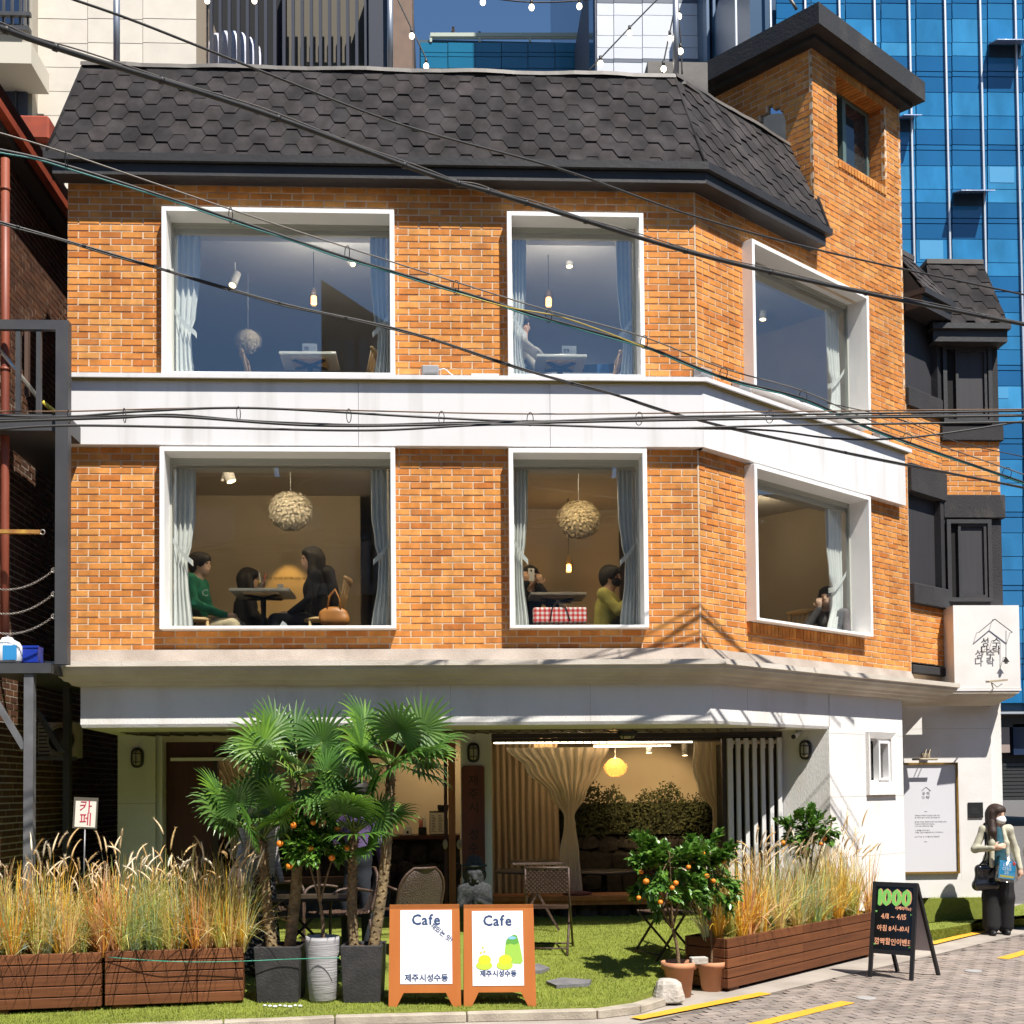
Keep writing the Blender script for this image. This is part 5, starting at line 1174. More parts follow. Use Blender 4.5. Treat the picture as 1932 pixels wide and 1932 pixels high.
# ------------------------------------------------------------------ rooms of the upper floors
Z2, Z3 = 3.10, 5.62
xr2 = X(683, 1000, 3.2)
plan = lambda z, b=.18: [Vector((XL+.12, b, z)), Vector((KX-.08, b, z)), TURN(3.95, -b-.02, z), TURN(3.95, -3.3, z), Vector((XL+.12, 5.9, z))]
MB().prism(plan(Z2-.12), (0, 0, .12)).build('floor_slab', m_floor, house); MB().prism(plan(5.40), (0, 0, .16)).build('floor_slab', [m_ceil], house); MB().prism(plan(Z3-.05), (0, 0, .05)).build('floor_slab', m_floor, house); MB().prism(plan(7.84), (0, 0, .1)).build('upper_ceiling', M('pale_ceiling', (.62, .62, .64), .9), house)
MB().box(WORLD, XL+.1, xr2, 2.9, 3.0, Z2, 5.40).build('partition', m_tan, house); MB().box(WORLD, XL+.1, XL+.14, .2, 2.9, Z2, 5.40).build('partition', m_tan, house)
MB().box(WORLD, xr2, 4.8, 5.0, 5.1, Z2, 5.40).build('partition', M('taupe_wall', (.20, .17, .14), .9), house); MB().box(WORLD, xr2+.42, xr2+.48, 2.2, 5.0, Z2, 5.40).build('partition', M('taupe_wall', (.20, .17, .14), .9), house)
MB().box(WORLD, xr2+.5, 2.2, 3.6, 3.7, Z2, 5.40).build('partition', m_tan, house)
MB().box(WORLD, XL+.1, 4.6, 5.6, 5.7, Z3, 7.84).build('partition', m_upwall, house); MB().box(WORLD, XL+.1, XL+.14, .2, 5.6, Z3, 7.84).build('partition', m_upwall, house); MB().box(TURN, 3.9, 3.95, -3.2, -.2, Z2, 7.84).build('partition', m_tan, house)
for q in WF: MB().box(FRONT, q[0]+.05, q[1]-.05, -.34, -.18, q[3]-.13, q[3]-.05).build('curtain_box', m_ceil, house)
for q in WT: MB().box(TURN, q[0]+.05, q[1]-.05, -.34, -.18, q[3]-.13, q[3]-.05).build('curtain_box', m_ceil, house)
# wall verse behind the left table
for t_, (u, v) in (('네가 오후 네시에 온다면, 나는 세시부터 행복해질거야', (545, 1091)), ('어린 왕자', (600, 1096))): text_part('wall_verse', t_, Fr(at(u, v, 2.895), (1, 0, 0), (0, -1, 0)), .04, M('verse_ink', (.05, .035, .02), .8), house)
m_curt = M('white_curtain', (.84, .84, .82), .85, col2=(.74, .75, .73), scale=3)
m_sheer = M('sheer_curtain', (.88, .81, .70), .85)
_t = m_sheer.node_tree; _tl = _t.nodes.new('ShaderNodeBsdfTranslucent'); _tl.inputs[0].default_value = (.80, .68, .50, 1); _mx = _t.nodes.new('ShaderNodeMixShader'); _mx.inputs[0].default_value = .45; _t.links.new(_t.nodes['Principled BSDF'].outputs[0], _mx.inputs[1]); _t.links.new(_tl.outputs[0], _mx.inputs[2]); _t.links.new(_mx.outputs[0], _t.nodes['Material Output'].inputs[0])
def curtain(name_lab, fr, rows, o, npl, amp, mat=m_curt, tie=None, n=None, taper=None):
    """rows: (height, left, right); pleats npl across"""
    n = n or npl*6; mb = MB(); vs = []; rr_ = random.Random(int(abs(rows[0][1])*100)); ph = [rr_.uniform(-.5, .5) for _ in range(npl+1)]
    fine = []
    for (z0, l0, r0), (z1, l1, r1) in zip(rows, rows[1:]):
        for i in range(6): k = i/6; e = k*k*(3-2*k); fine.append((z0+(z1-z0)*k, l0+(l1-l0)*e, r0+(r1-r0)*e))
    fine.append(rows[-1])
    for z, l, r in fine:
        wd = r-l; am = min(amp, wd/npl*.9)
        for i in range(n+1):
            t = i/n; vs.append(fr(l+wd*t, o+am*math.sin(6.2832*npl*t+ph[int(t*npl)]*.6+math.sin(z*2+t*9)*.3)+.25*am*math.sin(6.2832*npl*2.3*t), z))
    m = len(fine); mb.add(vs, [(i*(n+1)+j, i*(n+1)+j+1, (i+1)*(n+1)+j+1, (i+1)*(n+1)+j) for i in range(m-1) for j in range(n)], 0, 0, True)
    t_ = thing('curtain', name_lab, 'curtain', fr((rows[-1][1]+rows[-1][2])/2, o, rows[-1][0])); mb.build('cloth', mat, t_, fixn=False)
    if tie:
        (za, aa), (zb__, ab) = tie; b_ = MB(); k = 14; vs = []
        for i in range(k+1):
            t = i/k; a = aa+(ab-aa)*t; z = za+(zb__-za)*t-.02*math.sin(3.14*t); b = amp+.035
            vs += [fr(a, o+b, z-.028), fr(a, o+b+.006, z+.028)]
        vs = vs+[fr(ab, o-.02, zb__-.03), fr(ab, o-.02, zb__+.03)]; b_.add(vs, [(2*i, 2*i+2, 2*i+3, 2*i+1) for i in range(k+1)], 0, 0, True); b_.build('tie_back', mat, t_, fixn=False)
    return t_
def tied(lab, fr, q, side, wd_top, wd_bot=None, tiew=None, zt=.33):
    a0, a1, z0, z1 = q[0]+.06, q[1]-.06, q[2]+.035, q[3]-.10; wb = wd_bot or wd_top*.8; H = z1-z0; ztie = z0+H*zt; tw_ = tiew or wd_top*.62
    rows = [(z1, 0, wd_top), (z1-H*.3, 0, wd_top*.97), (ztie+H*.12, 0, wd_top*.82), (ztie, 0, tw_), (ztie-H*.1, 0, tw_*1.05), (z0, 0, wb)]
    if side > 0: rows = [(z, a1-r, a1-l) for z, l, r in rows]; tie = ((ztie+.20, a1), (ztie-.02, a1-tw_-.05))
    else: rows = [(z, a0+l, a0+r) for z, l, r in rows]; tie = ((ztie+.20, a0), (ztie-.02, a0+tw_+.05))
    curtain(lab, fr, rows, -.235, max(4, int(wd_top/.055)), .022, m_curt, tie)
tied('white tied curtain at the left of the upper wide window', FRONT, WF[0], -1, .25, .19); tied('white tied curtain at the right of the upper wide window', FRONT, WF[0], 1, .20, .17)
tied('white tied curtain at the left of the upper narrow window', FRONT, WF[1], -1, .15, .16); tied('white tied curtain at the right of the upper narrow window', FRONT, WF[1], 1, .17, .15)
tied('white tied curtain beside the boy in the lower wide window', FRONT, WF[2], -1, .22, .19, zt=.42); tied('white tied curtain at the right of the lower wide window', FRONT, WF[2], 1, .20, .20, zt=.42)
tied('white tied curtain beside the woman photographing with her phone', FRONT, WF[3], -1, .15, .15, zt=.42); tied('white tied curtain beside the person in the yellow jacket', FRONT, WF[3], 1, .19, .18, zt=.42)
tied('white tied curtain in the upper slanting window', TURN, WT[0], 1, .30, .32, zt=.36); tied('white tied curtain in the lower slanting window', TURN, WT[1], 1, .34, .36, zt=.36)
# ------------------------------------------------------------------ tables, chairs, lamps upstairs
m_marble = M('marble_top', (.66, .64, .58), .3, col2=(.55, .53, .48), scale=4); m_iron = M('cast_iron', (.012, .012, .013), .5); m_pale = M('pale_wood', (.62, .42, .20), .5, col2=(.54, .35, .16), scale=12, stretch=(1, 1, .1))
def cafe_table(lab, x, y, zf, wx=.62, wy=.6, h=.76, ply=True):
    t_ = thing('cafe_table', lab, 'table', (x, y, zf)); f_ = Fr((x, y, zf), (1, 0, 0), (0, 1, 0))
    MB().box(f_, -wx/2, wx/2, -wy/2, wy/2, h-.028, h).build('table_top', m_marble, t_, bevel=.004)
    if ply: MB().box(f_, -wx*.3, wx*.3, -wy*.3, wy*.3, h-.045, h-.029).build('under_board', m_pale, t_)
    sp_ = MB()
    for sx_ in (-1, 1):
        for sy_ in (-1, 1): sp_.bar(f_(0, 0, h-.07), f_(sx_*wx*.27, sy_*wy*.27, h-.052), .035, .02)
    sp_.build('spider', m_iron, t_); MB().lathe(f_, [(.025, .03), (.025, .3), (.03, .34), (.025, .38), (.03, h-.06)], 12).build('column', m_iron, t_); MB().lathe(f_, [(.2, 0), (.19, .015), (.03, .035)], 20).build('foot', m_iron, t_); return t_
def wood_chair(lab, x, y, zf, yaw):
    t_ = thing('wooden_chair', lab, 'chair', (x, y, zf)); P = Pose((x, y, zf), yaw); c_ = lambda a, b: [P(*p) for p in ((a, b, 0),)]
    MB().lathe(Fr((x, y, zf), (1, 0, 0), (0, 1, 0)), [(.19, .42), (.21, .435), (.21, .455), (.19, .465)], 22).build('seat', m_pale, t_)
    for a, b in ((.13, .14), (.13, -.14), (-.14, .13), (-.14, -.13)): MB().tube([P(a*1.15, b*1.15, 0), P(a, b, .43)], [.014, .018], 8).build('leg', m_pale, t_)
    for i in range(5): l = -.14+.07*i; MB().tube([P(-.17, l*.9, .46), P(-.25, l, .84)], .009, 6).build('spindle', m_pale, t_)
    for l in (-.18, .18): MB().tube([P(-.15, l*.9, .46), P(-.24, l, .88)], .014, 8).build('back_post', m_pale, t_)
    MB().tube([P(-.24, -.21, .86), P(-.265, 0, .87), P(-.24, .21, .86)], [.02, .028, .02], 8, sq=1.6).build('crest_rail', m_pale, t_); return t_
pT = at(497, 1118, .95); cafe_table('marble topped pedestal table between the boy and the long haired woman', pT.x, .95, pT.z-.76)
zf2 = pT.z-.76
cafe_table('marble table with dark cross foot and card ten in the upper wide window', at(585, 663, .72).x, .72, at(585, 663, .47).z-.76, .58, .5)
cafe_table('marble table with dark cross foot and card nine in the upper narrow window', at(1056, 668, .72).x, .72, at(1056, 668, .47).z-.76, .52, .5)
zf3 = at(585, 663, .47).z-.76
cafe_table('dark shadowed table behind the gingham bag', at(1050, 1132, 1.2).x, 1.2, zf2, .6, .5)
cafe_table('low lit table in the lower slanting window', TURN(1.35, -.9, 0).x, TURN(1.35, -.9, 0).y, zf2-.1, .6, .5)
wood_chair('pale spindle chair under the boy in green', at(372, 1170, .85).x, .85, zf2, 0); wood_chair('pale spindle chair holding the tan handbag', at(612, 1150, .85).x, .85, zf2, math.pi)
wood_chair('pale spindle chair left of the card ten table', at(505, 690, .95).x, .95, zf3, 0); wood_chair('pale spindle chair right of the card ten table', at(662, 690, .85).x, .85, zf3, math.pi); wood_chair('pale spindle chair right of the card nine table', at(1125, 690, .9).x, .9, zf3, math.pi)
wood_chair('pale spindle chair in the lower slanting window', TURN(2.75, -.8, 0).x, TURN(2.75, -.8, 0).y, zf2-.1, R(220))
for txt, (u, v), lab in (('10', (584, 655), 'white folded table card numbered ten'), ('09', (1074, 657), 'white folded table card numbered nine')):
    p = at(u, v, .55); p.z = zf3+.76+.057; c_ = thing('table_card', lab, 'table card', p-Vector((0, 0, .06))); f_ = Fr(p, (1, 0, 0), (0, -1, 0))
    MB().prism([f_(-.075, .0, -.055), f_(-.075, -.05, -.055), f_(-.075, -.004, .055)], (.15, 0, 0)).build('card', M('card_white', (.80, .80, .78), .7), c_); text_part('number', txt, Fr(f_(-.03, 0, 0), (1, 0, 0), (0, -1, 0)), .06, m_ink, c_, o0=.001)
# things on the left table
dr = at(494, 1114, .85); dk = thing('iced_drink', 'iced cola with two straws on the marble table', 'drink', dr); df = Fr(dr, (1, 0, 0), (0, 1, 0))
MB().lathe(df, [(.028, 0), (.036, .075)], 16).build('liquid', M('cola', (.06, .016, .006), .15), dk); MB().lathe(df, [(.0295, 0), (.041, .115)], 16, capt=False).build('cup', glass_mat('cup_plastic', .12), dk)
MB().tube([df(0, 0, .03), df(-.03, 0, .19)], .004, 6).build('straw', m_jug, dk); MB().tube([df(.01, 0, .03), df(.04, 0, .18)], .004, 6).build('straw', M('red_straw', (.6, .05, .04), .5), dk); MB().ball(df(-.025, -.01, .085), .018, 8, 6).build('lemon', M('lemon', (.75, .50, .06), .5), dk)
cu_ = at(529, 1114, .85); MB().lathe(Fr(cu_, (1, 0, 0), (0, 1, 0)), [(.025, 0), (.034, .06), (.036, .062), (.031, .06), (.024, .01)], 16).build('paper_cup', m_jug, label='small white paper cup on the marble table', cat='cup', org=cu_)
mk_ = at(510, 1114, .8); MB().ball(mk_+Vector((0, 0, .01)), .025, 10, 6, 0, 1.4, 1, .5).build('pastry', M('pastry', (.70, .40, .06), .6), label='small orange pastry beside the paper cup', cat='pastry', org=mk_)
nk = at(535, 1178, .35); MB().prism([nk+Vector((-.05, 0, -.03)), nk+Vector((.05, 0, -.03)), nk+Vector((.02, 0, .015)), nk+Vector((-.01, 0, .035))], (0, .05, 0)).build('napkin', m_jug, label='crumpled white napkin on the sill below the table', cat='napkin', org=nk)
# tan handbag hanging on the chair
m_lea = M('tan_leather', (.50, .20, .045), .45, col2=(.40, .15, .03), scale=6); bg = at(629, 1160, .55); hb = thing('handbag', 'tan leather handbag hung on the chair behind the woman', 'handbag', bg)
surface([('e', bg, (.15, .05, .085)), ('c', bg+Vector((-.09, 0, -.06)), bg+Vector((.11, 0, -.06)), .045, .05)], .012, .04).build('bag', m_lea, hb, fixn=False)
for y_ in (-.03, .03): MB().tube([bg+Vector((-.06, y_, .06)), bg+Vector((-.04, y_, .19)), bg+Vector((.02, y_, .26)), bg+Vector((.06, y_, .17)), bg+Vector((.075, y_, .05))], .008, 6).build('strap', m_lea, hb)
# gingham tote on the sill of the narrow window
gp = at(1056, 1160, .30); gt = thing('gingham_bag', 'red and white gingham tote with dark handles on the sill', 'bag', gp)
gm_ = bpy.data.materials.new('gingham'); gm_.use_nodes = True; MATS['gingham'] = gm_
def _ging(m):
    t = m.node_tree; b = t.nodes['Principled BSDF']; g = t.nodes.new('ShaderNodeTexCoord'); sx_ = t.nodes.new('ShaderNodeSeparateXYZ'); t.links.new(g.outputs['Object'], sx_.inputs[0]); outs = []
    for ax in ('X', 'Z'):
        mu = t.nodes.new('ShaderNodeMath'); mu.operation = 'MULTIPLY'; mu.inputs[1].default_value = 21; t.links.new(sx_.outputs[ax], mu.inputs[0]); fr = t.nodes.new('ShaderNodeMath'); fr.operation = 'FRACT'; t.links.new(mu.outputs[0], fr.inputs[0]); gt_ = t.nodes.new('ShaderNodeMath'); gt_.operation = 'GREATER_THAN'; gt_.inputs[1].default_value = .5; t.links.new(fr.outputs[0], gt_.inputs[0]); outs.append(gt_)
    ad = t.nodes.new('ShaderNodeMath'); ad.operation = 'ADD'; t.links.new(outs[0].outputs[0], ad.inputs[0]); t.links.new(outs[1].outputs[0], ad.inputs[1]); hf = t.nodes.new('ShaderNodeMath'); hf.operation = 'MULTIPLY'; hf.inputs[1].default_value = .5; t.links.new(ad.outputs[0], hf.inputs[0])
    r = t.nodes.new('ShaderNodeValToRGB'); r.color_ramp.interpolation = 'CONSTANT'; e = r.color_ramp.elements; e[0].color = (.80, .76, .72, 1); e[1].position = .4; e[1].color = (.72, .22, .20, 1); x_ = e.new(.9); x_.color = (.62, .012, .02, 1); t.links.new(hf.outputs[0], r.inputs[0]); t.links.new(r.outputs[0], b.inputs['Base Color']); b.inputs['Roughness'].default_value = .85
_ging(gm_)
MB().box(Fr(gp, (1, 0, 0), (0, 1, 0)), -.27, .27, -.05, .10, -.085, .07).build('tote', gm_, gt, bevel=.012)
for u0, u1 in ((-.1, .07),):
    for y_ in (-.056, .106): MB().tube([gp+Vector((u0, y_, -.07)), gp+Vector((u0+.02, y_, .06)), gp+Vector((-.02, y_*.6, .14)), gp+Vector((.06, y_, .06)), gp+Vector((.10, y_, -.07))], .010, 6, sq=.5).build('handle', m_iron, gt)
# lamps
m_fea = M('feather_white', (.84, .78, .66), .9)
def feather_lamp(lab, c, r, sz, mat, n=2200, tilt_=1.0, bowl=False, zceil=5.4):
    t_ = thing('feather_lamp', lab, 'pendant lamp', c); fm_ = MB(); rf_ = random.Random(int(c.x*50)+3)
    for i in range(n):
        z = rf_.uniform(-.98, .92 if not bowl else .35); a = rf_.uniform(0, 6.2832); q = math.sqrt(max(0, 1-z*z)); nv = Vector((q*math.cos(a), q*math.sin(a), z)); tg = Vector((-nv.x*z, -nv.y*z, q))  # upward tangent
        p = c+Vector((nv.x*r, nv.y*r, nv.z*r*sz))*rf_.uniform(.9, 1.0); d = (nv*.16+tg*rf_.uniform(-1.0, -.6)+Vector((rf_.uniform(-.3, .3), rf_.uniform(-.3, .3), 0))).normalized(); sd = d.cross(nv).normalized(); L = r*rf_.uniform(.11, .16); w_ = L*.5
        fm_.add([p, p+d*L*.5+sd*w_, p+d*L+nv*L*.1, p+d*L*.5-sd*w_], [(0, 1, 2, 3)], 0, 0, True)
    fm_.build('feathers', mat, t_, kind='stuff', fixn=False); MB().ball(c, r*.86, 20, 12, 0, 1, 1, sz).build('core', mat, t_)
    MB().tube([c+Vector((0, 0, r*sz*.9)), Vector((c.x, c.y, zceil))], .004, 6).build('cord', m_jug, t_); return t_
feather_lamp('large white feather globe lamp above the couple in the lower wide window', at(548, 962, 1.5), .245, .86, m_fea); feather_lamp('cream feather globe lamp in the lower narrow window', at(1092, 978, 1.5), .245, .84, M('feather_cream', (.80, .68, .46), .9)); feather_lamp('pale feather globe lamp dim in the upper wide window', at(468, 642, 2.2), .16, .85, m_fea, 500, zceil=7.84)
m_amb = M('amber_shade', (.75, .40, .10), .6, emit=(1, .42, .08), estr=.9); feather_lamp('glowing amber feather bowl lamp in the right bay', at(1161, 1446, 2.6), .14, .85, m_amb, 500, bowl=True, zceil=2.72); lamp('feather_bulb', at(1161, 1446, 2.6)+Vector((0, 0, .1)), 10, (1, .6, .25), .05)
def glass_pendant(lab, u, v, y, ztop, glow=6):
    c = at(u, v, y); t_ = thing('glass_pendant', lab, 'pendant lamp', c); f_ = Fr(c, (1, 0, 0), (0, 1, 0)); MB().lathe(f_, [(.05, -.09), (.058, -.02), (.045, .05), (.02, .10)], 14, capb=False, capt=False).build('shade', glass_mat('pendant_glass', .12, (.9, .8, .65)), t_)
    MB().lathe(f_, [(.032, -.08), (.03, .0), (.02, .01)], 12).build('bulb', M('bulb_glow', (1, .7, .35), .5, emit=(1, .48, .13), estr=glow), t_); MB().tube([f_(0, 0, .1), Vector((c.x, c.y, ztop))], .004, 6).build('cord', m_iron, t_)
glass_pendant('lit glass pendant hanging in the upper wide window', 592, 560, 1.6, 7.84); glass_pendant('lit glass pendant in the upper narrow window', 1035, 563, 1.6, 7.84); glass_pendant('lit amber pendant behind the woman with the phone', 1073, 1066, 3.0, 5.4)
track_spot(430, 890, 1.3, 'white ceiling spotlight in the lower wide window', (.25, -.05, -.7), s=1.5, on=False); track_spot(443, 527, 1.6, 'white ceiling spotlight at the left of the upper wide window', (-.15, -.25, -.6), s=1.2); track_spot(1074, 490, 1.8, 'white ceiling spotlight in the upper narrow window', (0, -.1, -1), s=1.1); track_spot(1440, 590, 3.2, 'white ceiling spotlight in the upper slanting window', (-.1, -.1, -1), s=1.2); track_spot(660, 492, 1.8, 'lit ceiling spotlight at the right of the upper wide window', (.4, -.35, -.5), s=1.0); track_spot(985, 925, 1.2, 'cream ceiling spotlight beside the left curtain of the lower narrow window', (0, -.1, -1), s=1.2)
MB().bar(at(420, 905, 1.3), at(430, 870, 3), .03).build('light_track', m_frame, label='white light track on the lower room ceiling', cat='light track')
lamp('wall_spot', (at(545, 1030, 2.9).x, 2.55, 4.9), 26, (1, .55, .14), .05, 55, (at(545, 1060, 2.9).x, 2.9, 3.9))
[lamp('room_fill', (x_, .45, 5.24), 9, (1, .80, .55), .02) for x_ in (-2.6, -1.9, -1.2, -.6)]; [lamp('room_fill', (x_, .45, 5.24), 8, (1, .78, .5), .02) for x_ in (.8, 1.3, 1.8)]; lamp('room_fill', (3.9, 2.9, 5.1), 4, (1, .8, .58), .3); lamp('pendant_glow', at(1073, 1066, 3.0)+Vector((0, -.08, -.05)), 5, (1, .55, .2), .04)  # room points: unseen fill added over the windows; last one belongs to the pendant
lamp('upper_fill', (-1.2, .9, 7.35), 24, (1, .88, .7), .02); lamp('upper_fill', (1.3, .9, 7.35), 18, (1, .88, .7), .02); lamp('upper_fill', TURN(1.6, -1.2, 7.35), 8, (1, .88, .7), .02)  # unseen fill points added to brighten the tables upstairs
# ------------------------------------------------------------------ people in the windows
def hue(name, c, **k): return M(name, c, .85, col2=tuple(x*.75 for x in c), scale=12, bump=.5, bscale=14, **k)
def sit_at(u, v, y, yaw, k=1.0): h = at(u, v, y); P0 = Pose((0, 0, 0), yaw, k); q = P0(*SIT['head']); return Pose(h-q, yaw, k)
m_green = hue('green_sweat', (.012, .20, .11)); m_beigep = hue('beige_cotton', (.56, .46, .30)); m_navy = hue('black_coat', (.014, .016, .022)); m_yel = hue('yellow_jacket', (.66, .64, .18)); m_wht = hue('white_shirt', (.70, .70, .68)); m_blk = hue('black_cloth', (.012, .012, .013)); m_gry = hue('dim_grey', (.10, .09, .09))
P = sit_at(378, 1062, .9, R(-8), 1.02); J = dict(SIT); J.update(chest=(.03, 0, .86), wriL=(.34, .05, .64), wriR=(.36, -.06, .63), head=(.07, 0, 1.17), neck=(.03, 0, 1.03))
t_, j = person('boy in a green and black hooded sweatshirt seated at the marble table', P, J, m_green, m_beigep, None, (m_hair, 'short'), [(j_, Vector((1, -.1, -.1)), Vector((0, 0, 1)), s_) for j_, s_ in ((P(*J['wriR']), 1), (P(*J['wriL']), -1))])
surface([('c', P(-.06, 0, 1.0), P(-.10, 0, .93), .10, .08), ('c', P(-.03, .1, 1.01), P(.06, .02, .97), .05, .03), ('c', P(-.03, -.1, 1.01), P(.06, -.02, .97), .05, .03)], .016, .04).build('hood', m_blk, t_, fixn=False)
surface([('c', P(-.02, -.06, .62), P(-.03, -.02, .80), .135, .125)], .016, .02).build('black_panel', m_blk, t_, fixn=False)
text_part('letter', 'C', Fr(P(.165, -.13, .86), (P.c, P.s, 0), (P.s, -P.c, 0)), .10, m_jug, t_, depth=.012)
P = sit_at(588, 1056, .95, R(186), 1.0); J = dict(SIT); J.update(wriL=(.30, .08, .60), wriR=(.30, -.08, .60)); t_, j = person('woman with very long black hair in a black coat facing the boy', P, J, m_navy, m_navy, None, (m_hair, 'long'), [(P(*J['wriL']), Vector((-1, 0, -.1)), Vector((0, 0, 1)), -1), (P(*J['wriR']), Vector((-1, 0, -.1)), Vector((0, 0, 1)), 1)])
surface([('c', P(-.09, 0, 1.05), P(-.20, .0, .62), .085, .06), ('c', P(-.10, -.08, 1.0), P(-.19, -.07, .66), .05, .03)], .015, .04).build('hair_length', m_hair, t_, fixn=False)
P = sit_at(470, 1094, 2.0, R(20), .95); person('dark haired person bowed at the table behind the boy', P, SIT, m_blk, m_blk, None, (m_hair, 'bob'))
P = sit_at(1000, 1090, 1.5, R(-75), .98); J = dict(SIT); J.update(elbR=(.16, -.24, .86), wriR=(.24, -.10, 1.10), elbL=(.18, .22, .86), wriL=(.22, .06, 1.08))
t_, j = person('woman in dark clothes photographing with a raised phone', P, J, m_navy, m_blk, None, (m_hair, 'long'), [(P(*J['wriR']), Vector((0, 0, 1)), Vector((P.c, P.s, 0)), 1), (P(*J['wriL']), Vector((0, 0, 1)), Vector((P.c, P.s, 0)), -1)])
pc_ = P(.26, -.05, 1.19); ph_ = thing('phone', 'pale phone held up by the woman in dark clothes', 'phone', pc_); MB().box(Fr(pc_, (-P.s, P.c, 0), (P.c, P.s, 0)), -.036, .036, -.004, .004, -.07, .07).build('case', m_jug, ph_, bevel=.003); MB().lathe(Fr(pc_+Vector((P.c*.005, P.s*.005, .045)), (-P.s, P.c, 0), (0, 0, 1), Vector((P.c, P.s, 0))), [(.012, 0), (.011, .003)], 10).build('camera_bump', m_iron, ph_)
P = sit_at(1152, 1090, 1.0, R(-20), 1.0); J = dict(SIT); J.update(elbR=(.20, -.20, .80), wriR=(.30, -.04, .98), elbL=(.22, .2, .82), wriL=(.30, .04, .96), kneR=(.36, -.12, .80), ankR=(.46, -.1, .45))
t_, j = person('person in a yellow green jacket wearing a black face mask', P, J, m_yel, m_blk, None, (m_hair, 'short'), [(P(*J['wriR']), Vector((.3, 0, 1)), Vector((P.c, P.s, 0)), 1)])
H = P(*J['head']); surface([('e', H+Vector((.055*P.c, .055*P.s, -.05)), (.062, .07, .055), P.yaw)], .012, .02).build('face_mask', m_blk, t_, fixn=False)
P = sit_at(1561, 1128, 2.1, R(235), 1.0); J = dict(SIT); J.update(elbR=(.22, -.2, .84), wriR=(.20, -.06, 1.05)); person('dark haired person with hand at the chin in the slanting window', P, J, m_gry, m_blk, None, (m_hair, 'bob'), [(P(*J['wriR']), Vector((0, 0, 1)), Vector((P.c, P.s, 0)), 1)])
P0 = at(972, 640, 1.1); P = Pose((P0.x, 1.1, zf3-.02), R(-8), 1.0); J = dict(STAND); J.update(pelvis=(-.12, 0, .80), chest=(.0, 0, 1.02), neck=(.07, 0, 1.16), head=(.05, .02, 1.30), shoL=(.05, .17, 1.08), shoR=(.05, -.17, 1.08), elbR=(.24, -.20, .92), wriR=(.40, -.16, .80), elbL=(.2, .2, .9), wriL=(.34, .14, .8))
person('person in a white shirt leaning over the card nine table', P, J, m_wht, m_blk, m_iron, (m_hair, 'short'), [(P(*J['wriR']), Vector((1, 0, -.3)), Vector((0, 0, 1)), 1)])
# ------------------------------------------------------------------ overhead cables
def spline(pts_, n=8):
    P_ = [Vector(p) for p in pts_]; P_ = [P_[0]*2-P_[1]]+P_+[P_[-1]*2-P_[-2]]; out = []
    for i in range(1, len(P_)-2):
        a, b, c, d = P_[i-1:i+3]
        for k in range(n): t = k/n; out.append(.5*((2*b)+(c-a)*t+(2*a-5*b+4*c-d)*t*t+(3*b-a-3*c+d)*t**3))
    out.append(P_[-2]); return out
m_cab = M('cable_black', (.018, .017, .017), .5, col2=(.03, .028, .026), scale=6); m_wire = M('steel_wire', (.16, .145, .13), .5, .5); m_teal = M('teal_cable', (.03, .20, .20), .45); m_ycab = M('yellow_cable', (.42, .30, .03), .5); m_rcab = M('rusty_wire', (.16, .085, .045), .7)
def cable(lab, pts_, y0, y1, r_, mat=m_cab, rings=(), companion=None, clips=0, bend=0.0):
    u0, u1 = pts_[0][0], pts_[-1][0]
    W_ = [at(u, v, y0+(y1-y0)*((u-u0)/(u1-u0))) for u, v in pts_]; sp_ = spline(W_, 10); t_ = thing('overhead_cable', lab, 'cable', W_[len(W_)//2]); MB().tube(sp_, r_, 8).build('line', mat, t_)
    if companion: off = Vector((0, 0, companion[0])); MB().tube([p+off*(1+.25*math.sin(i*.7)) for i, p in enumerate(sp_)], companion[1], 6).build('strand', companion[2], t_)
    for u in rings:
        c = at(u, 0, 0); k = min(range(len(sp_)), key=lambda i: abs((sp_[i]-CAM).dot(_r)/(sp_[i]-CAM).dot(_f)*FPX+UC-u)); q = sp_[k]; ringmesh(q+Vector((0, 0, -.045)), .055, .0035, Vector((.9, .4, .1)).normalized(), 16).build('hanger_ring', m_cab, t_)
    for i in range(clips):
        q = sp_[int((i+.5)*len(sp_)/clips)]; d = (sp_[min(len(sp_)-1, int((i+.5)*len(sp_)/clips)+1)]-q).normalized(); MB().tube([q-d*.012, q+d*.012], r_*1.35, 8).build('cable_tie', m_cab, t_)
    return t_
cable('thickest black cable slanting across the mansard to the right', [(-30, 42), (130, 98), (490, 211), (810, 329), (920, 361), (1060, 403), (1320, 481), (1600, 546), (1960, 618)], -5.5, -.5, .0175, companion=(.026, .005, m_wire), clips=13)
cable('thin black cable crossing the mansard above the thickest one', [(130, -4), (260, 42), (490, 133), (760, 236), (1060, 320), (1310, 408), (1580, 480), (1960, 562)], -4.5, -.8, .0085)
cable('twisted steel messenger wire with rings over the upper wide window', [(-30, 242), (125, 289), (435, 395), (655, 467), (860, 532), (1035, 586), (1215, 636), (1365, 695), (1515, 738), (1660, 800), (1960, 905)], -3.6, -.4, .006, m_wire, rings=(130, 435, 655, 865, 1035, 1215, 1365, 1515, 1700, 1890))
cable('black cable bundle hanging from the ringed messenger wire', [(-30, 276), (130, 314), (440, 414), (655, 486), (865, 549), (1035, 602), (1215, 653), (1365, 712), (1515, 752), (1660, 815), (1960, 920)], -3.6, -.4, .011, companion=(-.016, .006, m_teal))
cable('yellow sheathed cable sagging under the messenger wire', [(860, 553), (960, 580), (1050, 596), (1130, 622), (1215, 655)], -2.2, -1.8, .006, m_ycab)
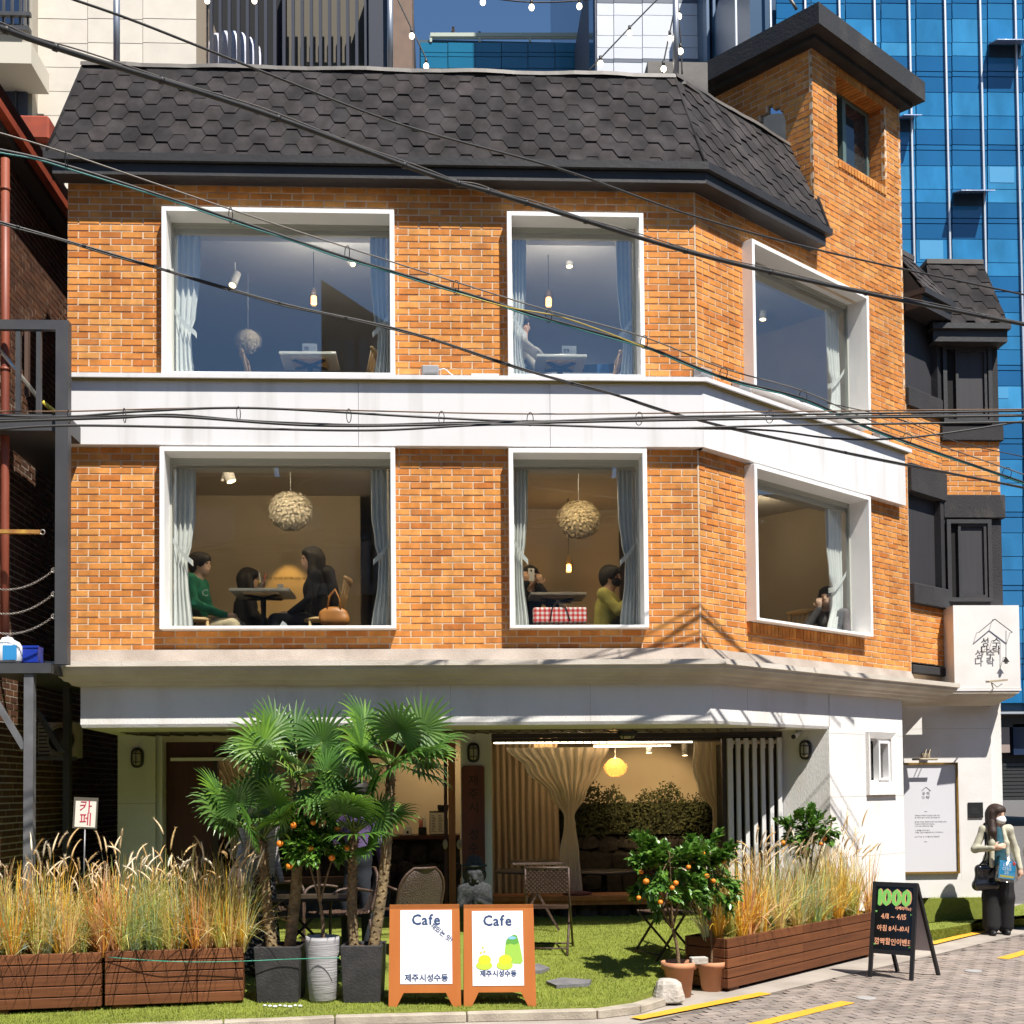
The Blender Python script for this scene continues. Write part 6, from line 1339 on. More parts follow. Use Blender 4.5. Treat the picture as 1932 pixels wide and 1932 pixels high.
cable('black cable pair slanting across the upper wide window panes', [(-30, 410), (180, 470), (400, 535), (545, 576), (770, 626), (1000, 700), (1150, 741), (1310, 790), (1560, 846), (1960, 925)], -3.2, -.6, .009, companion=(-.012, .006, m_cab), clips=14)
cable('rusty wire topping the level cable bundle over the white band', [(-30, 776), (130, 776), (450, 770), (1000, 781), (1500, 776), (1960, 772)], -2.6, -1.2, .006, m_rcab, rings=(130, 225, 455, 630, 820, 1000, 1215, 1430))
cable('upper black cable of the level bundle', [(-30, 784), (130, 786), (270, 776), (480, 770), (800, 787), (1000, 795), (1200, 788), (1500, 782), (1960, 775)], -2.6, -1.2, .010)
cable('middle black cable of the level bundle', [(-30, 796), (200, 789), (330, 786), (600, 803), (900, 800), (1200, 794), (1450, 790), (1960, 784)], -2.65, -1.25, .011, companion=(.014, .006, m_cab))
cable('lower black cable of the level bundle', [(-30, 812), (130, 803), (400, 807), (700, 812), (950, 801), (1250, 808), (1500, 802), (1960, 796)], -2.7, -1.3, .010)
cable('slack black cable looping below the bundle at the right', [(1300, 808), (1450, 812), (1560, 826), (1660, 829), (1780, 818), (1960, 790)], -1.6, -1.0, .009)
cable('fine dark wire in front of the right glass tower', [(1560, 760), (1700, 792), (1800, 832), (1960, 868)], -.8, -.4, .005)
# ------------------------------------------------------------------ string lights on the roof
m_bulb = M('string_bulb', (1, .95, .85), .4, emit=(1, .86, .62), estr=3.5)
def string_light(lab, pts_, bulbs, y):
    W_ = [at(u, v, y) for u, v in pts_]; t_ = thing('string_lights', lab, 'string lights', W_[0]); MB().tube(spline(W_, 6), .008, 6).build('cable', m_cab, t_)
    for u, v in bulbs:
        c = at(u, v, y); MB().tube([c+Vector((0, 0, .085)), c+Vector((0, 0, .03))], .017, 8).build('socket', m_cab, t_); MB().ball(c, .030, 12, 8, 0, 1, 1, 1.15).build('bulb', m_bulb, t_)
string_light('string of bulbs sagging along the top edge over the sky', [(880, -14), (924, -4), (1003, 4), (1093, 1), (1182, -12)], [(911, 4), (1003, 14), (1093, 12)], 1.0)
string_light('string of bulbs dropping from the pole beside the slats', [(748, -6), (777, 55), (804, 112), (806, 134)], [(777, 68), (804, 125)], 1.6)
string_light('string of bulbs rising to the right before the white panels', [(1110, 134), (1133, 110), (1188, 52), (1247, -8)], [(1133, 120), (1188, 63)], 1.2)
string_light('string of bulbs falling left of the right roof pole', [(1276, 0), (1264, 60), (1252, 118), (1250, 140)], [(1264, 73), (1252, 130)], 1.0)
string_light('string of bulbs falling right of the right roof pole', [(1279, 10), (1283, 60), (1285, 85), (1287, 140)], [(1281, 31), (1284, 97)], 1.0)
for u, lab in ((391, 'left'), (480, 'right')): c = at(u, 2, 3.0); t_ = thing('string_lights', '%s lone bulb at the top edge before the slats' % lab, 'string lights', c); MB().ball(c, .032, 12, 8).build('bulb', m_bulb, t_); MB().tube([c+Vector((0, 0, .03)), c+Vector((0, 0, .2))], .012, 8).build('socket', m_cab, t_)
cb = at(1250, 128, 1.6); MB().box(WORLD, at(1222, 128, 1.6).x, at(1335, 128, 1.6).x, 1.6, 2.6, 9.1, at(1250, 116, 1.6).z).build('roof_box', m_flash, house)
an = at(1497, 8, 2.2); at_ = thing('antenna_stub', 'bent metal antenna stub on the tower roof', 'antenna', an); MB().tube([at(1503, 18, 2.6), at(1497, 8, 2.6), at(1485, -10, 2.6)], .02, 8).build('rod', m_wire, at_)
# ------------------------------------------------------------------ lamps and cameras on the walls
m_lblk = M('lamp_black', (.012, .012, .012), .45); m_lens = M('frosted_lens', (.42, .38, .28), .35, spec=.6)
def bulkhead(lab, fr):
    t_ = thing('bulkhead_lamp', lab, 'wall lamp', fr(0, 0, 0)); n = 28
    def oval(w_, h_, o): return [fr(w_*math.copysign(abs(math.cos(6.2832*k/n))**.8, math.cos(6.2832*k/n)), o, (h_-w_)*(1 if math.sin(6.2832*k/n) > 0 else -1)*min(1, abs(math.sin(6.2832*k/n))*3)+w_*math.sin(6.2832*k/n)) for k in range(n)]
    def loft(rings, nm, mat):
        vs = [p for r in rings for p in r]; mb = MB(); mb.add(vs, [(i*n+k, i*n+(k+1) % n, (i+1)*n+(k+1) % n, (i+1)*n+k) for i in range(len(rings)-1) for k in range(n)], 0, 0, True); mb.add(rings[-1], [tuple(range(n))]); return mb.build(nm, mat, t_)
    loft([oval(.066, .106, 0), oval(.069, .109, .03), oval(.058, .098, .05), oval(.046, .086, .045)], 'housing', m_lblk); loft([oval(.045, .085, .03), oval(.042, .08, .06), oval(.03, .065, .075)], 'lens', m_lens)
    for z in (-.045, .045): MB().tube([fr(-.052, .045, z), fr(-.03, .085, z), fr(.03, .085, z), fr(.052, .045, z)], .005, 6).build('cage_bar', m_lblk, t_)
    MB().tube([fr(0, .045, -.095), fr(0, .088, -.06), fr(0, .088, .06), fr(0, .045, .095)], .005, 6).build('cage_bar', m_lblk, t_); MB().tube([fr(.03, .01, .10), fr(.032, .006, .16), fr(.06, .004, .2)], .004, 6).build('wire', m_frame, t_)
for u, v, lab in ((260, 1430, 'black oval caged wall lamp on the left white column'), (893, 1420, 'black oval caged wall lamp above the wooden name board')): bulkhead(lab, Fr(at(u, v, YC), (1, 0, 0), (0, -1, 0)))
lw0, lw1 = Vector((xc[4], YC, 0)), Vector((pc.x, pc.y, 0)); lwd = (lw1-lw0).normalized(); lwn = Vector((lwd.y, -lwd.x, 0))
def on_lamp_wall(u, v): d = _ray(u, v); return CAM+d*((lw0-CAM).dot(lwn)/d.dot(lwn))
bulkhead('black oval caged wall lamp on the sunlit wall below the camera', Fr(on_lamp_wall(1521, 1415), lwd, lwn))
c = at(1183, 1374, 1.0); bulkhead('black caged lamp hanging from the porch ceiling', Fr(Vector((c.x, 1.0, ZS-.02)), (0, 1, 0), (0, 0, -1), Vector((1, 0, 0))))
c = on_lamp_wall(1500, 1386); sc_ = thing('security_camera', 'white bullet security camera under the porch ceiling', 'camera', c); MB().tube([c+Vector((.03, -.05, .02)), c+Vector((-.06, -.16, -.03))], .03, 12).build('body', m_jug, sc_); MB().tube([c+Vector((-.06, -.16, -.03)), c+Vector((-.065, -.167, -.033))], .026, 12).build('lens', m_lblk, sc_); MB().tube([c+Vector((.06, 0, .03)), c+Vector((.02, -.06, .03))], .012, 8).build('bracket', m_jug, sc_)
m_fl = M('flood_grey', (.34, .34, .35), .45, .2)
def flood(lab, fr, a, o, yaw=0):
    p = fr(a, o, 5.885); t_ = thing('ledge_floodlight', lab, 'floodlight', p); f_ = Fr(p, fr.ea, fr.eo); MB().box(f_, -.085, .085, -.07, .05, .01, .095).build('housing', m_fl, t_, bevel=.012); MB().box(f_, -.08, .08, -.075, -.0705, .015, .09).build('glass', m_lblk, t_)
    for s_ in (-.06, .06): MB().box(f_, s_-.01, s_+.01, -.06, .03, -.005, .0095).build('foot', m_fl, t_)
    MB().tube(spline([f_(.08, .0, .06), f_(.14, .0, .07), f_(.2, -.02, .03), f_(.26, -.05, .0)], 5), .006, 6).build('wire', m_jug, t_)
flood('grey floodlight on the white ledge between the upper windows', FRONT, at(812, 706, -.08).x, .09); flood('grey floodlight on the white ledge at the house corner', TURN, .0, .08); flood('tilted grey floodlight on the ledge under the slanting window', TURN, .62, .09); flood('grey floodlight at the right end of the white ledge', TURN, 3.35, .09)
x_ = at(918, 714, -.08).x; MB().box(FRONT, x_-.15, x_+.12, .05, .10, 5.884, 5.91).build('junction_strip', m_band, label='small white junction strip on the ledge between the windows', cat='junction box')
# wooden name board on the middle column
wb = thing('wooden_sign', 'tall dark red wooden board with carved vertical Korean letters on the column', 'sign', at(893, 1650, YC)); wf = Fr(at(893, 1548, YC), (1, 0, 0), (0, -1, 0)); wdt, hgt = .125, .60
ptsb = []
for cx_, cz_, a0_ in ((wdt-.03, hgt-.03, 0), (-wdt+.03, hgt-.03, 90), (-wdt+.03, -hgt+.03, 180), (wdt-.03, -hgt+.03, 270)):
    for i in range(5): a = R(a0_+i*22.5); ptsb.append(wf(cx_+.03*math.cos(a), .004, cz_+.03*math.sin(a)))
MB().prism(ptsb, (0, -.035, 0)).build('board', M('sign_redwood', (.15, .035, .02), .55, col2=(.11, .024, .014), scale=10, stretch=(1, 1, .1)), wb)
for i, ch in enumerate('제주시 성수동'):
    if ch != ' ': text_part('letter', ch, Fr(wf(0, .04, .44-i*.148), (1, 0, 0), (0, -1, 0)), .125, M('carved_black', (.02, .012, .01), .7), wb, depth=.004)
# folded glass doors stacked at the right of the bay
m_alu = M('white_aluminium', (.70, .70, .70), .4, .1); fd = thing('folding_door', 'stack of folded white framed glass doors at the right of the bay', 'folding door', at(1425, 1690, 1.4))
for i in range(7):
    u = 1379+i*15.5; p = at(u, 1500, 1.42); w_ = .022 if i else .03; f_ = frame_at(Vector((p.x, 1.42, 0)), R(8))
    MB().box(f_, -w_, w_, .0, .035, ztop, 2.36).build('stile', m_alu, fd); MB().box(f_, -w_*.6, w_*.6, .036, .40, ztop+.05, 2.30).build('leaf', M('door_leaf_dark', (.03, .033, .032), .3, spec=.6), fd)  # near-black leaf behind each white stile
    MB().box(f_, -w_-.003, w_+.003, -.012, -.001, 2.25, 2.31).build('hinge', m_alu, fd)
MB().box(WORLD, at(1362, 1500, 1.5).x, at(1372, 1500, 1.5).x, 1.46, 1.54, ztop, 2.37).build('stile', m_bronze, fd); MB().box(WORLD, at(1468, 1500, 1.5).x, xc[4], 1.505, 1.60, ztop, 2.37).build('stile', m_alu, fd)
# ------------------------------------------------------------------ curtains of the shop
cy = 1.9; ZC = lambda v: Z(1080, v, cy); XC = lambda u, v=1500: at(u, v, cy).x
CFr = Fr((0, cy, 0), (1, 0, 0), (0, -1, 0))
curtain('cream sheer curtain knotted in the middle of the right bay', CFr, [(ZC(1410), XC(955, 1405), XC(1149, 1405)), (ZC(1450), XC(992, 1450), XC(1132, 1450)), (ZC(1500), XC(1037, 1500), XC(1106, 1500)), (ZC(1540), XC(1064, 1540), XC(1084, 1540)), (ZC(1556), XC(1064, 1556), XC(1086, 1556)), (ZC(1610), XC(1056, 1610), XC(1093, 1610)), (ZC(1682), XC(1049, 1682), XC(1099, 1682))], 0, 11, .04, m_sheer)
curtain('cream sheer curtain knotted beside the folded doors', CFr, [(ZC(1402), XC(1311), XC(1366)), (ZC(1450), XC(1307), XC(1366)), (ZC(1495), XC(1318), XC(1366)), (ZC(1533), XC(1344), XC(1366)), (ZC(1545), XC(1344), XC(1366)), (ZC(1640), XC(1338), XC(1368))], 0, 6, .04, m_sheer)
c5 = Fr((0, 3.6, 0), (1, 0, 0), (0, -1, 0)); curtain('cream pleated drape along the inner wall of the right bay', c5, [(2.65, at(900, 1500, 3.6).x, at(1052, 1500, 3.6).x), (ZF, at(900, 1500, 3.6).x, at(1056, 1500, 3.6).x)], 0, 13, .026, M('drape_tan', (.40, .31, .20), .9))
c6 = Fr((0, 2.0, 0), (1, 0, 0), (0, -1, 0)); xq = lambda u: at(u, 1500, 2.0).x; zq = lambda v: Z(450, v, 2.0); curtain('cream curtain gathered behind the left palms', c6, [(zq(1432), xq(380), xq(490)), (zq(1480), xq(410), xq(478)), (zq(1530), xq(436), xq(462)), (zq(1620), xq(434), xq(466))], 0, 8, .03, m_sheer)
rod = thing('curtain_rod', 'dark curtain rod with rings across the right bay', 'curtain rod', at(940, 1400, 1.9)); MB().tube([Vector((xc[3]+.02, 1.9, ZC(1398))), Vector((xc[4]-.1, 1.9, ZC(1398)))], .009, 8).build('rod', m_bronze, rod)
for i in range(14): ringmesh(Vector((XC(955+i*14.7), 1.9, ZC(1400))), .02, .004, Vector((1, 0, 0)), 10).build('curtain_ring', m_bronze, rod)
p = at(322, 1433, 1.6); MB().box(WORLD, p.x, at(480, 1431, 1.6).x, 1.58, 1.62, p.z-.018, p.z+.018).build('awning_rail', m_frame, label='white rail across the dark red panel of the left bay', cat='rail')
# things on the counter
cb_ = at(825, 1545, 3.1); mn = thing('menu_board', 'white clipboard menu standing on the stone counter', 'menu', cb_); ff = Fr(Vector((cb_.x, 3.1, 1.272)), (1, 0, 0), (0, -1, 0)); MB().box(ff, -.095, .095, -.01, 0, 0, .29).build('clipboard', m_iron, mn); MB().box(ff, -.085, .085, .001, .004, .01, .27).build('paper', M('paper_white', (.75, .70, .62), .8), mn)
mb = MB(); rq = random.Random(2)
for i in range(11):
    for x0 in (-.07, .015): mb.box(ff, x0, x0+rq.uniform(.03, .055), .0045, .005, .04+.019*i, .047+.019*i)
mb.build('print', m_ink, mn, kind='stuff')
for u, hh_, lab, mt in ((769, .12, 'small white house shaped box on the counter', m_jug),): p = at(u, 1570, 3.1); f_ = Fr(Vector((p.x, 3.1, 1.272)), (1, 0, 0), (0, -1, 0)); t_ = thing('card_box', lab, 'box', f_(0, 0, 0)); MB().prism([f_(-.05, 0, 0), f_(.05, 0, 0), f_(.05, 0, .08), f_(0, 0, .12), f_(-.05, 0, .08)], (0, .08, 0)).build('shell', mt, t_); MB().box(f_, -.012, .012, .001, .004, .02, .05).build('window_print', m_ink, t_)
pp = at(797, 1575, 3.1); ph = thing('straw_holder', 'black holder with red straws on the counter', 'holder', pp); f_ = Fr(Vector((pp.x, 3.12, 1.272)), (1, 0, 0), (0, -1, 0)); MB().box(f_, -.05, .05, -.08, 0, 0, .09).build('box', m_iron, ph)
for i in range(9): MB().tube([f_(-.035+.009*i, -.03, .05), f_(-.045+.011*i, -.03, .19+.02*(i % 3))], .004, 5).build('straw', M('red_straw', (.6, .05, .04), .5) if i < 5 else m_jug, ph)
cm = thing('coffee_grinder', 'black coffee grinder at the counter end beside the door', 'grinder', at(835, 1540, 3.3)); f_ = Fr(Vector((at(836, 1540, 3.3).x, 3.3, 1.272)), (1, 0, 0), (0, -1, 0)); MB().box(f_, -.06, .06, -.1, .05, 0, .2).build('body', m_iron, cm, bevel=.01); MB().lathe(f_, [(.04, .201), (.07, .33), (.07, .36)], 14).build('hopper', m_iron, cm)
# low tables and stools inside the right bay
for u, v, y, lab in ((997, 1641, 2.6, 'dark round table before the pleated drape'), (1140, 1642, 3.0, 'dark round table behind the knotted curtain')):
    p = at(u, v, y); t_ = thing('round_table', lab, 'table', (p.x, y, ZF)); f_ = Fr((p.x, y, ZF), (1, 0, 0), (0, 1, 0)); h_ = p.z-ZF; MB().lathe(f_, [(.39, h_-.03), (.40, h_-.015), (.39, h_)], 26).build('table_top', M('grey_top', (.10, .09, .085), .4), t_); MB().lathe(f_, [(.04, .03), (.035, h_-.031)], 12).build('column', m_iron, t_); MB().lathe(f_, [(.22, 0), (.2, .02), (.04, .032)], 20).build('foot', m_iron, t_)
cu = at(1090, 1684, 1.5); MB().lathe(Fr(Vector((cu.x, 1.55, ztop)), (1, 0, 0), (0, 1, 0)), [(.15, .001), (.165, .012), (.15, .026)], 22).build('seat_cushion', M('maroon_cushion', (.12, .035, .035), .9), label='round maroon cushion on the bench plank', cat='cushion', org=Vector((cu.x, 1.55, ztop)))
# ------------------------------------------------------------------ timber planters
m_plank = piece_mat('planter_plank', [(.135, .046, .016), (.17, .060, .021), (.115, .038, .013), (.15, .052, .018)], rough=.6, blotch=.3, nscale=4, bscale=150, bump=.5, stretch=(.35, .35, 9), spec=.35)
m_moss = M('dry_moss', (.14, .12, .02), .95, col2=(.20, .15, .03), scale=40, bump=1, bscale=90)
def planter(lab, fr, L, D, H, split=(), group=None, feet=True):
    """fr origin: front lower left corner; a along, o towards the viewer"""
    t_ = thing('wooden_planter', lab, 'planter', fr(0, 0, 0)); n = 5; ph = (H-.03)/n; cuts = [0]+list(split)+[L]
    for i in range(n):
        z0 = .03+i*ph+.004; z1 = .03+(i+1)*ph-.004
        for a0, a1 in zip(cuts, cuts[1:]): MB().box(fr, a0+.003, a1-.003, -.028, rng.uniform(-.002, .002), z0, z1).build('plank', m_plank, t_, bevel=.004)
        MB().box(fr, .002, .03, -D, -.030, z0, z1).build('plank', m_plank, t_, bevel=.004); MB().box(fr, L-.03, L-.002, -D, -.030, z0, z1).build('plank', m_plank, t_, bevel=.004)
        MB().box(fr, .002, L-.002, -D-.026, -D-.002, z0, z1).build('plank', m_plank, t_)
    MB().box(fr, .03, L-.03, -D+.002, -.031, .03, H-.05).build('liner', m_brown, t_)
    for a in (.06, L-.22): MB().box(fr, a, a+.16, -.10, -.02, 0, .029).build('foot', m_plank, t_)
    mo = MB(); mr = random.Random(int(L*100)); nx, ny = int(L/.04), 9; vs = []
    for i in range(nx+1):
        for j_ in range(ny+1): vs.append(fr(.032+(L-.064)*i/nx, -.034-(D-.04)*j_/ny, H-.03+mr.uniform(-.012, .02)))
    mo.add(vs, [(i*(ny+1)+j_, (i+1)*(ny+1)+j_, (i+1)*(ny+1)+j_+1, i*(ny+1)+j_+1) for i in range(nx) for j_ in range(ny)], 0, 0, True); mo.build('moss', m_moss, t_, kind='stuff'); return t_
def on_turf(u, v):                 # where a measured foot point meets the sloping turf
    d = _ray(u, v); lo_, hi_ = 5., 25.
    for _ in range(40):
        m_ = (lo_+hi_)/2; p = CAM+d*m_
        if p.z > turf_z(p.y): lo_ = m_
        else: hi_ = m_
    return p
q0, q1, q2 = on_turf(2, 1910), on_turf(194, 1907), on_turf(470, 1898)
LF = lambda a, b: Fr(a, (b-a).to_2d().to_3d().normalized(), Vector(((b-a).y, -(b-a).x, 0)).normalized())
z_ = min(q0.z, q1.z); fA = LF(Vector((q1.x, q1.y, z_)), Vector((q1.x+1, q1.y+.13, z_))); Lp = .92
eA = fA.ea; A0 = Vector((q1.x, q1.y, turf_z(q1.y)))-eA*(Lp+.012); hgtp = (at(194, 1796, q1.y).z-turf_z(q1.y))
FA1 = Fr(A0, eA, fA.eo); FA2 = Fr(Vector((q1.x+.012, q1.y+.002, turf_z(q1.y)+.004)), eA, fA.eo); L2 = (q2-q1).length-.06
planter('brown plank planter of dry grasses at the left picture edge', FA1, Lp, .36, hgtp); planter('brown plank planter of dry grasses beside the black square pot', FA2, L2, .36, hgtp, (L2*.66,))
r0, r1_ = gz(1374, 1873, 0), gz(1656, 1803, 0); FB = LF(r0, r1_); LB = (r1_-r0).length; hB = at(1374, 1771, r0.y).z
planter('brown plank planter of dry grasses behind the chalkboard', FB, LB, .42, hB, (LB*.46,))
# ------------------------------------------------------------------ ornamental grasses
m_gblade = piece_mat('grass_blade', [(.86, .58, .06), (.84, .50, .05), (.78, .34, .06), (.80, .46, .28), (.82, .62, .26), (.66, .60, .16), (.42, .50, .12), (.40, .54, .28), (.56, .66, .48), (.76, .70, .40), (.86, .66, .16)], rough=.6, blotch=.15, nscale=3, bump=0, trans=.3)
m_plume = piece_mat('grass_plume', [(.66, .44, .18), (.80, .72, .56), (.58, .36, .13)], rough=.9, blotch=.15, nscale=6, bump=0)
def blade_strip(mb, p, d0, L, bend, wd, rnd_, seg=5):
    """tapering curved blade"""
    pts_ = []; d = Vector(d0).normalized(); q = Vector(p); hz = Vector((d.x, d.y, 0)); hz = hz.normalized() if hz.length > 1e-3 else Vector((1, 0, 0))
    for i in range(seg+1): pts_.append(q.copy()); d = (d+hz*bend/seg-Vector((0, 0, bend*.9/seg))).normalized(); q = q+d*L/seg
    sd = hz.cross(Vector((0, 0, 1))); sd = (sd+Vector((rng.uniform(-.6, .6), rng.uniform(-.6, .6), 0))).normalized(); vs = []
    for i, c in enumerate(pts_): w_ = wd*(1-.85*(i/seg)**1.5); vs += [c-sd*w_, c+sd*w_]
    mb.add(vs, [(2*i, 2*i+1, 2*i+3, 2*i+2) for i in range(seg)], 0, rnd_); return pts_[-1], d
def plume(mb, p, d, L, rnd_, rn_):
    pts_ = []; q = Vector(p); d = Vector(d).normalized(); hz = Vector((d.x, d.y, 0)); hz = hz.normalized() if hz.length > .05 else Vector((rn_.uniform(-1, 1), rn_.uniform(-1, 1), 0)).normalized(); bd = rn_.uniform(.1, .9)
    for i in range(7): pts_.append(q.copy()); q = q+d*L/6; d = (d+hz*bd/6-Vector((0, 0, bd/7))).normalized()
    mb.tube(pts_, [.003, .006, .0075, .0075, .0065, .005, .002], 6, rnd=rnd_)
    for k in range(80):
        i = rn_.randrange(0, 6); t = rn_.random(); c = pts_[i].lerp(pts_[i+1], t); ax = (pts_[i+1]-pts_[i]).normalized(); o = Vector((rn_.uniform(-1, 1), rn_.uniform(-1, 1), rn_.uniform(-1, 1))); o = (o-ax*o.dot(ax)).normalized(); e = c+o*.017+ax*.02; s_ = ax.cross(o)*.0014; mb.add([c-s_, c+s_, e], [(0, 1, 2)], 0, rnd_)
def tuft_proto(seed, tall):
    rn_ = random.Random(seed); bl, pl_m = MB(), MB(); base = rn_.choice([0.0, .12, .3, .45, .6, .75]); nb = 62
    for i in range(nb):
        a = rn_.uniform(0, 6.2832); r_ = rn_.uniform(0, .035); sp_ = rn_.uniform(.03, .42)*rn_.random()**.4; L = rn_.uniform(.42, .86)*tall
        blade_strip(bl, (r_*math.cos(a), r_*math.sin(a), -.02), (sp_*math.cos(a), sp_*math.sin(a), 1), L, rn_.uniform(.0, .7)*rn_.random()+(rn_.uniform(.4, 1.3) if rn_.random() < .22 else 0), rn_.uniform(.0028, .008), (base+rn_.uniform(-.12, .12)) % 1+.001)
    for i in range(rn_.choice([2, 3, 3, 4])):
        a = rn_.uniform(0, 6.2832); sp_ = rn_.uniform(.02, .22); e, d = blade_strip(bl, (0, 0, 0), (sp_*math.cos(a), sp_*math.sin(a), 1), rn_.uniform(.62, .92)*tall, rn_.uniform(.0, .35), .0022, rn_.random()); plume(pl_m, e, d, rn_.uniform(.12, .20), rn_.choice([.2, .5, .5, .8]), rn_)
    return bl.mesh('blades', m_gblade, None, False), pl_m.mesh('plumes', m_plume, None, False)
protos = [tuft_proto(100+i, .92+.04*(i % 4)) for i in range(9)]
def place_tufts(fr, L, D, H, n, where, side_word):
    lr = random.Random(n); order = []
    for i in range(n): order.append((L*(i+.5)/n+lr.uniform(-.03, .03), -lr.choice([.07, .13, .20, .28, .33])*D/.36))
    for i, (a, o) in enumerate(order):
        bm__, pm__ = protos[lr.randrange(9)]; p = fr(a, o, H-.035); t_ = thing('ornamental_grass', 'tuft of dry gold and green fountain grass growing in the %s' % where, 'ornamental grass', p, 'fountain grass tufts in the %s' % where); t_.rotation_euler.z = lr.uniform(0, 6.28); s_ = lr.uniform(.74, 1.06); t_.scale = (s_, s_, s_*lr.uniform(.95, 1.1))
        for nm, me in (('blades', bm__), ('plumes', pm__)): o_ = bpy.data.objects.new(nm, me); COL.objects.link(o_); o_.parent = t_; o_['kind'] = 'stuff'
place_tufts(FA1, Lp, .36, hgtp, 24, 'planter at the left picture edge', 'left'); place_tufts(FA2, L2, .36, hgtp, 32, 'planter beside the black square pot', 'mid'); place_tufts(FB, LB, .42, hB, 50, 'planter behind the chalkboard', 'right')
# ------------------------------------------------------------------ pots
m_pblk = M('black_fibre', (.022, .021, .022), .7, col2=(.045, .042, .042), scale=7, bump=.5, bscale=50, ramp=(.45, .75)); m_soil = M('soil', (.08, .045, .025), .95, col2=(.14, .08, .045), scale=60, bump=1, bscale=80); m_terra = M('terracotta', (.52, .24, .125), .8, col2=(.44, .19, .10), scale=5, bump=.15, bscale=60); m_gpot = M('ribbed_grey', (.36, .35, .36), .7, col2=(.27, .26, .27), scale=25, stretch=(.1, .1, 2.2), bump=.7, bscale=45)
def square_pot(lab, u0, u1, v0, v1):
    c = on_turf((u0+u1)/2, v1); wt_ = (at(u1, v0, c.y).x-at(u0, v0, c.y).x)/2; h_ = at(u0, v0, c.y).z-c.z; f_ = frame_at(c+Vector((0, wt_*.8, 0)), R(-4)); t_ = thing('square_pot', lab, 'pot', c); wb_ = wt_*.88; mb = MB(); vs = []
    for w_, z in ((wb_, 0), (wt_, h_), (wt_-.02, h_), (wt_-.03, h_-.04)): vs += [f_(-w_, -w_, z), f_(w_, -w_, z), f_(w_, w_, z), f_(-w_, w_, z)]
    mb.add(vs, [(3, 2, 1, 0)]+[(i*4+k, i*4+(k+1) % 4, i*4+4+(k+1) % 4, i*4+4+k) for i in range(3) for k in range(4)]); mb.build('pot', m_pblk, t_, bevel=.006); MB().box(f_, -wt_+.028, wt_-.028, -wt_+.028, wt_-.028, h_-.08, h_-.03).build('soil', m_soil, t_); return f_, h_
def round_pot(lab, u0, u1, v0, v1, prof, mat, ground=None, n=28):
    c = ground or on_turf((u0+u1)/2, v1); r_ = (at(u1, v0, c.y).x-at(u0, v0, c.y).x)/2; h_ = at(u0, v0, c.y).z-c.z; f_ = Fr(c+Vector((0, r_*.6, 0)), (1, 0, 0), (0, 1, 0)); t_ = thing('round_pot', lab, 'pot', c); MB().lathe(f_, [(a*r_, b*h_) for a, b in prof], n, capt=False).build('pot', mat, t_); MB().lathe(f_, [(r_*.8, h_*.82), (r_*.82, h_*.9)], 20).build('soil', m_soil, t_); return f_, h_, r_
pf1, ph1 = square_pot('black square pot right of the left planters', 482, 570, 1786, 1892); pf2, ph2 = square_pot('black square pot left of the first cafe board', 645, 724, 1784, 1892)
gf, gh, gr = round_pot('tall ribbed grey round pot between the black pots', 574, 640, 1769, 1893, [(.68, 0), (.78, .05), (.92, .5), (1.0, .93), (1.0, 1.0), (.93, 1.0), (.9, .9)], m_gpot)
tprof = [(.66, 0), (.86, .80), (1.0, .80), (1.02, 1.0), (.93, 1.0), (.90, .86)]
tf1, th1, tr1 = round_pot('terracotta pot with an orange tree behind the concrete lump', 1252, 1318, 1817, 1884, tprof, m_terra, gz(1285, 1884, .0)); tf2, th2, tr2 = round_pot('terracotta pot with an orange tree against the right planter', 1318, 1376, 1816, 1872, tprof, m_terra, gz(1347, 1872, .0))
for i, nth in enumerate(('leftmost', 'second from the left', 'third from the left', 'fourth from the left', 'fourth from the right', 'third from the right', 'second from the right', 'rightmost')): p = on_turf(500+i*9.5, 1899+(i % 3)); MB().ball(p+Vector((0, -.01, .01)), .012+.002*(i % 3), 8, 5, 0, 1.3, 1, .7).build('pebble', m_jug, label='white pebble, %s in the row before the left black pot' % nth, cat='pebble', group='white pebbles before the black pot', org=p)
# ------------------------------------------------------------------ orange trees
m_ol = piece_mat('orange_leaf', [(.07, .18, .018), (.10, .23, .025), (.055, .15, .02), (.15, .28, .035), (.085, .20, .025)], rough=.35, blotch=.2, nscale=8, bump=0, spec=.6, trans=.25); m_bark = M('citrus_bark', (.20, .13, .07), .9, col2=(.13, .085, .045), scale=20, bump=.8, bscale=60); m_fruit = M('orange_peel', (.80, .24, .012), .45, col2=(.72, .19, .01), scale=9, bump=.3, bscale=220)
def leaf(mb, p, d, up, L, w_, rnd_):
    d = d.normalized(); s_ = d.cross(up); s_ = s_.normalized() if s_.length > 1e-3 else d.orthogonal().normalized(); n_ = s_.cross(d); m1, m2 = p+d*L*.4-n_*L*.05, p+d*L*.72-n_*L*.08; mb.add([p, m1+s_*w_+n_*w_*.4, m2+s_*w_*.75+n_*w_*.3, p+d*L-n_*L*.15, m2-s_*w_*.75+n_*w_*.3, m1-s_*w_+n_*w_*.4, m1, m2], [(0, 1, 6), (0, 6, 5), (1, 2, 7, 6), (6, 7, 4, 5), (2, 3, 7), (7, 3, 4)], 0, rnd_)
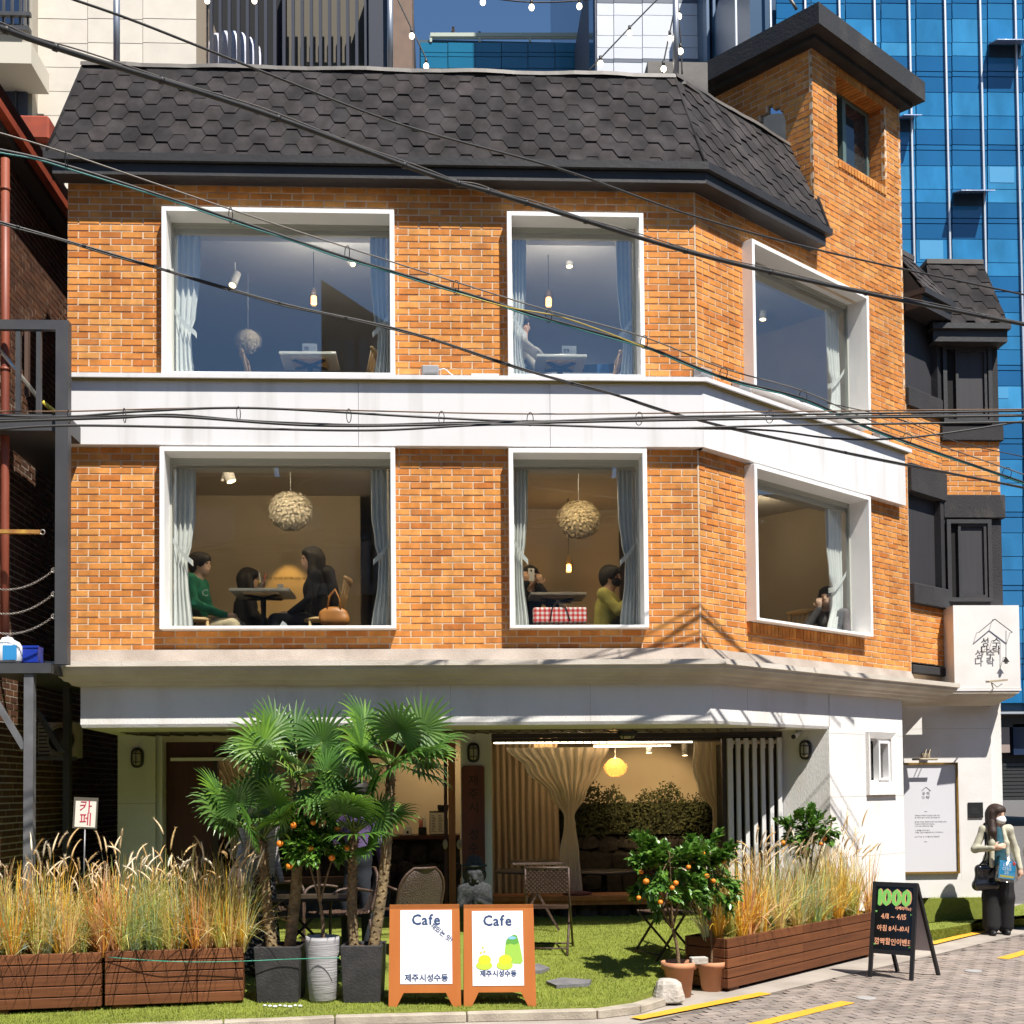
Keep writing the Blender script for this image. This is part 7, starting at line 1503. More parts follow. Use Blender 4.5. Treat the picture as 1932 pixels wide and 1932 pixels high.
def orange_tree(lab, base, cu, cv, ru, rv, y, fruits, nl=900, forks=4, seed=1):
    c = at(cu, cv, y); c.y = y; k = (y-CAM.y)/FPX; rx, rz = ru*k, rv*k; rn_ = random.Random(seed); t_ = thing('orange_tree', lab, 'orange tree', base); wood = MB(); fk = base.lerp(c, .45)+Vector((0, 0, -.03)); wood.tube(spline([base-Vector((0, 0, .03)), base.lerp(fk, .5)+Vector((.012, 0, 0)), fk], 5), [.019-.0007*i for i in range(11)], 8); tips = []
    for i in range(forks):
        a = 6.2832*i/forks+rn_.uniform(-.3, .3); e = c+Vector((rx*.6*math.cos(a), rx*.6*math.sin(a), rz*rn_.uniform(-.1, .6))); m_ = fk.lerp(e, .5)+Vector((0, 0, .03)); wood.tube(spline([fk, m_, e], 5), [.012-.0009*j for j in range(11)], 6)
        for q in range(7): f = e.lerp(c, rn_.uniform(-.1, .8)); v = Vector((rn_.uniform(-1, 1), rn_.uniform(-1, 1), rn_.uniform(-.7, 1))).normalized(); g_ = c+Vector((v.x*rx, v.y*rx*.9, v.z*rz))*rn_.uniform(.7, 1.05); wood.tube([f, f.lerp(g_, .5)+Vector((0, 0, .015)), g_], [.004, .003, .0015], 5); tips.append((g_, f))
    wood.build('trunk', m_bark, t_, kind='stuff'); lv = MB()
    for i in range(nl):
        g_, f = rn_.choice(tips); p = g_.lerp(f, rn_.random()**1.6*.75)+Vector((rn_.uniform(-1, 1), rn_.uniform(-1, 1), rn_.uniform(-1, 1)))*.03; d = (g_-f).normalized()+Vector((rn_.uniform(-1, 1), rn_.uniform(-1, 1), rn_.uniform(-.6, .9)))*.9; L = rn_.uniform(.052, .088); leaf(lv, p, d, Vector((rn_.uniform(-.4, .4), rn_.uniform(-.4, .4), 1)), L, L*.26, rn_.random()+.001)
    lv.build('leaves', m_ol, t_, kind='stuff', fixn=False)
    for u, v in fruits: p = at(u, v, y-rx*rn_.uniform(.5, .75)); MB().ball(p, rn_.uniform(.021, .028), 14, 10, 0, 1, 1, rn_.uniform(.86, .97)).build('orange', m_fruit, t_); MB().tube([p+Vector((0, 0, .02)), p+Vector((.005, .03, .05))], .002, 5).build('stalk', m_ol, t_)
orange_tree('shaded orange tree in the ribbed grey pot under the palms', gf(0, 0, gh*.9), 598, 1592, 66, 72, gf.org.y, [(554, 1557), (591, 1552), (637, 1564), (587, 1600), (626, 1618), (528, 1592), (546, 1634), (654, 1600)], 1300, seed=4)
orange_tree('orange tree in the left terracotta pot', tf1(0, 0, th1*.9), 1254, 1652, 94, 94, tf1.org.y, [(1205, 1694), (1246, 1702), (1275, 1666), (1268, 1675), (1299, 1636), (1210, 1645), (1219, 1663)], 3000, seed=5)
orange_tree('orange tree in the right terracotta pot', tf2(0, 0, th2*.9), 1336, 1650, 68, 86, tf2.org.y, [(1310, 1625), (1326, 1610), (1366, 1624), (1325, 1674), (1346, 1662), (1390, 1678), (1333, 1653)], 2000, seed=6)
bp_ = Vector((at(1525, 1600, .35).x, .35, turf_z(.35))); orange_tree('leafy orange tree rising behind the right planter', bp_, 1524, 1572, 58, 52, .35, [(1478, 1590), (1556, 1583), (1549, 1592)], 1100, seed=7)
# ------------------------------------------------------------------ fan palms
m_palm = piece_mat('palm_leaf', [(.065, .155, .022), (.085, .20, .026), (.085, .165, .045), (.17, .33, .03)], rough=.38, blotch=.15, nscale=5, bump=0, spec=.75, trans=.3); m_pstem = M('palm_stem', (.12, .16, .025), .5); m_ptrunk = M('palm_trunk', (.26, .185, .09), .95, col2=(.12, .085, .045), scale=18, bump=1, bscale=30); m_fib = M('palm_fibre', (.16, .09, .04), .95)
def frond(t_, crown, hub, Rl, nleaf, span, droop, face, rn_, rnd_):
    ax = (hub-crown); ax = ax.normalized(); face = Vector(face); face = (face-ax*face.dot(ax)); face = face.normalized() if face.length > .01 else Vector((0, -1, 0)); sd = ax.cross(face).normalized(); lf = MB()
    for i in range(nleaf):
        th = R(span)*(i/(nleaf-1)-.5)*2; d = ax*math.cos(th)+sd*math.sin(th)+face*.10; L = Rl*(1-.25*abs(th)/3.14)*rn_.uniform(.88, 1.06); w_ = Rl*.046; p = hub.copy(); dd = d.normalized(); sdl = dd.cross(face).normalized(); vs = []; seg = 6
        for k in range(seg+1):
            f = k/seg; ww = w_*(.35+1.5*f if f < .45 else (1.025)*(1-((f-.45)/.55)**1.6)+.02); vs += [p-sdl*ww+face*ww*.35, p.copy(), p+sdl*ww+face*ww*.35]; dd = (dd+Vector((0, 0, -1))*droop*f*f/seg*2.4).normalized(); p = p+dd*L/seg
        lf.add(vs, [q for k in range(seg) for q in ((3*k, 3*k+1, 3*k+4, 3*k+3), (3*k+1, 3*k+2, 3*k+5, 3*k+4))], 0, (rnd_+rn_.uniform(-.08, .08)) % 1+.001)
    o = lf.build('frond', m_palm, t_, fixn=False); MB().tube(spline([crown, crown.lerp(hub, .5)+Vector((0, 0, .03)), hub], 5), [.010-.0005*k for k in range(11)], 6).build('leaf_stalk', m_pstem, o)
def palm(lab, base, cu, cv, y, hubs, lean=0.0, r_=.05, seed=1):
    c = at(cu, cv+14, y); rn_ = random.Random(seed); t_ = thing('fan_palm', lab, 'palm', base); axis = spline([base-Vector((0, 0, .05)), base.lerp(c, .35)+Vector((lean, 0, 0)), base.lerp(c, .7)+Vector((lean*.8, 0, 0)), c], 8); MB().tube(axis, [r_*(1.05-.25*i/len(axis)) for i in range(len(axis))], 10).build('trunk', m_ptrunk, t_); sc_ = MB()
    for i in range(150):
        k = i/150*(len(axis)-1.001); q = axis[int(k)].lerp(axis[int(k)+1], k-int(k)); a = i*2.399; o = Vector((math.cos(a), math.sin(a), 0)); sd = Vector((-o.y, o.x, 0)); b = q+o*r_*.86; sc_.add([b-sd*.020, b+sd*.020, b+o*.020+Vector((0, 0, .024))], [(0, 1, 2)])
    for i in range(90): a = rn_.uniform(0, 6.28); o = Vector((math.cos(a), math.sin(a), rn_.uniform(-.3, .8))); b = c+Vector((0, 0, rn_.uniform(-.16, .02)))+o*.03; sc_.add([b, b+Vector((.003, 0, .003)), b+o*rn_.uniform(.03, .09)], [(0, 1, 2)])
    sc_.build('leaf_scars', m_fib, t_, kind='stuff', fixn=False)
    for (hu, hv, dy, Rl, droop, face, br) in hubs: frond(t_, c, at(hu, hv+14 if hv < 1590 else hv, y+dy), Rl*(1.25 if hv < 1590 else 1.0), 24, 135, droop*2.1, face, rn_, br)
    for i in range(6): a = 6.2832*i/6+rn_.uniform(-.4, .4); frond(t_, c, c+Vector((.30*math.cos(a), .30*math.sin(a), rn_.uniform(-.06, .20))), .34*rn_.uniform(.85, 1.1), 22, 130, rn_.uniform(.9, 1.7), UP, rn_, rn_.uniform(.05, .6))
py1, py2 = pf1.org.y, pf2.org.y; UP = (0, -.35, 1); FW = (0, -1, .5)
palm('short fan palm at the left of the left black pot', pf1(-.07, 0, ph1-.04), 494, 1572, py1, [(412, 1484, -.12, .24, .25, UP, .9), (447, 1502, -.3, .25, .7, FW, .2), (423, 1524, -.2, .30, .8, (0, -.6, .8), .3), (483, 1489, .0, .22, .2, UP, .9), (520, 1502, -.2, .25, .9, FW, .2), (470, 1545, -.3, .24, 1.0, FW, .1), (535, 1540, .05, .24, .9, UP, .4), (500, 1478, .2, .24, .5, UP, .6)], -.01, .046, 1)
palm('tall fan palm at the right of the left black pot', pf1(.06, .03, ph1-.04), 562, 1452, py1+.05, [(494, 1394, -.15, .28, .55, FW, .3), (484, 1418, .0, .30, .6, UP, .45), (518, 1364, .0, .27, .3, UP, .85), (557, 1371, .15, .26, .15, FW, .95), (608, 1386, -.05, .28, .35, FW, .4), (540, 1425, -.3, .25, .9, FW, .15), (616, 1440, -.2, .28, .8, FW, .1), (580, 1400, .25, .28, .5, UP, .7), (595, 1475, -.25, .27, 1.0, FW, .1)], .03, .047, 2)
palm('low fan palm at the left of the middle black pot', pf2(-.08, .0, ph2-.04), 668, 1560, py2, [(620, 1474, -.1, .27, .3, UP, .95), (664, 1506, -.3, .30, .8, FW, .15), (703, 1478, -.1, .25, .7, UP, .3), (612, 1520, -.1, .28, .8, UP, .2), (640, 1490, .1, .28, .6, UP, .5), (694, 1596, -.28, .215, .12, (0, -1, .12), .95), (715, 1530, -.2, .24, .9, FW, .2)], -.015, .042, 3)
palm('tallest fan palm at the right of the middle black pot', pf2(.07, .02, ph2-.04), 738, 1432, py2+.03, [(687, 1350, .0, .25, .35, UP, .7), (754, 1364, -.2, .30, .75, FW, .25), (796, 1362, .0, .28, .12, FW, .95), (683, 1400, -.25, .30, .8, FW, .2), (757, 1424, -.3, .28, .95, FW, .2), (812, 1398, -.05, .29, .7, UP, .75), (722, 1372, .2, .26, .4, UP, .5), (700, 1440, .1, .26, .8, UP, .3), (790, 1430, .15, .27, .8, UP, .5)], .03, .046, 4)
# ------------------------------------------------------------------ cafe boards
m_board_o = M('board_orange', (.43, .14, .03), .45, col2=(.40, .12, .025), scale=7, stretch=(1, 1, .15)); m_poster = M('poster_white', (.80, .80, .82), .45, spec=.4); m_inkb = M('navy_ink', (.02, .05, .14), .7)
def a_board(lab, u0, u1, vb, vt, pu0, pu1, pv0, pv1, scenic, slogan):
    b0, b1 = on_turf(u0, vb), on_turf(u1, vb); c = (b0+b1)/2; c.z = turf_z(c.y)-.004; W2 = (b1-b0).length/2; H = at((u0+u1)/2, vt, c.y+.14).z-c.z; t_ = thing('cafe_board', lab, 'sandwich board', c); ln = R(10); ez = Vector((0, math.sin(ln), math.cos(ln))); ea = (b1-b0).to_2d().to_3d().normalized(); f_ = Fr(c, ea, ea.cross(ez).normalized(), ez); H = H/math.cos(ln); th_ = .02; leg = .115; lw = W2*.36
    pts_ = [(-W2, 0), (-W2+lw*.6, 0), (-W2+lw*1.15, leg), (W2-lw*1.15, leg), (W2-lw*.6, 0), (W2, 0), (W2*.975, H), (-W2*.975, H)]
    MB().prism([f_(a, 0, z) for a, z in pts_], f_.eo*-th_).build('front_board', m_board_o, t_); fb_ = Fr(c+Vector((0, .30, turf_z(c.y+.3)-c.z)), ea, Vector((0, 1, 0)), Vector((0, -math.sin(ln*1.1), math.cos(ln*1.1)))); MB().prism([fb_(a, 0, z) for a, z in pts_], fb_.eo*-th_).build('rear_board', m_board_o, t_)
    kk = (c.y+.07-CAM.y)/FPX; px_ = lambda u: (u-(u0+u1)/2)*kk; pz_ = lambda v: (vb-v)*kk/math.cos(ln)*.985
    MB().box(f_, px_(pu0), px_(pu1), .001, .004, pz_(pv1), pz_(pv0)).build('poster', m_poster, t_); cx_ = px_((pu0+pu1)/2); S = lambda a, z: Fr(f_(cx_+a, .0045, z), f_.ea, f_.eo, f_.ez); pw, phh = px_(pu1)-px_(pu0), pz_(pv0)-pz_(pv1); zt_ = pz_(pv0)
    text_part('title', 'Cafe', S(0, zt_-phh*.125), .118, m_inkb, t_, depth=.0015, jit=.03, squash=.95, bold=.003); text_part('caption', '제주시성수동', S(0, zt_-phh*.92 if not scenic else zt_-phh*.84), .064 if not scenic else .054, m_inkb, t_, depth=.0015, bold=.0018)
    if slogan: text_part('slogan', slogan, S(pw*.30, zt_-phh*.31), .05, m_inkb, t_, depth=.0015, rot=R(-38), bold=.0012)
    if scenic:
        flat = lambda pl, nm, mt, o: MB().prism([f_(cx_+a*pw, o, zt_-z*phh) for a, z in pl], f_.eo*-.001).build(nm, mt, t_)
        def arc(ax_, az_, rx_, rz_, a0_, a1_, n=10): return [(ax_+rx_*math.cos(R(a0_+(a1_-a0_)*i/n)), az_-rz_*math.sin(R(a0_+(a1_-a0_)*i/n))) for i in range(n+1)]
        flat([(.12, .70), (.14, .50)]+[(.17, .40), (.24, .345), (.33, .32), (.38, .335), (.43, .45), (.47, .6), (.485, .68), (.44, .715), (.36, .71)], 'hill', M('poster_green', (.28, .50, .06), .6), .0055); flat([(.15, .46), (.17, .39), (.24, .345), (.33, .32), (.38, .335), (.42, .43), (.33, .455), (.24, .44)], 'hill_top', M('poster_dgreen', (.10, .32, .04), .6), .0063)
        flat(arc(.28, .365, .085, .02, 0, 330), 'pond', M('poster_blue', (.20, .45, .70), .6), .0071)
        for ax_ in (-.27, .13): flat(arc(ax_, .73, .16, .06, 0, 345, 14), 'bush', M('poster_lime', (.45, .60, .04), .6), .0079); flat(arc(ax_+.01, .655, .125, .065, 0, 345, 14), 'blossom', M('poster_yellow', (.85, .62, .02), .6), .0087)
        for ax_, az_ in ((-.29, .49), (-.33, .56), (-.26, .545)): flat(arc(ax_, az_, .022, .014, 0, 300, 6), 'petal', M('poster_yellow', (.85, .62, .02), .6), .0079)
a_board('orange cafe board with a plain poster, left of the pair', 733, 870, 1900, 1713, 756, 853, 1720, 1857, False, '재밌는 맛!'); a_board('orange cafe board with the green hill poster, right of the pair', 875, 1012, 1899, 1713, 893, 989, 1721, 1860, True, None)
# chalkboard easel
m_chb = M('chalk_frame', (.014, .014, .015), .4); m_face = M('chalk_face', (.006, .006, .007), .18, spec=.6); m_lime = M('lime_chalk', (.22, .60, .12), .8); m_peach = M('peach_chalk', (.80, .38, .22), .8)
l0, l1, lb_ = gz(1641, 1846, 0), gz(1719, 1853, 0), gz(1771, 1842, 0); cbd = thing('chalkboard', 'black chalkboard easel with green and peach writing on the street', 'sandwich board', (l0+l1)/2); ea = (l1-l0).normalized(); W2 = (l1-l0).length/2; cc = (l0+l1)/2; nrm_ = Vector((ea.y, -ea.x, 0)); ln = R(11); ez = (Vector((0, 0, 1))*math.cos(ln)-nrm_*math.sin(ln)); f_ = Fr(cc, ea, ea.cross(ez).normalized(), ez)
if f_.eo.dot(nrm_) < 0: f_.eo = -f_.eo
Hc = .92; zb0 = .24
for s_ in (-1, 1): MB().box(f_, s_*W2-.018, s_*W2+.018, -.018, .012, 0, Hc).build('upright', m_chb, cbd)
MB().box(f_, -W2+.018, W2-.018, -.016, .011, Hc-.045, Hc-.001).build('rail', m_chb, cbd); MB().box(f_, -W2+.018, W2-.018, -.016, .011, zb0, zb0+.04).build('rail', m_chb, cbd); MB().box(f_, -W2+.018, W2-.018, -.010, .001, zb0+.04, Hc-.045).build('face', m_face, cbd)
off = lb_-l1; ap = f_(0, -.02, Hc-.01)
for s_ in (-1, 1): q = f_(s_*W2, -.02, Hc-.01); e = (l1 if s_ > 0 else l0)+off; e.z = .0; MB().bar(q, e, .03).build('rear_leg', m_chb, cbd)
rb0, rb1 = l0+off, l1+off; mb = MB(); mb.add([f_(-W2, -.025, Hc-.02).lerp(rb0, .03), f_(W2, -.025, Hc-.02).lerp(rb1, .03), f_(W2, -.025, Hc-.02).lerp(rb1, .72), f_(-W2, -.025, Hc-.02).lerp(rb0, .72)], [(0, 1, 2, 3)]); MB().prism([Vector(v) for v in mb.v], off.normalized()*.012).build('rear_panel', M('rear_pale', (.55, .50, .52), .7), cbd)
S = lambda a, z: Fr(f_(a, .002, z), f_.ea, f_.eo, f_.ez); kz = Hc-zb0-.085; zz_ = lambda t: Hc-.045-kz*t
text_part('price', '1000', S(0, zz_(.17)), .205, m_lime, cbd, squash=.86, depth=.0014, bold=.009); text_part('price_outline', '1000', S(.006, zz_(.165)), .207, m_peach, cbd, squash=.86, depth=.0006, bold=.011)
for tx, a, t, s_, mt in (('아메리카노(s)', .10, .335, .036, m_peach), ('4/11 ~ 4/15', 0, .47, .07, m_peach), ('아침 8시~10시', 0, .66, .062, m_peach), ('깜짝할인이벤트', .01, .87, .068, m_peach), ('"', -.17, .42, .06, m_lime), ('"', .17, .45, .06, m_lime), ('"', -.17, .94, .06, m_lime), ('"', .17, .96, .06, m_lime)): text_part('writing', tx, S(a, zz_(t)), s_, mt, cbd, squash=.85, depth=.001, jit=.05, bold=.0014)
# ------------------------------------------------------------------ rattan furniture
m_rat = M('brown_rattan', (.085, .05, .035), .4, col2=(.055, .03, .022), scale=40, bump=.6, bscale=120); m_ratd = M('dark_rattan', (.030, .022, .02), .45)
def weave(t_, nm, f_, a0, a1, z0, z1, st_=.018, mat=m_rat):
    mb = MB(); n = max(2, int((z1-z0)/st_)); m_ = max(2, int((a1-a0)/st_))
    for i in range(n):
        z = z0+(z1-z0)*(i+.5)/n; pts_ = []
        for k in range(m_*2+1): pts_.append(f_(a0+(a1-a0)*k/(m_*2), .004*math.cos(math.pi*(k/2+i))*(1 if k % 2 == 0 else 0), z))
        w_ = (z1-z0)/n*.44; vs = [];
        for p in pts_: vs += [p-f_.ez*w_, p+f_.ez*w_]
        mb.add(vs, [(2*k, 2*k+2, 2*k+3, 2*k+1) for k in range(len(pts_)-1)])
    mb.box(f_, a0, a1, -.008, -.005, z0, z1); return mb.build(nm, mat, t_, kind='stuff', fixn=False)
def folding_chair(lab, c, yaw, k=1.0, mat=m_rat):
    t_ = thing('rattan_chair', lab, 'chair', c); P = Pose(c, yaw, k); fw = Vector((P.c, P.s, 0)); lf = Vector((-P.s, P.c, 0))
    weave(t_, 'seat', Fr(P(-.20, 0, .44), lf, Vector((0, 0, 1)), fw), -.19, .19, 0, .38, .02, mat); weave(t_, 'backrest', Fr(P(-.20, 0, .58), lf, -fw, Vector((-.12*P.c, -.12*P.s, 1)).normalized()), -.20, .20, 0, .22, .02, mat)
    for s_ in (-1, 1): MB().tube([P(.24, s_*.205, 0), P(-.17, s_*.205, .52), P(-.225, s_*.205, .82)], .012, 8).build('leg', mat, t_); MB().tube([P(-.24, s_*.185, 0), P(.18, s_*.185, .44)], .012, 8).build('leg', mat, t_)
    MB().tube([P(-.225, -.205, .82), P(-.225, .205, .82)], .013, 8).build('top_rail', mat, t_); MB().tube([P(.20, -.205, .06), P(.20, .205, .06)], .009, 6).build('stretcher', mat, t_); MB().tube([P(-.2, -.185, .06), P(-.2, .185, .06)], .009, 6).build('stretcher', mat, t_)
def arm_chair(lab, c, yaw, mat=m_rat):
    t_ = thing('wicker_armchair', lab, 'chair', c); P = Pose(c, yaw); lf = Vector((-P.s, P.c, 0)); fw = Vector((P.c, P.s, 0)); weave(t_, 'seat', Fr(P(-.22, 0, .42), lf, Vector((0, 0, 1)), fw), -.22, .22, 0, .44, .02, mat); bz = Vector((-.28*P.c, -.28*P.s, 1)).normalized()
    b_ = MB(); n = 16; rows_ = []
    for j_ in range(9):
        z = j_/8; wd = .24*math.sqrt(max(.05, 1-(max(0, z-.45)/.62)**2)); rows_.append([P(-.20-.13*z-.05*math.cos(1.57*abs(i/n*2-1)), wd*(i/n*2-1), .42+.40*z) for i in range(n+1)])
    b_.add([p for r in rows_ for p in r], [(j_*(n+1)+i, j_*(n+1)+i+1, (j_+1)*(n+1)+i+1, (j_+1)*(n+1)+i) for j_ in range(8) for i in range(n)], 0, 0, True); b_.build('backrest', M('herringbone_rattan', (.12, .085, .07), .35, col2=(.05, .035, .03), scale=90, bump=1, bscale=80), t_)
    rim = [rows_[j_][0] for j_ in range(9)]+rows_[8][1:]+[rows_[j_][n] for j_ in range(7, -1, -1)]; MB().tube(rim, .015, 8).build('rim', mat, t_)
    for s_ in (-1, 1): MB().tube(spline([P(-.22, s_*.24, .62), P(.05, s_*.27, .66), P(.22, s_*.26, .60), P(.24, s_*.25, .30), P(.22, s_*.24, 0)], 5), .014, 8).build('armrest', mat, t_); MB().tube([P(-.2, s_*.2, .44), P(-.26, s_*.2, 0)], .013, 8).build('leg', mat, t_)
def low_table(lab, c, w_, d_, h_, mat=m_ratd):
    t_ = thing('rattan_table', lab, 'table', c); f_ = Fr(c, (1, 0, 0), (0, 1, 0)); MB().box(f_, -w_/2, w_/2, -d_/2, d_/2, h_-.03, h_).build('table_top', mat, t_, bevel=.006)
    for sx_ in (-1, 1):
        MB().bar(f_(sx_*w_*.42, -d_*.42, 0), f_(-sx_*w_*.3, -d_*.42, h_-.03), .022).build('leg', mat, t_); MB().bar(f_(sx_*w_*.42, d_*.42, 0), f_(-sx_*w_*.3, d_*.42, h_-.03), .022).build('leg', mat, t_)
p = on_turf(1040, 1800); folding_chair('brown rattan folding chair with its back to the street', p+Vector((0, .15, 0)), R(80)); p = on_turf(1245, 1815); folding_chair('rattan folding chair half hidden behind the orange trees', p+Vector((.1, .3, 0)), R(205))
p = on_turf(1010, 1772); low_table('brown rattan table behind the folding chair', Vector((p.x+.05, p.y+.55, turf_z(p.y+.55))), .52, .5, .70, m_rat)
yv = -.6; q = lambda u, y: Vector((at(u, 1700, y).x, y, turf_z(y)))
low_table('dark rattan table in the shade behind the left palms', q(570, -.85), .85, .55, .66); arm_chair('wicker armchair right of the shaded table', q(640, -.35), R(215)); arm_chair('wicker armchair left of the shaded table', q(505, -.1), R(-35)); arm_chair('wicker armchair behind the left cafe board', q(770, -.2), R(120))
MB().prism([on_turf(*t)+Vector((0, 0, .002)) for t in ((1030, 1858), (1060, 1851), (1116, 1855), (1112, 1862), (1050, 1866))], (0, 0, .03)).build('slate_slab', M('slate', (.17, .165, .17), .8, col2=(.12, .115, .12), scale=8, bump=.6, bscale=40), label='grey slate stepping stone on the turf', cat='stepping stone'); MB().prism([on_turf(*t)+Vector((0, 0, .002)) for t in ((1000, 1828), (1015, 1824), (1037, 1832), (1020, 1838), (1000, 1838))], (0, 0, .03)).build('slate_slab', MATS['slate'], label='grey slate stepping stone beside the right cafe board', cat='stepping stone')
# concrete lump, blocks on the pots, drain discs, weeds, green wire
m_conc = M('rough_concrete', (.50, .46, .41), .95, col2=(.36, .33, .29), scale=14, bump=1, bscale=45); c = gz(1258, 1882, .05); rk = rock((0, 0, 0), .16, .11, .085, random.Random(21), 14, 9); rk.v = [(x+c.x, y+c.y-.02, max(.02, z*(1.15-1.2*x)+c.z+.06)) for x, y, z in rk.v]; rk.build('concrete_lump', m_conc, label='broken lump of pale concrete on the kerb before the terracotta pots', cat='rock', org=c)
for u, v, y, lab in ((1318, 1812, tf1.org.y-.05, 'rough grey brick resting across the terracotta pots'), (1361, 1806, tf2.org.y+.02, 'rough grey brick on the back of the right terracotta pot')): p = at(u, v, y); MB().box(frame_at(p, R(8)), -.075, .075, -.04, .04, -.03, .03).build('grey_brick', m_conc, label=lab, cat='brick', org=p, bevel=.006)
for u, v, lab in ((1634, 1883, 'nearer'), (1836, 1832, 'farther')): p = gz(u, v, .012); MB().lathe(Fr(p, (1, 0, 0), (0, 1, 0)), [(.085, 0), (.085, .004), (.075, .005)], 22).build('drain_cap', M('drain_grey', (.34, .33, .32), .6), label='%s of the two small round drain caps in the pavers' % lab, cat='drain cap', org=p)
def weed(lab, u, v, n, sp_, seed):
    p = gz(u, v, .01); rn_ = random.Random(seed); t_ = thing('weed', lab, 'weed', p); mb = MB()
    for i in range(n): a = rn_.uniform(0, 6.28); r_ = sp_*rn_.random(); b = p+Vector((r_*math.cos(a)*1.6, r_*math.sin(a)*.4, 0)); d = Vector((math.cos(a)*rn_.uniform(.2, 1), math.sin(a)*rn_.uniform(.2, 1), rn_.uniform(.3, 1))); L = rn_.uniform(.03, .07); leaf(mb, b+Vector((0, 0, rn_.uniform(0, .05))), d, Vector((0, 0, 1)), L, L*.22, rn_.random()+.001)
    mb.build('leaves', m_blade if seed % 2 else m_ol, t_, kind='stuff', fixn=False)
weed('leafy green weed on the kerb right of the cafe boards', 1000, 1916, 150, .17, 3); weed('weed in the kerb joint below the left cafe board', 790, 1914, 26, .03, 5); weed('small weed at the kerb foot near the right weed', 1075, 1908, 40, .06, 9)
gw = thing('green_wire', 'thin green wire strung along the planter and pots', 'wire', at(200, 1808, q1.y-.03)); MB().tube(spline([at(205, 1806, q1.y-.02), at(300, 1813, q1.y-.02), at(380, 1815, q1.y+.03), at(470, 1813, q1.y+.06), at(540, 1810, pf1.org.y-.22), at(640, 1807, gf.org.y-.2)], 6), .0035, 6).build('wire', M('green_pvc', (.05, .30, .20), .5), gw)
# orange street post far right
p = gz(1889, 1575, 0); dp_ = at(1890, 1560, 12); de = thing('delineator_post', 'orange street post with white bands behind the woman', 'post', Vector((dp_.x, 12, 0))); f_ = Fr(Vector((dp_.x, 12, 0)), (1, 0, 0), (0, 1, 0)); zt_ = at(1889, 1519, 12).z; MB().lathe(f_, [(.09, 0), (.09, .03), (.045, .04), (.042, zt_-.03), (.025, zt_)], 14).build('post', M('street_orange', (.75, .13, .02), .5), de); MB().lathe(f_, [(.0455, zt_-.16), (.0455, zt_-.08)], 14).build('band', m_jug, de); MB().lathe(f_, [(.0455, zt_-.34), (.0455, zt_-.26)], 14).build('band', m_jug, de)
# ------------------------------------------------------------------ stone grandfather statue before the middle column
sy = .75; sb_ = Vector((at(895, 1650, sy).x, sy, turf_z(sy))); st_h = at(895, 1613, sy).z-sb_.z
m_basalt = M('basalt', (.028, .031, .033), .95, col2=(.06, .063, .063), scale=40, bump=1, bscale=90, ramp=(.4, .7))
stt = thing('stone_statue', 'dark basalt grandfather statue with brimmed hat before the middle column', 'statue', sb_); S_ = lambda x, y, z: (sb_.x+x*st_h, sb_.y+y*st_h, sb_.z+z*st_h)
h = st_h
surface([('e', S_(0, 0, .30), (.20*h, .155*h, .34*h)), ('e', S_(0, 0, .52), (.215*h, .15*h, .16*h)), ('e', S_(0, -.01, .735), (.135*h, .125*h, .155*h)), ('c', S_(-.165, -.03, .56), S_(-.18, -.06, .34), .062*h, .055*h), ('c', S_(.165, -.03, .56), S_(.18, -.06, .34), .062*h, .055*h), ('c', S_(-.18, -.06, .34), S_(-.03, -.155, .31), .05*h, .04*h, .01), ('c', S_(.18, -.06, .34), S_(.05, -.155, .42), .05*h, .04*h, .01),
         ('c', S_(0, -.125, .77), S_(0, -.15, .70), .022*h, .034*h, .008), ('e', S_(-.055, -.115, .775), (.042*h, .026*h, .034*h)), ('e', S_(.055, -.115, .775), (.042*h, .026*h, .034*h)), ('c', S_(-.05, -.125, .655), S_(.05, -.125, .655), .016*h, .016*h, .006), ('c', S_(-.10, -.09, .825), S_(.10, -.09, .825), .022*h, .022*h, .01),
         ('e', S_(-.135, 0, .74), (.025*h, .03*h, .06*h)), ('e', S_(.135, 0, .74), (.025*h, .03*h, .06*h))]+[('c', S_(-.03+.0, -.16, .335-.03*i), S_(.03, -.172, .33-.03*i), .014*h, .012*h, .004) for i in range(4)]+[('c', S_(.05, -.16, .445-.03*i), S_(-.01, -.172, .445-.03*i), .014*h, .012*h, .004) for i in range(4)], .011, .02).build('body', m_basalt, stt, fixn=False)
surface([('e', S_(0, 0, .905), (.115*h, .115*h, .10*h)), ('e', S_(0, 0, .86), (.175*h, .16*h, .032*h))], .012, .02).build('hat', m_basalt, stt, fixn=False)
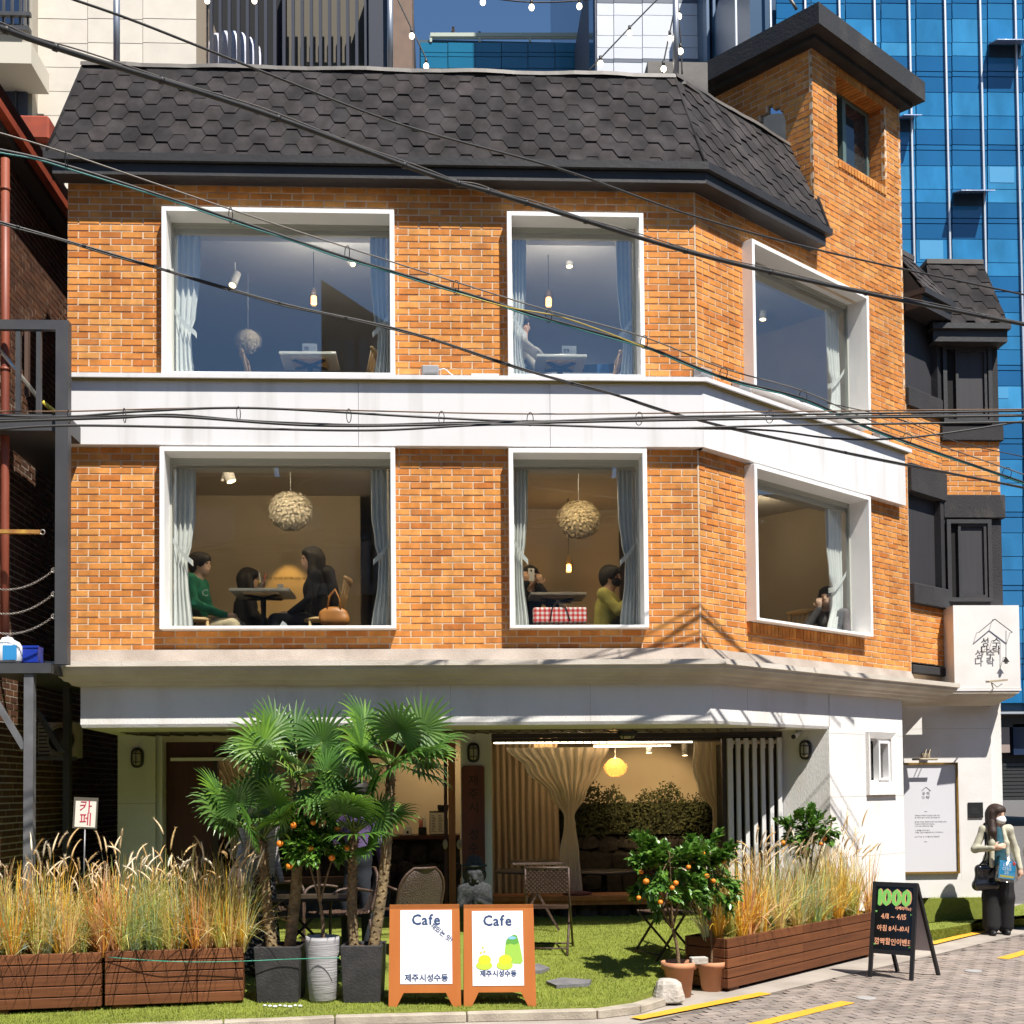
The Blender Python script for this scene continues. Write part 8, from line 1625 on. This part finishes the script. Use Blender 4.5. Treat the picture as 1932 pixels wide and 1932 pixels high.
# ------------------------------------------------------------------ people outside
p0 = gz(1884, 1763, 0); P = Pose(p0, R(-100), .96); HP = Pose(p0, R(-62), .96)
J = dict(STAND); J.update(shoL=(0, .15, 1.33), shoR=(0, -.15, 1.33), elbR=(.02, -.27, 1.08), wriR=(.26, -.10, 1.10), elbL=(-.04, .24, 1.06), wriL=(.04, .27, .84), ankL=(-.03, .09, .08), ankR=(.05, -.10, .08), kneL=(.02, .10, .47), kneR=(.05, -.10, .47), head=(.03, 0, 1.51))
m_jkt = hue('sage_blazer', (.50, .48, .37)); m_knit = hue('teal_knit', (.02, .09, .12)); m_trs = hue('black_trousers', (.006, .006, .007))
wr = P(*J['wriR']); fwd_ = Vector((P.c, P.s, 0)); lft = Vector((-P.s, P.c, 0))
t_, j = person('woman in a sage blazer and white face mask holding a clear plastic bag', P, J, m_jkt, m_trs, m_iron, (m_bhair, 'wavy'), [(wr, (lft*.8+fwd_*.3+Vector((0, 0, .25))), fwd_+Vector((0, 0, .3)), 1), (P(*J['wriL']), Vector((0, 0, -1)), lft, 1)], vox=.012, facing=HP, slim=.86,
    extra_top=[('c', P(-.02, .06, .95), P(-.02, .10, .80), .10, .095), ('c', P(-.02, -.06, .95), P(-.02, -.10, .80), .10, .095)], extra_bottom=[('c', P(.02, .10, .47), P(-.03, .09, .12), .095, .10), ('c', P(.04, -.10, .47), P(.05, -.10, .12), .095, .10), ('c', P(0, .08, .85), P(.02, .10, .47), .11, .092), ('c', P(0, -.08, .85), P(.04, -.10, .47), .11, .092)])
surface([('c', P(.075, 0, 1.33), P(.105, .005, 1.10), .045, .075), ('c', P(.105, .005, 1.10), P(.10, 0, .92), .075, .085)], .012, .03).build('knit_top', m_knit, t_, fixn=False)
surface([('c', P(.055, .0, 1.42), P(.085, .01, 1.30), .04, .03)], .012, .02).build('neckline', m_skin, t_, fixn=False)
for s_ in (-1, 1): surface([('c', P(.075, s_*.055, 1.38), P(.135, s_*.085, 1.16), .022, .034), ('c', P(.135, s_*.085, 1.16), P(.145, s_*.10, .88), .030, .03)], .012, .03).build('lapel', m_jkt, t_, fixn=False)
H = j['head']; hq = lambda f, l, z: H+Vector((f*HP.c-l*HP.s, f*HP.s+l*HP.c, z))
surface([('e', hq(.062, 0, -.058), (.058, .068, .052), HP.yaw), ('c', hq(.095, 0, -.03), hq(.10, 0, -.07), .022, .018)], .010, .02).build('face_mask', M('mask_white', (.80, .80, .80), .8), t_, fixn=False)
surface([('c', hq(.0, -.085, -.06), hq(.035, -.115, -.20), .040, .042), ('c', hq(.035, -.115, -.20), hq(.05, -.10, -.31), .042, .022), ('c', hq(.0, .085, -.06), hq(.02, .115, -.20), .036, .036), ('c', hq(.02, .115, -.20), hq(.03, .11, -.28), .036, .018)], .013, .03).build('hair_front', m_bhair, t_, fixn=False)
# black tote from her shoulder
m_tote = M('black_patent', (.010, .010, .012), .18, spec=.7, bump=.4, bscale=18); tc_ = at(1858, 1655, p0.y-.06); tt = thing('tote_bag', 'glossy black tote hanging from the woman shoulder', 'bag', tc_)
surface([('c', tc_+Vector((-.10, 0, -.10)), tc_+Vector((.12, 0, -.10)), .055, .06), ('c', tc_+Vector((-.07, 0, .10)), tc_+Vector((.11, 0, .12)), .045, .05), ('c', tc_+Vector((-.09, 0, -.1)), tc_+Vector((-.06, 0, .1)), .05, .045), ('c', tc_+Vector((.12, 0, -.1)), tc_+Vector((.11, 0, .12)), .055, .05), ('c', tc_+Vector((.0, 0, -.1)), tc_+Vector((.03, 0, .1)), .055, .05)], .013, .05).build('bag', m_tote, tt, fixn=False)
for o_ in (-.05, .03): MB().tube(spline([tc_+Vector((-.04+o_, -.03, .13)), tc_+Vector((.03+o_*.5, -.02, .27)), P(.0, -.155, 1.395)+Vector((0, -.02, .012)), tc_+Vector((.10, .05, .26)), tc_+Vector((.10+o_, .04, .14))], 6), .009, 8).build('strap', m_tote, tt)
# clear plastic bag with a printed booklet
bc = at(1900, 1640, p0.y-.24); pb = thing('plastic_bag', 'clear plastic bag holding a blue printed booklet in her hand', 'bag', bc); bf = Fr(bc, (math.cos(R(8)), 0, -math.sin(R(8))), (0, -1, 0), (math.sin(R(8)), 0, math.cos(R(8)))); m_clear = glass_mat('clear_film', .14, (.93, .95, .96), rough=.12)
bgm = MB(); vs = []
for z, w_, d_ in ((-.155, .13, .004), (-.12, .135, .022), (0, .125, .03), (.07, .10, .024), (.13, .045, .015), (.19, .02, .01)): vs += [bf(-w_, -d_, z), bf(w_, -d_, z), bf(w_, d_, z), bf(-w_, d_, z)]
bgm.add(vs, [(i*4+k, i*4+(k+1) % 4, i*4+4+(k+1) % 4, i*4+4+k) for i in range(5) for k in range(4)], 0, 0, True); bgm.build('film', m_clear, pb)
bk_ = MB().box(bf, -.10, .10, -.012, .008, -.115, .10).build('booklet', M('booklet_blue', (.02, .26, .50), .5), pb)
for tx, z, s_ in (('LIFE', .055, .062), ('OASIS', .005, .058), ('20', -.042, .05)): text_part('print', tx, Fr(bf(-.005, .0085, z), bf.ea, bf.eo, bf.ez), s_, m_jug, pb, depth=.001)
MB().ball(bf(.075, .009, .075), .02, 8, 6, 0, 1, .1, 1.2).build('print_mark', M('print_red', (.65, .06, .05), .6), pb); MB().box(bf, -.08, .09, .0085, .0092, -.10, -.075).build('print_band', M('print_olive', (.45, .40, .04), .6), pb)
# neighbour cut by the right picture edge
p1 = gz(1975, 1757, 0); P = Pose(p1, R(-110), .93); person('person with dark hair cut off by the right picture edge', P, STAND, m_wht, m_trs, m_iron, (m_hair, 'bob'), vox=.018)
# person in a purple sweater standing behind the palms
pp = Vector((at(676, 1700, -.15).x, -.15, turf_z(-.15))); P = Pose(pp, R(80), 1.0); person('person in a purple sweater and dark jeans behind the palm trunks', P, STAND, hue('purple_sweater', (.10, .065, .16)), hue('dark_jeans', (.016, .02, .028)), m_iron, (m_hair, 'short'), vox=.018)
# person in a quilted jacket and floral skirt behind the left palms
pq_ = Vector((at(490, 1700, -1.0).x, -1.0, turf_z(-1.0))); P = Pose(pq_, R(-30), .98); J = dict(STAND); J.update(head=(.1, 0, 1.46), neck=(.05, 0, 1.34))
m_puff = M('quilted_grey', (.42, .40, .39), .6, col2=(.30, .285, .28), scale=1, stretch=(.2, .2, 55), bump=1.0, bscale=1, ramp=(.45, .55)); m_flor = M('floral_cloth', (.022, .020, .024), .85, col2=(.55, .50, .42), scale=38, ramp=(.55, .58))
person('person in a grey quilted jacket and floral skirt behind the left palms', P, J, m_puff, None, m_iron, (m_hair, 'bob'), vox=.018); t_ = [o for o in COL.objects if o.get('label', '').startswith('person in a grey quilted')][0]
surface([('c', P(0, 0, .92), P(0, 0, .16), .13, .19)], .018, .03).build('skirt', m_flor, t_, fixn=False)
